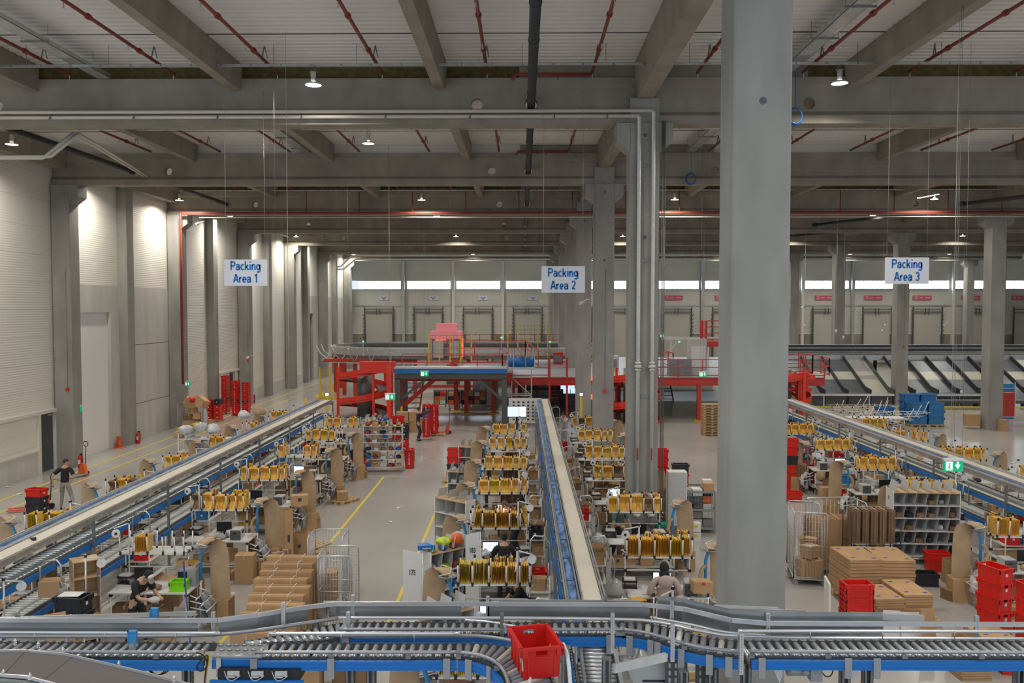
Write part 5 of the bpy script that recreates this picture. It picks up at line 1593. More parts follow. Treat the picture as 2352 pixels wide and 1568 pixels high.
def cart(x, y, rz, w, h, d, rows, cols, label, short, name='pigeonhole_cart', stuff=0, stuff_mats=('bag_grey', 'bag_white', 'kraft_dark', 'cloth_navy'), num=None, **kw):
    t = mk(cart_fn(w, h, d, rows, cols, **kw))()
    t.name = name; t.location = (x, y, 0); t.rotation_euler.z = rz
    tag(t, label, 'shelf cart')
    rnd = random.Random(int(x * 50 + y))
    k = 0
    M = Matrix.Translation((x, y, 0)) @ Matrix.Rotation(rz, 4, 'Z')
    for r in range(rows + (1 if stuff > 1 else 0)):
        for c in range(cols):
            if rnd.random() > min(stuff, .95): continue
            z = .21 + (h - .25) * r / rows
            cx = -w / 2 + w * (c + .5) / cols
            p = M @ Vector((cx, -.05, z))
            s = (w / cols) * .7
            b = MB()
            if rnd.random() < .5: b.blob((0, 0, .07), (s, d * .6, .17), seed=k + int(y))
            else: b.box((0, 0, .06), (s * .9, d * .6, .12), rnd.uniform(-.4, .4), rnd.uniform(-.2, .2))
            tag(b.build('stored_item', rnd.choice(stuff_mats), None, p, rz), 'packed item in compartment %d, %s shelf up, %s' % (c + 1, nth(r), short), 'packed item', 'packed items, ' + short)
            k += 1
    if num:
        o = text_mesh(num[0], num[1], 'print_dark', t, num[2], num[3], 'number', .7, .003)
    return t
# carts with white side boards along the centre line's left side; the numbered boards face the camera
def board(px0, px1, py, py1, ztop, Y, txt, where):
    a, c = GY(px0, py, Y), GY(px1, py1, Y)
    t = thing('side_board', 'white numbered cart side board %s' % where, 'board', ((a.x + c.x) / 2, Y, .12))
    w = (c.x - a.x) / 2; z0, z1 = a.z - .12, c.z - .12
    MB().add([(-w, 0, 0), (w, 0, 0), (w, 0, z1), (-w, 0, z0), (-w, .016, 0), (w, .016, 0), (w, .016, z1), (-w, .016, z0)], [(0, 1, 2, 3), (7, 6, 5, 4), (0, 4, 5, 1), (1, 5, 6, 2), (2, 6, 7, 3), (3, 7, 4, 0)]).build('board', 'grey_light' if False else 'white', t)
    text_mesh(txt, .16, 'print_dark', t, (0, -.004, z1 - .42), (PI / 2, 0, 0), 'number', .62, .004)
    MB().tube([(w + .02, 0, -.1), (w + .02, 0, z1)], .014, 6).box((w + .02, 0, z1 - .25), (.04, .05, .06)).build('post', 'white_tube', t)
    return t
board(925, 968, 1262, 1271, 1.75, 18.3, '175', 'reading 175 beside the front aisle line')
board(1069, 1101, 1229, 1221, 1.75, 18.75, '183', 'reading 183 left of the woman in black')
board(1068, 1111, 1137, 1134, 1.75, 24.6, '210', 'reading 210 before the pale pigeonhole cart')
board(1049, 1110, 1090, 1088, 1.7, 29.0, '221', 'reading 221 beside the red crates')
cart(-1.72, 19.2, rad(40), 1.15, 1.55, .42, 3, 4, 'white pigeonhole cart heaped with clothes and bags, beside board 175', 'clothes cart', stuff=1.5, stuff_mats=('bag_white', 'bag_grey', 'cloth_red', 'neon_yellow', 'blue_bag', 'clear_bag'))
cart(-1.95, 24.4, rad(-38), 1.2, 1.5, .40, 3, 3, 'pale plywood pigeonhole cart with empty compartments, left of board 210', 'plywood cart', stuff=.0, m='trim_cream')
cart(-1.55, 16.0, rad(35), 1.25, 1.25, .42, 2, 4, 'white pigeonhole cart with slanting boards, just behind the front guard', 'front cart', stuff=.0, tilt=False)
cart(-1.9, 33.6, rad(-20), 1.2, 1.5, .4, 3, 4, 'cream pigeonhole cart, farthest on the centre line', 'farthest centre cart', stuff=.5, m='trim_cream')
cart(-2.05, 28.9, rad(-10), .9, 1.45, .45, 3, 3, 'white pigeonhole cart with striped parcels, beside the red crates', 'cart by board 221', stuff=1.4, stuff_mats=('bag_white', 'bag_grey', 'clear_bag'))
t = thing('blue_box', 'flat bright blue box lying on the clothes cart', 'box', (-2.15, 18.85, 1.6), rad(10)); MB().bx(-.19, .19, -.13, .13, 0, .1).build('body', 'blue_beam', t); MB().bx(-.1, .1, -.132, -.13, .03, .05).build('print', 'paper', t)
b = MB().blob((0, 0, .09), (.34, .3, .22), 3); tag(b.build('folded_vest', 'neon_yellow', None, (-1.78, 19.1, 1.6)), 'neon yellow vest on top of the clothes cart', 'clothing')
b = MB().blob((0, 0, .09), (.3, .25, .25), 5); tag(b.build('folded_shirt', 'led_red' if False else 'orange', None, (-1.5, 19.25, 1.62)), 'orange shirt on top of the clothes cart', 'clothing')
b = MB().blob((0, 0, .1), (.5, .4, .3), 8); tag(b.build('plastic_bag', 'clear_bag', None, (-1.5, 19.5, 1.55)), 'clear plastic bag heap on top of the clothes cart', 'plastic bag')
# big white pigeonhole cart at the right and the grey one at the end of the aisle
cart(11.0, 23.35, rad(-4), 1.75, 2.0, .55, 5, 6, 'large white pigeonhole cart on wheels beside the black crates', 'big white right cart', stuff=.45, num=('69', .15, (-.887, .05, 1.75), (PI / 2, 0, -PI / 2)))
cart(-5.93, 36.1, rad(2), 1.62, 2.0, .5, 5, 5, 'white-framed wheeled shelf cart crammed with parcels at the aisle end', 'crammed aisle cart', name='shelf_cart', stuff=1.4, back=False, stuff_mats=('bag_grey', 'bag_white', 'kraft_dark', 'cloth_navy', 'kraft', 'blue_bag', 'cloth_red'))
cart(-7.1, 41.5, rad(-15), 1.3, 1.5, .5, 3, 4, 'pale pigeonhole cart with a blue bag on top, below the spiral', 'cart below the spiral', stuff=1.3, m='grey_light', stuff_mats=('bag_white', 'clear_bag', 'bag_grey', 'blue_bag'))
# small plywood shelf at the left
t = thing('wooden_shelf', 'light plywood shelf unit with open compartments beside the left conveyor', 'shelf', (-9.12, 17.45, 0), rad(38))
w, d, h = .52, .42, 1.75
MB().bx(-w / 2, -w / 2 + .02, -d / 2, d / 2, 0, h).bx(w / 2 - .02, w / 2, -d / 2, d / 2, 0, h).build('side_panel', 'plywood', t)
MB().bx(-w / 2, w / 2, d / 2 - .015, d / 2, 0, h).build('back_panel', 'plywood', t)
MB().bx(-w / 2, w / 2, -d / 2, d / 2, h, h + .02).build('top', 'plywood', t)
for z in (.1, .6, 1.0, 1.4): MB().bx(-w / 2, w / 2, -d / 2, d / 2, z, z + .018).build('shelf', 'plywood', t)
# near left corner
t = thing('packing_bench', 'white tube-frame bench with tape holders in the lower left corner', 'packing table', (-8.75, 14.4, 0))
MB().bx(-1.0, .55, -.45, .35, .98, 1.01).build('table_top', 'table_white', t)
for (x, y) in ((-.95, -.4), (.5, -.4), (-.95, .3), (.5, .3)): MB().tube([(x, y, 0), (x, y, .98)], .016, 6).build('leg', 'white_tube', t)
for i, (x, y, z) in enumerate(((-8.95, 14.3, 1.01), (-9.5, 15.3, 1.3), (-8.4, 16.1, 1.5), (-9.3, 13.9, 1.02))):
    TAPE.place((x, y, z), rad((20, 200, -160, 70)[i]), 'white arm with tape roll near the lower left corner, %s from the front' % nth((1, 2, 3, 0)[i]), 'tape roll holder', 'tape arms lower left', 'tape_roll_holder')
carton('open', -8.55, 15.3, .95, .6, 'open white-lined carton on the bench in the lower left corner')
carton('mid', -9.35, 16.6, 1.3, .2, 'brown box beside the plywood shelf')
carton('large', -8.0, 18.9, .3, .2, 'large plain box under the first left rack')
carton('large', -9.9, 15.2, .0, .3, 'large plain box under the lower left conveyor')
for i, (z, dx) in enumerate(((0.8, 0), (1.1, -.02))):
    BLACK.place((-8.6 + dx, 16.05, z + .06), rad(82), 'black lidded crate, %s of the pair in the lower left corner' % ('lower', 'upper')[i], 'crate', 'black crates lower left', 'plastic_crate')
t = thing('trolley', 'low grey trolley under the black crates in the lower left corner', 'trolley', (-8.6, 16.05, .06)); MB().bx(-.35, .35, -.3, .3, .74, .79).build('deck', 'grey_plastic', t)
for (x, y) in ((-.3, -.25), (.3, -.25), (-.3, .25), (.3, .25)): MB().tube([(x, y, 0), (x, y, .75)], .02, 6).build('leg', 'galv', t)
MB().bx(-.05, .0, -.2, .2, 1.42, 1.44) ; b = MB().bx(-.2, .2, -.14, .14, 0, .01); tag(b.build('paper_sheet', 'paper', None, (-8.66, 16.05, 1.49)), 'white paper on the black crates', 'paper')
t = thing('storage_bin', 'bright green plastic bin on the first left packing table', 'bin', (-7.36, 17.98, .93), 0)
tote_mesh(L=.30, W=.36, H=.22, m='green_crate', taper=.01, hole=False)(t)
t = thing('storage_box', 'black and grey plastic box behind the green bin', 'bin', (-7.3, 18.35, .93)); MB().bx(-.2, .2, -.15, .15, 0, .36).build('body', 'grey_plastic', t); MB().bx(-.18, .02, -.152, -.15, .15, .33).build('front', 'black', t)
carton('small', -7.5, 18.55, 1.28, .1, 'small brown box on top of the grey storage box')
b = MB().tube(smooth([(0, 0, 1.9), (.05, -.02, 1.2), (.16, -.1, .2), (.2, -.3, .02)]), .016, 6)
tag(b.build('pole', 'print_blue', None, (-6.83, 16.9, 0)), 'thin dark violet pole leaning by the first left table', 'pole')
b = MB().tube([(0, 0, .9), (.02, -.05, 1.75)], .012, 6); tag(b.build('pole', 'print_blue', None, (-8.55, 16.85, 0)), 'thin dark pole beside the plywood shelf', 'pole')
carton('large', -7.05, 21.4, 0, .05, 'large upright brown box before the second left table', sc=(.85, .9, 1.6))
bw = lambda *a: BUNDLE_S.place(*a)
for i, (x, y, rz) in enumerate(((-6.35, 20.6, 1.2), (-6.2, 20.9, 1.35), (-6.05, 21.2, 1.1))):
    BUNDLE_S.place((x, y, 0), rz, 'dark flat cartons leaning on the floor by the second left table, %s of three' % nth(i), 'cardboard', 'dark flat cartons left', 'carton_bundle')
for i, (x, y) in enumerate(((-7.0, 23.6), (-6.62, 23.5), (-6.2, 23.5))):
    carton('narrow' if i < 2 else 'tall', x, y, 0, .05, ('narrow brown flat-packed cartons standing, left of the tall box', 'narrow brown flat-packed cartons standing, middle of three', 'tall open brown box with printed mark at the aisle')[i])
carton('marked', -6.85, 25.9, .93, .3, 'taped brown box with mark beside the third left printer', sc=1.2)
carton('tall', -6.35, 22.6, 0, .8, 'slim tall web of kraft cardboard boxes beside the second dispenser', sc=(.8, .8, 2.2))
t = pallet(-6.1, 24.4, rad(60), 'small pallet with dark cartons at the left aisle edge', sc=.8)
t = pallet(-6.4, 30.3, rad(60), 'pallet end under brown boxes at the left aisle, further back', sc=.8)
carton('mid', -6.45, 30.2, .12, .3, 'brown box on the pallet end at the left aisle')
b = FLATL.place((-5.9, 24.2, .0), rad(15), 'single layer of flat brown cartons lying on the aisle floor', 'cardboard', None, 'flat_cartons', (1, .8, .12))
# flat carton bundles in a long row and the roll cage behind
for i in range(10):
    y = 15.9 + i * .36
    x = -4.95 - .03 * i + (.05 if i % 2 else 0) - (.05 if i > 5 else 0)
    BUNDLE.place((x, y, .144), rad(-3 + (i % 3)), 'strapped bundle of flat brown cartons, %s from the front in the row' % nth(i), 'cardboard', 'carton bundles in the row by the aisle', 'carton_bundle', (1.0, 1.15, .70 + .055 * i))
for i in range(3): pallet(-5.0, 16.4 + 1.25 * i, PI / 2, 'wooden pallet under the carton bundle row, %s from the front' % nth(i), 'pallets under the bundles')
def cage_fn(w, d, h, m='galv', shelf=False):
    def fn(root):
        MB().bx(-w / 2, w / 2, -d / 2, d / 2, .14, .17).build('deck', m, root)
        for k, (ax, a0, a1, c) in enumerate((('x', -d / 2, d / 2, -w / 2), ('x', -d / 2, d / 2, w / 2), ('y', -w / 2, w / 2, d / 2))):
            f = MB(); q = MB()
            def pt(u, z): return (c, u, z) if ax == 'x' else (u, c, z)
            f.tube([pt(a0, .17), pt(a0, h - .05), pt(a0 + .06, h), pt(a1 - .06, h), pt(a1, h - .05), pt(a1, .17)], .015, 6)
            f.tube([pt(a0, .2), pt(a1, .2)], .012, 5).tube([pt(a0, h * .55), pt(a1, h * .55)], .012, 5)
            n = 11
            for i in range(1, n): q.tube([pt(a0 + (a1 - a0) * i / n, .2), pt(a0 + (a1 - a0) * i / n, h - .02)], .005, 4)
            for z in range(1, 7): q.tube([pt(a0, .2 + (h - .2) * z / 7), pt(a1, .2 + (h - .2) * z / 7)], .0035, 4)
            g = f.build('side_frame', m, root); q.build('wire_mesh', m, g)
        if shelf: MB().bx(-w / 2, w / 2, -d / 2, d / 2, h * .5, h * .5 + .02).build('shelf', m, root)
        for x in (-w / 2 + .06, w / 2 - .06):
            for y in (-d / 2 + .06, d / 2 - .06):
                MB().tube([(x - .015, y, .06), (x + .015, y, .06)], .06, 10).build('wheel', 'grey_plastic', root)
    return fn
CAGE = Proto(mk(cage_fn(.8, .72, 1.7))); CAGEB = Proto(mk(cage_fn(1.3, .8, 1.85, 'galv'))); 
CAGE.place((-4.55, 19.75, 0), rad(0), 'galvanised wire roll cage at the end of the carton bundle row', 'roll cage', None, 'roll_cage')
CAGE.place((-4.0, 18.3, 0), rad(90), 'galvanised wire roll cage seen edge-on, right of the carton bundles', 'roll cage', None, 'roll_cage')
carton('large', -4.6, 19.75, .17, .1, 'brown box with red print inside the roll cage', sc=(.9, .9, 1.4))
# blue pallet, dark boxes below the front conveyor
carton('large', -4.1, 15.2, 0, .1, 'brown box on the floor below the front conveyor', sc=1.6)
carton('dark', -3.2, 15.6, 0, .1, 'dark torn box on the floor below the front conveyor', sc=(1.3, 1.3, 1.8))
RED.place((-7.2, 15.4, 0), .3, 'red crate on the floor under the left conveyor beam', 'crate', None, 'plastic_crate')
# --- left wall things
t = thing('roll_cage', 'wire roll cage filled with brown waste boxes by the left wall', 'roll cage', (-18.75, 48.0, 0)); cage_fn(1.35, .85, 1.55)(t)
for i, (x, y, z, rz, kd, sc, l) in enumerate(((-.35, 0, .2, .3, 'mid', 1.1, 'lower left'), (.3, 0, .2, -.4, 'mid', 1.2, 'lower right'), (-.3, .1, .62, .5, 'dark', 1, 'middle left'), (.25, 0, .62, .1, 'open', 1, 'middle'),
        (.0, .1, 1.0, .9, 'mid', 1, 'upper'), (-.25, 0, 1.4, .5, 'mid', 1.5, 'tilted top left'), (.42, .0, 1.42, -.5, 'mid', 1.6, 'tilted top right'))):
    carton(kd, -18.75 + x, 48 + y, z, (.25 * (i % 3 - 1), .5 if i > 4 else .1, rz), 'brown waste box, %s in the wall cage' % l, 'boxes in the wall cage', sc)
b = MB().blob((0, 0, 0), (.5, .3, .25), 4); tag(b.build('waste_bag', 'line_yellow', None, (-18.45, 47.7, .35)), 'yellow bag low in the wall cage', 'plastic bag')
b = MB().blob((0, 0, 0), (.5, .4, .35), 14); tag(b.build('waste_bag', 'red_crate', None, (-18.75, 47.9, 1.75)), 'red bag on top of the wall cage', 'plastic bag')
b = MB().blob((0, 0, 0), (.3, .3, 1.0), 9); tag(b.build('waste_bag', 'clear_bag', None, (-18.0, 47.9, .75)), 'clear plastic film bag on the side of the wall cage', 'plastic bag')
carton('narrow', -17.75, 48.0, 0, 0, 'slim upright brown carton right of the wall cage', sc=.8)
carton('small', -19.2, 47.2, 0, 0, 'small brown box on the floor before the wall cage', sc=1.4)
def pstack(x, y, n, pitch, cols, where, rz=PI / 2 * 0, top='red'):
    pallet(x, y, 0, 'wooden pallet under the crates %s' % where, sc=.75)
    crate_stack(x, y, cols, pitch, rz, where, z0=.108)
for i, (x, y, n, p, wh) in enumerate(((-19.15, 51.8, 4, .31, 'left of the tall wall stacks'), (-18.62, 51.8, 4, .31, 'just right of the wall cage'), (-18.5, 54.6, 15, .13, 'tallest by the wall'),
        (-17.95, 55.0, 14, .13, 'rightmost by the wall'), (-19.5, 55.6, 17, .13, 'hard against the wall'))):
    cols = ['red'] * n
    if n > 8: cols[n // 3] = 'black'
    if n == 4: cols[3] = 'black' if i == 1 else 'red'
    crate_stack(x, y, cols, p, 0, wh, z0=.108)
pallet(-18.9, 51.8, 0, 'wooden pallet under the low crates by the wall cage'); pallet(-18.3, 54.8, 0, 'wooden pallet under the tall red crates by the wall'); pallet(-19.5, 55.6, PI / 2, 'wooden pallet hard against the wall')
x, y = H(275, 1027)
t = thing('corner_guard', 'orange steel corner guard at the gate jamb', 'corner guard', (x, y, 0)); MB().bx(-.15, .1, 0, .02, 0, .55).bx(.08, .1, -.3, .02, 0, .4).bx(-.15, .3, -.35, .02, 0, .03).build('body', 'orange', t)
x, y = H(684, 878); t = thing('corner_guard', 'orange steel guard far back on the left wall', 'corner guard', (x, y, 0)); MB().bx(-.15, .15, 0, .02, 0, .6).build('body', 'orange', t)
def extinguisher(px, py, where, z=0.0):
    x, y = H(px, py)
    t = thing('fire_extinguisher', 'red fire extinguisher %s' % where, 'fire extinguisher', (x, y, z))
    MB().lathe([(.001, 0), (.09, 0), (.1, .04), (.1, .45), (.07, .54), (.03, .58), (.001, .58)], n=12).build('body', 'red_crate', t)
    MB().bx(-.03, .09, -.02, .02, .58, .64).tube([(.03, 0, .6), (.11, -.02, .5), (.11, -.03, .2)], .012, 5).build('valve', 'black', t)
    MB().bx(-.05, .05, -.104, -.1, .2, .38).build('sticker', 'paper', t)
extinguisher(318, 1018, 'on the floor beside the slim wall column'); extinguisher(583, 926, 'at the foot of a far wall column'); extinguisher(185, 1075, 'on the floor before the big wall column'); extinguisher(2068, 926, 'at the foot of the column by the chutes')
for i, (x, y, z, wh) in enumerate(((-19.7, 36.58, 3.45, 'on the first big wall column'), (3.55, 36.55, 3.4, 'on the centre column behind the pipes'), (-19.6, 60.55, 3.2, 'on a far wall column'), (26.95, 60.5, 4.2, 'on the column before the chutes'))):
    t = thing('alarm_button', 'red alarm sounder %s' % wh, 'alarm', (x, y, z)); MB().disc((0, -.03, 0), .075, 'Y', .07, 14).build('body', 'red_crate', t)
    MB().tube([(0, 0, .06), (0, 0, 8.6 - z)], .008, 4).build('cable', 'galv_dark', t)
for i, (px, py, Y) in enumerate(((1339, 693, 36.5), (457, 512, 48.4), (571, 820, 60), (1843, 705, 66))):
    p = GY(px, py, Y); t = thing('camera_unit', 'small white surveillance camera on a bracket, %s around the hall' % nth(i), 'camera', p)
    MB().tube([(0, 0, 0), (-.14, -.1, -.08)], .07, 8).build('body', 'trim_cream', t); MB().tube([(0, 0, 0), (.15, .05, .1), (.3, .1, .1)], .02, 5).build('bracket', 'trim_cream', t)
# pallet trucks
def truck_fn(h=1.2, col='orange'):
    def fn(root):
        for s in (-.19, .19):
            MB().add([(s - .08, -.1, .06), (s + .08, -.1, .06), (s + .08, 1.15, .05), (s - .08, 1.15, .05), (s - .08, -.1, .10), (s + .08, -.1, .10), (s + .05, 1.15, .08), (s - .05, 1.15, .08)], [(3, 2, 1, 0), (4, 5, 6, 7), (0, 1, 5, 4), (1, 2, 6, 5), (2, 3, 7, 6), (3, 0, 4, 7)]).build('fork', 'grey_plastic' if col == 'orange' else 'steel_red', root)
        MB().add([(-.27, -.12, .08), (.27, -.12, .08), (.1, -.14, .48), (-.1, -.14, .48), (-.27, .02, .08), (.27, .02, .08), (.1, -.04, .48), (-.1, -.04, .48)], [(0, 1, 2, 3), (7, 6, 5, 4), (0, 4, 5, 1), (1, 5, 6, 2), (2, 6, 7, 3), (3, 7, 4, 0)]).build('hydraulic_housing', col, root)
        MB().tube([(0, -.16, .3), (0, -.2, h)], .02, 8).build('handle_bar', 'steel_grey', root)
        MB().tube([(0, -.2, h - .02), (-.13, -.2, h + .04), (-.15, -.2, h + .16), (-.08, -.2, h + .2), (.08, -.2, h + .2), (.15, -.2, h + .16), (.13, -.2, h + .04), (0, -.2, h - .02)], .015, 6).build('handle', 'black', root)
        for s in (-.06, .06): MB().tube([(s - .02, -.2, .09), (s + .02, -.2, .09)], .09, 12).build('wheel', 'black', root)
    return fn
x, y = H(188, 1092)
t = thing('pallet_truck', 'orange hand pallet truck parked by the white gate', 'pallet truck', (x, y, 0), rad(150)); truck_fn(1.2)(t)
x, y = H(128, 1165)
t = thing('pallet_truck', 'red hand pallet truck pulled by the man in the black shirt', 'pallet truck', (x - .25, y - .2, 0), rad(115)); truck_fn(1.0, 'steel_red')(t)
x, y = H(78, 1190)
crate_stack(x, y + .2, ['black', 'black', 'red'], .26, rad(80), 'on the left wall pallet truck', z0=.12)
x, y = H(1020, 997)
t = thing('pallet_truck', 'red hand pallet truck with tall handle in the centre aisle', 'pallet truck', (x + .1, y + .2, 0), rad(105)); truck_fn(1.25, 'steel_red')(t)
x, y = H(1003, 1000); pallet(x, y, rad(8), 'wooden pallet on the forks in the centre aisle')
x, y = H(979, 1010)
crate_stack(x, y + .2, ['red'] * 7 + ['red'] * 5 + ['blue'] + ['red', 'black', 'black', 'red', 'red'], .082, 0, 'touched by the man in the aisle', z0=.144)
x, y = H(996, 1003)
crate_stack(x, y + .5, ['red'] * 16, .082, 0, 'on the pallet behind the man', z0=.144)
x, y = H(941, 1073); crate_stack(x, y, ['red'] * 6, [.09] * 3 + [.1] * 2 + [.3], rad(3), 'right of the crammed shelf cart', z0=.02, group='crates at the aisle end')
x, y = H(931, 1045); crate_stack(x - .1, y + .6, ['red', 'red', 'black', 'black'], .33, rad(3), 'behind the nested red crates', z0=.1)
x, y = H(905, 1040); crate_stack(x, y + 1.4, ['red', 'red', 'black', 'red'], .33, rad(90), 'half hidden behind the shelf cart', z0=.3)
x, y = H(822, 1090); crate_stack(x, y + .1, ['red', 'red', 'black'], .34, rad(85), 'left of the crammed shelf cart', z0=.02)
x, y = H(925, 992); carton('large', x, y, 0, 0, 'brown box beside the blue pallet, left of the man', sc=1.3); carton('large', x + .75, y + .1, 0, 0, 'brown box just left of the man in navy', sc=1.3)
carton('large', x + .7, y + .1, .6, 0, 'upper brown box left of the man in navy', sc=1.2); carton('large', x, y, .6, 0.05, 'upper brown box with blue print left of the man', sc=1.2)
x, y = H(1047, 1107); pallet(x, y, rad(0), 'wooden pallet under the crates beside board 221', sc=.9)
crate_stack(x - .05, y, ['red', 'black', 'red', 'red'], .31, rad(90), 'front left beside board 221', z0=.13)
crate_stack(x + .72, y + .6, ['red', 'black', 'black', 'red'], .31, rad(90), 'back right beside board 221', z0=.13)
# --- between the columns
x, y = H(1562, 1150)
crate_stack(x, y, ['red', 'red', 'red', 'black'], .34, rad(90), 'right of the control cabinet', z0=.02)
crate_stack(x - .55, y + 1.2, ['red'] * 5, .34, rad(90), 'behind the control cabinet', z0=.02)
for i in range(12):
    pallet(10.3, 46.5, rad(2), 'wooden pallet, %s from the floor, tall pile before the red platform' % nth(i), 'tall pallet pile', .146 * i)
for i in range(9):
    pallet(11.3, 45.2, rad(-3), 'wooden pallet, %s from the floor, low pile behind the big column' % nth(i), 'low pallet pile', .146 * i)
t = thing('mesh_container', 'grey steel mesh container full of small boxes beside the big column', 'container', (5.3, 26.8, 0), rad(-5))
f = MB()
for x in (-.72, .72):
    for y in (-.55, .55): f.bx(x - .03, x + .03, y - .03, y + .03, 0, 1.3)
for z in (.15, .72, 1.28):
    f.bx(-.72, .72, -.57, -.53, z - .03, z + .03).bx(-.72, .72, .53, .57, z - .03, z + .03).bx(-.74, -.70, -.55, .55, z - .03, z + .03).bx(.70, .74, -.55, .55, z - .03, z + .03)
f.build('frame', 'dish_grey', t); MB().bx(-.7, .7, -.53, .53, .15, .18).build('deck', 'dish_grey', t)
q = MB()
for i in range(1, 14): q.bx(-.7 + .1 * i - .003, -.7 + .1 * i + .003, -.56, -.55, .18, 1.25).bx(.715, .721, -.55 + .08 * i - .003, -.55 + .08 * i + .003, .18, 1.25)
for i in range(1, 10): q.bx(-.7, .7, -.562, -.555, .15 + .11 * i, .156 + .11 * i)
q.build('wire_mesh', 'dish_grey', t)
rnd = random.Random(11)
k = 0
for zz in (.18, .42, .66, .90, 1.12):
    for q in range(4):
        m = rnd.choice(['orange', 'black', 'kraft', 'white', 'steel_grey', 'kraft', 'cloth_grey'])
        b = MB().bx(-.15, .15, -.2, .2, 0, .2)
        tag(b.build('shoe_box', m, None, (5.3 - .5 + q * .33, 26.55 + .03 * q, zz), rnd.uniform(-.12, .12)), '%s small box, %s layer up, %s from the left in the mesh container' % ({'orange': 'orange', 'black': 'black', 'kraft': 'brown', 'white': 'white', 'steel_grey': 'dark grey', 'cloth_grey': 'grey'}[m], nth(int((zz - .1) / .24)), nth(q)), 'box', 'boxes in the mesh container'); k += 1
carton('white', 5.85, 26.9, 1.28, .1, 'white box on top of the mesh container'); carton('mid', 5.8, 26.5, 1.28, .1, 'brown box on the mesh container corner', sc=.8)
for i, (px, py, z) in enumerate(((1574, 1238, 0), (1596, 1240, 0), (1574, 1238, .28), (1596, 1240, .28))):
    x, y = H(px, py)
    carton('white', x, y, z, 0, 'white box with yellow label, %s' % ('lower left of four', 'lower right of four', 'upper left of four', 'upper right of four')[i], 'white boxes beside the second right dispenser')
    b = MB().bx(-.06, .06, -.001, 0, -.04, .04); tag(b.build('label', 'line_yellow', None, (x, y - .131, z + .16)), 'yellow label on the white box, %s of four' % nth(i), 'label', 'yellow box labels')
x, y = H(1545, 1235); carton('large', x, y, .0, 0, 'brown box left of the white boxes', sc=.9); carton('open', x, y, .42, 0, 'open brown box above, left of the white boxes')
crate_stack(4.85, 18.6, ['red', 'black', 'red'], .33, 0, 'beside the beige-hooded worker', z0=.02)
t = thing('parcel', 'crumpled brown kraft parcel with red mark beside the beige-hooded worker', 'parcel', (3.75, 17.7, 1.02)); MB().box((0, 0, .14), (.42, .3, .24), .15, .08).build('body', 'kraft', t); MB().bx(-.05, .06, -.155, -.15, .2, .26).build('print', 'print_red', t)
t = thing('padded_parcel', 'single golden padded envelope lying on the white table by the beige-hooded worker', 'envelope', (2.35, 17.45, .935), rad(25)); MB().box((0, 0, .01), (.38, .26, .02)).build('body', 'envelope', t)
t = thing('plastic_parcel', 'crumpled golden envelope ball on the front rack near the big column', 'envelope', (4.0, 14.2, 1.62)); MB().blob((0, 0, .1), (.35, .25, .3), 7).build('body', 'envelope', t)
t = thing('plastic_parcel', 'green bag on the front rack near the big column', 'plastic bag', (3.05, 14.2, 1.62)); MB().blob((0, 0, .1), (.2, .2, .24), 9).build('body', 'exit_green' if False else 'green_pump', t)
# --- right bay: cages, pallets of flat cartons, crates
CAGEB.place((7.35, 21.9, 0), rad(80), 'tall wire roll cage with clear film, right of the big column', 'roll cage', None, 'roll_cage')
CAGEB.place((8.35, 22.6, 0), rad(8), 'wire roll cage holding dark flat cartons behind the carton pallet', 'roll cage', None, 'roll_cage')
for i in range(7):
    BUNDLE.place((8.1, 22.3 + .09 * i, .17 + 0), rad(5), 'flat brown cartons in the roll cage, %s from the front' % nth(i), 'cardboard', 'cartons in the right roll cage', 'carton_bundle', (.9, .35, 1.25))
for i in range(4): carton(('large', 'dark', 'mid', 'open')[i], 7.3 + .1 * (i % 2), 21.5 + .45 * (i % 2), .17 + .5 * (i // 2), .3 * i, 'brown waste box, %s in the cage right of the big column' % nth(i), 'boxes in the cage by the column')
t = thing('wire_rack', 'black wire rack carrying dark carton bundles behind the carton pallet', 'rack', (8.95, 21.75, 0))
f = MB()
for x in (-.62, .62):
    for y in (-.3, .3): f.tube([(x, y, 0), (x, y, 1.75 if x < 0 else 1.45)], .014, 6)
for z in (.5, .98): 
    for y in (-.3, -.1, .1, .3): f.tube([(-.62, y, z), (.62, y, z)], .01, 5)
f.build('frame', 'black', t)
for i in range(5):
    BUNDLE_S.place((8.5 + .22 * i, 21.75, 1.0), rad(90), 'dark strapped carton bundle on the black rack, %s from the left' % nth(i), 'cardboard', 'dark bundles on the black rack', 'carton_bundle')
for i in range(2):
    BUNDLE_S.place((8.5 + .45 * i, 21.75, .02), rad(70), 'dark carton bundle low on the black rack, %s' % ('left', 'right')[i], 'cardboard', 'dark bundles on the black rack', 'carton_bundle')
pallet(8.45, 20.1, rad(0), 'wooden pallet under the tall flat carton piles', sc=(1.5, 1.4, 1)); pallet(8.3, 18.9, rad(2), 'wooden pallet under the low flat carton piles', sc=(1.45, 1.1, 1))
FLAT.place((8.0, 20.35, .144), rad(4), 'tall pile of flat brown cartons with blue print, left of two', 'cardboard', None, 'flat_cartons', (1, 1, 1.75))
FLAT.place((8.83, 20.4, .144), rad(-2), 'tall pile of flat brown cartons with blue print, right of two', 'cardboard', None, 'flat_cartons', (1, 1, 1.7))
FLATL.place((8.02, 19.0, .144), rad(5), 'low pile of flat brown cartons before the tall ones, left', 'cardboard', None, 'flat_cartons', (1.05, 1, 1.15))
FLATL.place((8.72, 19.2, .144), rad(3), 'low pile of flat brown cartons before the tall ones, right', 'cardboard', None, 'flat_cartons', (1.05, 1.1, 1.25))
crate_stack(7.1, 17.95, ['red'] * 7, [.10] * 7, rad(90), 'nested before the carton piles', z0=.25)
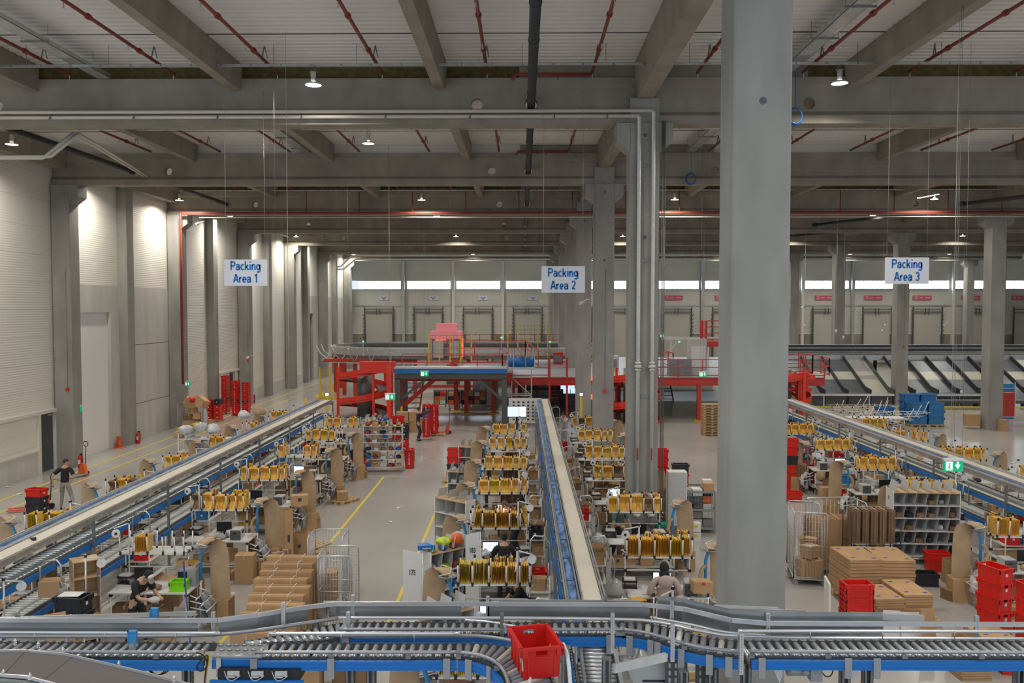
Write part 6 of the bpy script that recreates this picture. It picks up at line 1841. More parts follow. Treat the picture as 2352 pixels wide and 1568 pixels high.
b = MB().bx(-.35, .35, -.3, .3, 0, .24); tag(b.build('low_trolley', 'steel_grey', None, (7.1, 17.95, 0)), 'low dark trolley under the nested red crates', 'trolley')
t = thing('foam_sheet', 'pale foam sheet standing left of the nested red crates', 'foam sheet', (6.55, 18.15, 0), rad(80)); MB().bx(-.3, .3, -.02, .02, 0, 1.15).build('sheet', 'trim_cream', t)
for i, (x, y, w, h, m, l) in enumerate(((7.85, 17.9, .35, .55, 'white', 'white'), (8.2, 17.8, .4, .55, 'white', 'right white'), (8.45, 17.5, .3, .75, 'kraft', 'brown'), (8.95, 17.2, .35, .35, 'kraft', 'small torn brown'))):
    t = thing('carton_offcut', '%s board offcut standing in the waste before the carton piles' % l, 'cardboard', (x, y, 0), rad(10 * i - 10)); MB().bar((0, 0, 0), (0, .1, h), w, .012).build('sheet', m, t)
FLATL.place((9.15, 16.6, .0), rad(2), 'pile of flat cartons on the floor near the front guard', 'cardboard', None, 'flat_cartons', (1.0, .7, 1.6))
FLATL.place((8.5, 16.1, .0), rad(2), 'low pile of flat cartons close behind the front guard', 'cardboard', None, 'flat_cartons', (.9, .6, 1.0))
crate_stack(9.98, 17.9, ['red'] * 5, [.31] * 5, rad(20), 'at the right edge, left of two', z0=.0)
crate_stack(10.08, 16.7, ['red'] * 5, [.31] * 5, rad(10), 'at the right edge, nearest the camera', z0=.0)
RED.place((9.45, 16.2, 0), rad(80), 'red crate on the floor left of the right edge stacks', 'crate', None, 'plastic_crate')
x, y = H(2128, 1345); BLACK.place((x, y + .1, 0), rad(85), 'black crate alone on the floor in the right bay', 'crate', None, 'plastic_crate')
x, y = H(2156, 1312); crate_stack(x, y + .1, ['red', 'red'], .18, rad(80), 'beside the lone black crate', z0=.0)
x, y = H(2195, 1290); crate_stack(x, y + .1, ['black', 'black'], .3, rad(85), 'before the big pigeonhole cart', z0=.0)
carton('tall', *H(2190, 1338), 0, .1, 'tall open brown box beside the hanging white bags', sc=(1.3, 1, .85))
x, y = H(2032, 1250)
for i in range(2):
    t = thing('leaning_carton', 'large flat brown carton with round red logo leaning, %s' % ('front', 'back')[i], 'cardboard', (x + .14 * i, y + .1 * i, 0), rad(15))
    MB().bar((0, 0, 0), (-.05, .35, 1.0 - .1 * i), .75, .012).build('sheet', 'kraft', t)
    M = Matrix.Rotation(rad(70.5), 4, 'X')
    q = MB().tube([(.1 + .12 * math.cos(a * PI / 8), -.012 + (.55 + .12 * math.sin(a * PI / 8)) * .33, .55 + .12 * math.sin(a * PI / 8)) for a in range(14)], .018, 5); q.build('logo', 'print_red', t)
    MB().tube([(.1 + .14 * math.cos(a * PI / 8), -.012 + (.55 + .14 * math.sin(a * PI / 8)) * .33, .55 + .14 * math.sin(a * PI / 8)) for a in range(-3, 6)], .012, 5).build('logo_ring', 'print_blue', t)
x, y = H(1846, 1118); crate_stack(x + .1, y, ['red', 'red', 'red'], .33, rad(80), 'by the right line sheets', z0=.02)
x, y = H(1812, 1125); crate_stack(x, y, ['red', 'red', 'red', 'black', 'red', 'red'], .33, rad(85), 'just right of the big column', z0=.02)
x, y = H(1822, 1150); crate_stack(x, y, ['red'], .33, rad(85), 'low on the floor right of the big column', z0=.02)
t = thing('plastic_stand', 'white tube stand for the blue crate at the right line', 'stand', (11.25, 30.0, 0)); f = MB()
for (a, c) in ((-.25, -.2), (.25, -.2), (-.25, .2), (.25, .2)): f.tube([(a, c, 0), (a, c, .8)], .015, 6)
f.bx(-.3, .3, -.22, .22, .78, .8).build('frame', 'white_tube', t)
BLUE.place((11.25, 30.0, .8), rad(88), 'bright blue crate on a stand at the right line', 'crate', None, 'plastic_crate')
RED.place((11.5, 30.1, .2), rad(88), 'red crate under the blue crate at the right line', 'crate', None, 'plastic_crate')
carton('large', *H(1900, 1143), 0, .1, 'brown box with dangling tape strip at the right line', sc=(1, 1, .9))
for i, (px, py) in enumerate(((1835, 1125), (1845, 1127), (1968, 1188))):
    BUNDLE_S.place((*H(px, py), 0), rad(60 + 10 * i), 'dark flat cartons leaning at the right line, %s' % nth(i), 'cardboard', 'dark cartons right line', 'carton_bundle', (1.3, 1, 1.6))
# blue crates on pallets in the far right
k = 0
for (x, y, rows, l) in ((24.2, 50.2, 3, 'front right'), (23.2, 50.2, 3, 'front middle'), (24.2, 51.2, 4, 'back right'), (23.2, 51.2, 4, 'back middle'), (21.9, 51.6, 2, 'left rear'), (21.6, 50.8, 1, 'left front')):
    pallet(x, y, 0, 'wooden pallet under the blue boxes, %s' % l, 'pallets under blue boxes', 0, (.85, 1.1, 1))
    for r in range(rows):
        b = BLUE.place((x, y, .144 + .42 * r), rad(90), 'large blue plastic box, %s, %s layer from the floor' % (l, nth(r)), 'crate', 'blue boxes on pallets', 'plastic_crate', (1.9, 1.62, 1.38))
carton('large', 26.0, 49.4, .15, 0, 'brown box on a dolly left of the right column', sc=(1.3, 1.3, 1.5)); 
carton('mid', 27.2, 48.3, 0, 0, 'brown box before the right column, lower', sc=1.1); carton('mid', 27.2, 48.3, .33, 0, 'brown box before the right column, upper', sc=1.1)
t = thing('tall_rack', 'tall rack of blue boxes right of the right column', 'rack', (30.3, 54, 0)); MB().bx(-.5, .5, -.4, .4, 0, 2.2).build('boxes', 'blue_crate', t); f = MB()
for x in (-.55, .55): f.bx(x - .03, x + .03, -.45, -.4, 0, 2.3)
for q in range(7): f.bx(-.55, .55, -.44, -.41, .3 * q + .1, .3 * q + .14)
f.build('frame', 'galv', t)
t = thing('hydrant_cabinet', 'red fire cabinet right of the right column', 'cabinet', (28.8, 50.6, .55)); MB().bx(-.35, .25, -.15, .15, 0, 1.4).build('body', 'steel_red', t)
t = thing('white_partition', 'white partition panel at the right picture edge', 'panel', (25.9, 43.0, 0)); MB().bx(0, 1.2, -.03, .03, .2, 2.3).build('panel', 'white', t); MB().bx(.0, .05, -.05, .05, 0, .4).build('foot', 'black', t)
# loose white tube frames waiting in front of the chutes
for i in range(16):
    x0 = 17.2 + (i % 8) * .55; y0 = 49.0 + (i // 8) * 3.5
    t = thing('tube_trestle', 'loose white tube frame lying before the chutes, %s from the left, %s row' % (nth(i % 8), nth(i // 8)), 'tube frame', (x0, y0, .3 + .18 * (i % 4)), rad(-12 + 5 * (i % 5)), 'loose white tube frames')
    f = MB()
    f.tube([(0, 0, 0), (2.4, .1, .1)], .02, 5).tube([(0, .6, .1), (2.4, .7, .1)], .02, 5)
    for q in range(5): f.tube([(.2 + .5 * q, 0, .02), (.2 + .5 * q, .62, .1)], .018, 5)
    f.tube([(2.0, .2, 0), (2.5, .6, .7)], .02, 5)
    f.build('tubes', 'white_tube', t); j = MB()
    for q in range(4): j.box((.2 + .6 * q, 0, .02), (.07, .07, .07))
    j.build('joints', 'black', t)
t = thing('tube_table', 'long low white frame table before the chutes', 'table', (19.2, 47.3, 0)); MB().bx(-1.9, 1.9, -.5, .5, .85, .9).build('table_top', 'paper', t)
for (a, c) in ((-1.8, -.4), (1.8, -.4), (-1.8, .4), (1.8, .4)): MB().tube([(a, c, 0), (a, c, .86)], .03, 6).build('leg', 'white_tube', t)
# parcels, bags and bins by the conveyors, so each gap between stations is filled as in the photo
rnd = random.Random(3)
def heap(x, y, z, m, s, label, g=None, cat='plastic bag', nm='plastic_bag'):
    b = MB().blob((0, 0, s * .35), (s * 1.2, s, s * .8), seed=int(x * 7 + y * 11) % 997, amp=.3)
    return tag(b.build(nm, m, None, (x, y, z), rnd.uniform(0, 3)), label, cat, g)
for i, (px, py, z, m, s) in enumerate(((428, 992, 1.2, 'bag_white', .5), (462, 985, 1.2, 'clear_bag', .5), (490, 990, 1.3, 'bag_white', .5), (445, 1020, .9, 'bag_grey', .6), (475, 1022, .9, 'bag_white', .5), (412, 1000, 1.1, 'kraft_paper', .4), (560, 955, 1.2, 'bag_white', .4), (595, 948, 1.2, 'kraft_paper', .45))):
    p = GY(px, py, 33.0); heap(p.x, 33.0, p.z - .1, m, s, '%s bag heaped on the left line racks, %s from the left' % ({'bag_white': 'white', 'clear_bag': 'clear', 'bag_grey': 'grey', 'kraft_paper': 'brown paper'}[m], nth(i)), 'bags heaped beyond the left belt')
t = thing('tube_rack', 'white tube rack heaped with bags beyond the left belt', 'rack', (-12.0, 33.0, 0))
for z in (1.86, 1.35): MB().bx(-1.4, 1.6, -.3, .3, z, z + .03).build('shelf', 'table_white', t)
for (a, c) in ((-1.35, -.28), (1.55, -.28), (-1.35, .28), (1.55, .28)): MB().tube([(a, c, 0), (a, c, 2.1)], .018, 6).build('leg', 'white_tube', t)
LINES = (('left line inner side', -9.2, 1, (20.6, 24.5, 28.5, 32.5, 36.4)), ('left line outer side', -10.75, -1, (18.4, 22.4, 26.4, 30.4, 34.4)), ('centre line left side', .35, -1, (14.5, 18.5, 22.6, 26.4, 30.3, 34.3)),
         ('centre line right side', 1.75, 1, (12.6, 16.3, 20.4, 24.6, 28.6, 32.4, 36.4)), ('right line inner side', 12.6, -1, (22.2, 26.3, 30.3, 34.3)), ('right line outer side', 14.25, 1, (20.3, 24.2, 28.2, 32.2)))
for (nm, x, s, ys) in LINES:
    for k, y in enumerate(ys):
        wh = '%s, %s gap from the front' % (nm, nth(k))
        t = thing('side_shelf', 'small white frame shelf, %s' % wh, 'shelf', (x, y, 0), 0, 'side shelves ' + nm)
        MB().bx(-.26, .26, -.5, .5, .88, .90).bx(-.26, .26, -.5, .5, .45, .47).build('shelf_board', 'table_white', t)
        for (a, c) in ((-.24, -.48), (.24, -.48), (-.24, .48), (.24, .48)): MB().tube([(a, c, 0), (a, c, 1.25)], .015, 6).build('post', 'white_tube', t)
        ks = ['open', 'mid', 'small', 'dark', 'small']
        for q in range(2):
            if rnd.random() < .35:
                c_ = 'red' if rnd.random() < .6 else ('blue' if rnd.random() < .3 else 'black')
                CR[c_].place((x, y - .25 + .5 * q, .90), rnd.uniform(-.1, .1), '%s crate, %s on the shelf, %s' % (c_, ('near', 'far')[q], wh), 'crate', 'crates ' + nm, 'plastic_crate', (.95, .7, .85))
            else:
                carton(rnd.choice(ks), x, y - .25 + .5 * q, .90, rnd.uniform(-.4, .4), 'brown box, %s on the shelf, %s' % (('near', 'far')[q], wh), 'boxes ' + nm, rnd.uniform(.8, 1.05))
            carton(rnd.choice(['mid', 'dark', 'large']), x, y - .25 + .5 * q, 0.0 if q else .47, rnd.uniform(-.3, .3), 'brown box, %s below the shelf, %s' % (('near', 'far')[q], wh), 'boxes ' + nm, .8 if q else .7)
        heap(x + s * .45, y + .1, 0, rnd.choice(['bag_grey', 'bag_white', 'clear_bag', 'cloth_navy', 'kraft_paper']), .5, 'crumpled bag on the floor, %s' % wh, 'bags ' + nm)
# floor scraps
for i, (px, py, m) in enumerate(((992, 1052, 'kraft'), (916, 1166, 'paper'), (897, 1199, 'paper'), (1990, 1232, 'paper'), (2195, 1376, 'paper'), (1812, 1325, 'kraft'), (17, 1119, 'paper'), (45, 1135, 'paper'))):
    x, y = H(px, py); b = MB().add([(-.1, -.03, 0), (.1, -.05, .02), (.12, .05, .01), (-.08, .04, .03)], [(0, 1, 2, 3)]).add([(-.1, -.03, -.0), (.1, -.05, .0), (.12, .05, .0), (-.08, .04, .0)], [(3, 2, 1, 0)])
    tag(b.build('paper_scrap', m, None, (x, y, .004), i), '%s scrap on the floor, %s of the scattered ones' % ('brown' if m == 'kraft' else 'white', nth(i)), 'scrap', 'scraps on the floor')
# --- the red tote on the conveyor in front
def front_tote():
    t = thing('plastic_crate', 'big red plastic crate on the roller curve in front', 'crate', (.135, 8.98, ZR + .003), rad(13))
    b = tote_mesh(L=.66, W=.47, H=.335, t=.014, taper=.045, rim=.026, m='red_crate', sticker=False)
    b(t)
    MB().add([(-.236, -.30, .30), (-.236, -.12, .30), (-.222, -.12, .13), (-.222, -.30, .10)], [(0, 1, 2, 3), (3, 2, 1, 0)]) .build('paper_label', 'paper', t) if False else None
    MB().add([(.178, .02, .24), (.174, .06, .19), (.170, .02, .14), (.174, -.02, .19)], [(0, 1, 2, 3), (3, 2, 1, 0)]).build('sticker', 'paper', t)
    MB().add([(-.207, -.30, .24), (-.207, -.14, .24), (-.196, -.16, .12), (-.194, -.24, .06), (-.196, -.30, .10)], [(0, 1, 2, 3, 4), (4, 3, 2, 1, 0)]).build('paper_label', 'paper', t)
    MB().bx(-.07, .07, -.318, -.31, .225, .235).build('grip_edge', 'red_crate', t)
    return t
front_tote()
# ================================================================ FAR EQUIPMENT
def railing(name, label, pts, h=1.1, m='steel_red', post=1.5, cat='railing', r=.03):
    t = thing(name, label, cat, pts[0]); o = Vector(pts[0]); pts = [Vector(p) - o for p in pts]
    b = MB()
    for z in (h, h * .55, .12):
        for a, c in zip(pts, pts[1:]): b.bar(a + Vector((0, 0, z)), c + Vector((0, 0, z)), r * 1.6)
    b.build('rail', m, t); b = MB()
    for a, c in zip(pts, pts[1:]):
        n = max(1, int((c - a).length / post))
        for i in range(n + 1):
            p = a.lerp(c, i / n); b.bar(p, p + Vector((0, 0, h)), r * 1.8)
    b.build('posts', m, t)
    return t
# red steel platform right and centre
def platform(x0, x1, y0, y1, z, label, legs, col='steel_red'):
    t = thing('platform', label, 'platform', ((x0 + x1) / 2, y0, 0)); cx = (x0 + x1) / 2; w = (x1 - x0) / 2
    MB().bx(-w, w, 0, y1 - y0, z - .06, z).build('deck', 'deck_grey', t)
    MB().bx(-w, w, -.02, .1, z - .48, z - .02).bx(-w, w, -.08, .12, z - .5, z - .46).bx(-w, w, -.08, .12, z - .06, z - .01).bx(-w, -w + .15, 0, y1 - y0, z - .45, z - .06).bx(w - .15, w, 0, y1 - y0, z - .45, z - .06).build('edge_beam', col, t)
    for (lx, ly) in legs:
        MB().bx(lx - cx - .13, lx - cx + .13, ly - y0 - .1, ly - y0 + .1, 0, z - .45).build('leg', 'steel_red' if col == 'steel_red' else col, t)
        MB().bx(lx - cx - .35, lx - cx + .35, ly - y0 - .3, ly - y0 + .3, 0, .05).build('foot', 'yellow_paint', t)
    return t
platform(-1.3, 18.6, 52.5, 74, 2.68, 'long red steel platform with grey deck behind the columns', [(p[0], p[1]) for p in (G(1421, 937), G(1605, 966), G(1712, 935), G(1178, 948), G(1340, 930), G(1800, 950))] + [(8.5, 64), (2.5, 66)])
railing('railing', 'long red railing along the front edge of the right platform', [(6.6, 52.55, 2.68), (18.6, 52.55, 2.68)])
railing('railing', 'red railing on the platform left of the centre columns', [(-1.2, 52.6, 2.68), (1.6, 52.6, 2.68)])
railing('railing', 'red railing on the platform, set back between the columns', [(8.4, 60, 2.68), (10.6, 60, 2.68), (10.6, 64, 2.68)])
railing('railing', 'red railing at the right platform end', [(18.6, 52.6, 2.68), (19.4, 54, 2.68), (19.4, 60, 2.68)])
# stairs
def stairs(x, y, w, z, run, label, dirn=1, steps=11, m='steel_red'):
    t = thing('staircase', label, 'staircase', (x, y, 0))
    for s in (-w / 2, w / 2): MB().bar((s, 0, 0), (s, dirn * run, z), .06, .22).build('stringer', m, t)
    for i in range(steps):
        u = (i + .5) / steps; MB().box((0, dirn * run * u, z * u), (w, .25, .04)).build('step', 'galv_dark', t)
    return t
x, y = H(1525, 920); stairs(x, y, 1.4, 2.6, 3.2, 'red open staircase up to the platform between the columns', 1)
x, y = H(1278, 935); stairs(x - .6, y, 1.5, 2.6, 3.0, 'dark staircase with red posts left of the centre column', 1)
for i, (px, top) in enumerate(((1262, 3.9), (1302, 3.9))):
    p = GY(px, 930, 52.2); b = MB().bar((0, 0, 0), (0, 0, top), .12); tag(b.build('steel_post', 'steel_red', None, (p.x, 52.2, 0)), 'red steel post of the stair gate, %s' % ('left', 'right')[i], 'post')
t = thing('access_tower', 'red steel access tower left of the big column', 'tower', (GY(1635, 800, 56).x, 56, 0))
f = MB()
for x in (-.4, .9):
    for y in (0, 1.2): f.bx(x - .08, x + .08, y - .08, y + .08, 2.6, 6.1)
for z in (4.9, 5.3, 5.7, 6.1): f.bx(-.4, .9, -.03, .03, z - .03, z + .03)
f.bx(-.45, 1.0, -.1, 1.3, 4.4, 4.75).build('frame', 'steel_red', t)
l = MB()
for q in range(12): l.bx(-.75, -.45, -.02, .02, 2.8 + .25 * q, 2.84 + .25 * q)
l.bx(-.78, -.74, -.03, .03, 2.6, 6.1).bx(-.46, -.42, -.03, .03, 2.6, 6.1).build('ladder', 'steel_red', t)
# machinery on the platform
rnd = random.Random(5)
for i, (px, py, w, h, m, nm, l) in enumerate(((1600, 860, 1.1, 2.3, 'grey_light', 'control_cabinet', 'pale control cabinet on the right platform'), (1605, 838, .7, .5, 'blue_crate', 'tool_box', 'blue box on the right platform'),
        (1560, 862, 1.4, 1.0, 'galv_dark', 'conveyor_unit', 'grey conveyor machine on the right platform'), (1745, 800, 1.2, 1.2, 'grey_light', 'conveyor_unit', 'machine half hidden by the big column'),
        (1282, 836, .7, .9, 'steel_red', 'tool_cabinet', 'red cabinet on the platform left of the centre column'), (1400, 850, 1.2, 1.0, 'grey_light', 'conveyor_unit', 'pale machine on the platform between columns'))):
    p = G(px, py, 2.68)
    t = thing(nm, l, 'machine', p); MB().bx(-w / 2, w / 2, -.4, .4, 0, h).build('body', m, t); MB().bx(-w * .4, w * .4, -.41, -.4, h * .2, h * .8).build('door', 'paper' if i == 0 else 'galv_dark', t)
p = G(1570, 815, 3.2)
t = thing('gantry', 'white overhead gantry above the right platform machines', 'gantry', (p.x - .5, 62, 2.68)); f = MB()
for x in (-1.5, 0, 1.2): f.bx(x - .05, x + .05, -.05, .05, 0, 2.0)
f.bx(-2.2, 2.4, -.1, .1, 1.95, 2.15).bar((-1.5, 0, 1.2), (-1.0, 0, 1.95), .06).bar((0, 0, 1.2), (.5, 0, 1.95), .06).build('frame', 'paper', t)
for i, (px, py, Y) in enumerate(((1462, 784, 64), (1560, 786, 64), (1744, 783, 62), (834, 785, 66), (1152, 776, 66), (1263, 786, 66))):
    p = GY(px, py, Y); t = thing('signal_light', 'small green signal lamp on the platform machines, %s' % nth(i), 'signal lamp', (p.x, Y, p.z - .3)); MB().bx(-.03, .03, -.03, .03, -.8, .3).build('post', 'galv', t); MB().disc((0, 0, .34), .07, 'Z', .1, 8).build('lens', 'led_green', t)
for i, (px, py, Y) in enumerate(((751, 908, 45), (1335, 908, 45.5))):
    p = GY(px, py, Y); t = thing('signal_light', 'blue signal lamp on a yellow post, %s line end' % ('left', 'centre')[i], 'signal lamp', (p.x, Y, 0)); MB().bx(-.06, .06, -.06, .06, 0, p.z).build('post', 'yellow_paint', t); MB().disc((0, 0, p.z + .06), .08, 'Z', .12, 10).build('lens', 'led_blue', t)
for i, (px, py, Y) in enumerate(((1355, 868, 50), (1356, 911, 50))):
    p = GY(px, py, Y); b = MB().bx(-.18, .18, -.05, .05, -.14, .14); tag(b.build('warning_light', 'led_red', None, p), 'glowing red warning light beside the centre column, %s' % ('upper', 'lower')[i], 'warning light')
# blue belt bridge in front with grey portal
Yb = 49.6
t = thing('belt_bridge', 'grey portal frame carrying a blue belt conveyor over the aisle', 'conveyor', (-4.4, Yb, 0)); xl, xr = -3.05, 3.5
f = MB().bx(xl, xr, -.2, .2, 2.82, 3.1).bx(xl, xl + .34, -.2, .2, 0, 2.85).bx(xr - .3, xr, -.2, .2, 0, 2.85).bar((xl + .3, 0, 1.6), (xl + 1.9, 0, 2.85), .14).bar((xr - .3, 0, 1.6), (xr - 1.7, 0, 2.85), .14)
f.bx(xl, xl + .3, 3.0, 3.3, 0, 2.9).bx(xl, xr, 3.0, 3.3, 2.82, 3.1).build('portal_frame', 'steel_grey', t)
MB().bx(xl, xr, -.3, .1, 3.16, 3.42).build('blue_side', 'blue_beam', t); MB().bx(xl, xr, -.32, .7, 3.42, 3.52).build('belt', 'galv', t)
MB().bx(xl + .36, xl + .46, -.3, .0, 0, 1.2).build('corner_guard', 'yellow_paint', t)
platform(-7.5, -.6, 50.6, 56, 3.1, 'red-edged platform behind the blue belt bridge', [(-7.3, 51), (-3.7, 56), (-1.9, 56)])
railing('railing', 'red railing behind the blue belt bridge', [(-7.2, 50.8, 3.1), (-1.2, 50.8, 3.1), (-.9, 53, 3.1)])
railing('railing', 'upper red railing before the pink machine', [(-5.0, 58, 3.6), (.2, 58, 3.6), (1.0, 54, 3.2)])
stairs(-7.0, 52, 1.2, 3.1, 4.0, 'red staircase rising behind the blue belt bridge', 1)
b = MB().bar((0, 0, 0), (3.2, 0, 2.7), .08, .25); tag(b.build('stair_stringer', 'steel_red', None, (-7.0, 50.4, 1.2)), 'red sloping stringer seen behind the exit sign', 'stringer')
# blue drum and scaffold tower
t = thing('curved_guard', 'curved blue conveyor guard on a steel scaffold', 'conveyor guard', (-.05, 51.5, 3.4))
vs = []; fs = []
for i in range(11):
    a = PI + PI * i / 10; vs += [(.8 * math.cos(a), .5 * math.sin(a), 0), (.8 * math.cos(a), .5 * math.sin(a), .58), (.77 * math.cos(a), .47 * math.sin(a), .58), (.77 * math.cos(a), .47 * math.sin(a), 0)]
for i in range(10):
    for k in range(4): fs.append((4 * i + k, 4 * i + (k + 1) % 4, 4 * i + 4 + (k + 1) % 4, 4 * i + 4 + k))
MB().add(vs, fs, True).build('panel', 'blue_beam', t)
f = MB().bx(-.82, .82, -.5, .5, -.14, -.04)
for i in range(0, 11, 3): a = PI + PI * i / 10; f.bx(.82 * math.cos(a) - .02, .82 * math.cos(a) + .02, .52 * math.sin(a) - .02, .52 * math.sin(a) + .02, 0, .75)
for i in range(12): a = PI + PI * i / 11; f.bx(.7 * math.cos(a) - .015, .7 * math.cos(a) + .015, .4 * math.sin(a), .4 * math.sin(a) + .03, .5, 1.0)
f.build('frame', 'galv', t)
t = thing('scaffold_tower', 'light steel scaffold tower under the blue guard', 'scaffold', (-.05, 51.5, 0)); f = MB()
for x in (-.6, .6):
    for y in (-.5, .5): f.bx(x - .03, x + .03, y - .03, y + .03, 0, 3.3)
for z in (.6, 1.7, 2.8): f.bx(-.6, .6, -.52, -.48, z - .03, z + .03).bx(-.6, .6, .48, .52, z - .03, z + .03)
f.bar((-.6, -.5, .6), (.6, -.5, 1.7), .04).bar((.6, -.5, 1.7), (-.6, -.5, 2.8), .04).build('frame', 'grey_light', t)
# spiral chutes
def spiral(px, py, Yc, R, z0, z1, turns, label, m='spiral_red'):
    p = GY(px, py, Yc)
    t = thing('spiral_chute', label, 'spiral chute', (p.x, Yc, 0))
    n = int(24 * turns)
    def band(r, th, zoff, h):
        vs = []; fs = []
        for i in range(n + 1):
            a = PI * 1.75 - 2 * PI * turns * i / n; z = z1 + (z0 - z1) * i / n
            for (rr, zz) in ((r, z + zoff), (r, z + zoff + h), (r - th, z + zoff + h), (r - th, z + zoff)): vs.append((rr * math.cos(a), rr * math.sin(a), zz))
        for i in range(n):
            for k in range(4): fs.append((4 * i + k, 4 * i + (k + 1) % 4, 4 * i + 4 + (k + 1) % 4, 4 * i + 4 + k))
        return MB().add(vs, fs, False)
    band(R, .04, -.12, .42).build('outer_guard', m, t)
    band(R * .5, .04, -.05, .24).build('inner_guard', m, t)
    band(R, R * .5, -.02, .03).build('slide', 'steel_grey', t)
    MB().tube([(0, 0, 0), (0, 0, z1 + .3)], R * .28, 16).build('core', 'galv_dark', t)
    f = MB()
    for a in (.3, 2.0, 3.6, 5.2): f.bx(R * math.cos(a) - .07, R * math.cos(a) + .07, R * math.sin(a) - .07, R * math.sin(a) + .07, 0, z1 + .2)
    f.build('post', m, t)
    return t
spiral(838, 880, 54.5, 1.75, -.3, 3.0, 2.05, 'bright red spiral chute at the end of the left line')
spiral(1450, 880, 52.0, 1.75, -.3, 3.0, 2.05, 'red spiral chute mostly hidden behind the pipe column')
spiral(1800, 890, 51.0, 1.6, -.2, 3.0, 2.0, 'red spiral chute right of the big column')
b = MB().bx(-1.1, 1.1, -.3, .3, -.35, .35); tag(b.build('chute_hood', 'spiral_red', None, (GY(868, 835, 53).x, 53, 3.25)), 'bright red box hood above the left spiral', 'chute hood')
t = thing('red_mast', 'tall slim red mast left of the grey portal', 'post', (-6.0 - 2.2, 47.5, 0)); MB().bx(-.12, .12, -.12, .12, 0, 3.6).build('post', 'spiral_red', t)
t.location = (GY(896, 950, 48).x - .05, 48.0, 0)
t = thing('platform', 'small red railed platform top of the right spiral', 'platform', (GY(1845, 880, 50).x, 50, 3.1)); MB().bx(-1.0, .7, 0, 1.6, -.35, -.05).bx(-.2, .1, .3, .6, -3.1, -.35).build('deck', 'spiral_red', t); MB().bx(-1.0, .7, .6, .9, -1.1, -.9).build('brace', 'spiral_red', t)
railing('railing', 'red railing on the right spiral platform', [(GY(1808, 850, 50).x, 50, 3.1), (GY(1866, 850, 50).x, 50, 3.1), (GY(1866, 850, 50).x, 51.6, 3.1)])
# carousel sorter
t = thing('sorter_loop', 'wide grey carousel sorter loop above the left spiral', 'sorter', (-4.2, 72, 0))
def loop(R1, R2, L, z0, z1):
    pts = []
    for i in range(13): a = PI / 2 + PI * i / 12; pts.append((-L / 2 + R1 * math.cos(a), R1 * math.sin(a)))
    for i in range(13): a = -PI / 2 + PI * i / 12; pts.append((L / 2 + R1 * math.cos(a), R1 * math.sin(a)))
    q = []
    for i in range(13): a = PI / 2 + PI * i / 12; q.append((-L / 2 + R2 * math.cos(a), R2 * math.sin(a)))
    for i in range(13): a = -PI / 2 + PI * i / 12; q.append((L / 2 + R2 * math.cos(a), R2 * math.sin(a)))
    vs = []; fs = []; n = len(pts)
    for (a, c) in zip(pts, q): vs += [(a[0], a[1], z0), (a[0], a[1], z1), (c[0], c[1], z1), (c[0], c[1], z0)]
    for i in range(n):
        j = (i + 1) % n
        for k in range(4): fs.append((4 * i + k, 4 * j + k, 4 * j + (k + 1) % 4, 4 * i + (k + 1) % 4))
    return MB().add(vs, fs)
loop(5.8, 4.5, 12, 2.95, 3.35).build('track', 'galv_dark', t)
loop(5.9, 5.8, 12, 3.2, 3.75).build('outer_guard', 'galv', t)
loop(4.5, 4.4, 12, 3.2, 3.7).build('inner_guard', 'steel_grey', t)
loop(5.75, 5.65, 12, 3.75, 3.85).build('rim', 'galv_bright', t)
loop(6.6, 6.55, 12, 2.6, 2.7).build('net_rim', 'galv_bright', t)
for i in range(14):
    nb = MB()
    a = PI / 2 + PI * i / 13
    nb.tube([(-6 + 5.9 * math.cos(a), 5.9 * math.sin(a), 3.2), (-6 + 6.3 * math.cos(a), 6.3 * math.sin(a), 2.75), (-6 + 6.9 * math.cos(a), 6.9 * math.sin(a), 3.3), (-6 + 7.1 * math.cos(a), 7.1 * math.sin(a), 3.8)], .04, 5)
    nb.build('net_arm', 'galv', t)
for (x, y) in ((-11.2, -2), (-10, -4.3), (-7.6, -5.4), (-6.5, -5.5), (-4.2, -5.4), (-11.5, 1.5), (0, -5.4), (4, -5.4), (-9, -5)):
    MB().bx(x - .14, x + .14, y - .14, y + .14, 0, 2.95).build('leg', 'steel_red', t)
f = MB().bx(-11.4, -4.2, -5.5, -5.3, 2.7, 2.95).bx(-11.5, -11.3, -2, 2, 2.7, 2.95); f.build('beam', 'steel_red', t)
p = G(1200, 820, 3.1)
platform(-4.8, -1.35, 57, 66, 2.68, 'far grey platform deck under the sorter machines', [(-4.5, 57.5), (-2, 60.5)])
railing('railing', 'far red railing on the sorter platform', [(-5.6, 78, 3.4), (4.5, 78, 3.4)])
railing('railing', 'red railing at the sorter platform left end', [(-6.0, 68, 3.2), (-5.2, 78, 3.4)])
# pink-lit scanner tunnel
p = GY(1030, 780, 66)
t = thing('scanner_tunnel', 'scanner tunnel glowing pink red on the sorter platform', 'scanner', (p.x, 66, 3.0))
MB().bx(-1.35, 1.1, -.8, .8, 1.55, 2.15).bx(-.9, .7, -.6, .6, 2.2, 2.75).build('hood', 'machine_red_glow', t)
MB().bx(-1.35, -1.15, -.8, .8, 0, 1.6).build('side_wall', 'cloth_lightgrey', t)
MB().bx(.95, 1.15, -.8, .8, 0, 1.6).build('side_wall', 'cloth_lightgrey', t)
MB().bx(-1.1, -.3, -.85, -.8, .1, 1.4).bx(.1, .9, -.85, -.8, .1, 1.4).build('panel', 'grey_light', t)
MB().bx(1.12, 1.2, -.9, -.8, .2, 1.6).bx(-.9, -.1, -.86, -.84, 1.45, 1.52).build('light_strip', 'led_red', t)
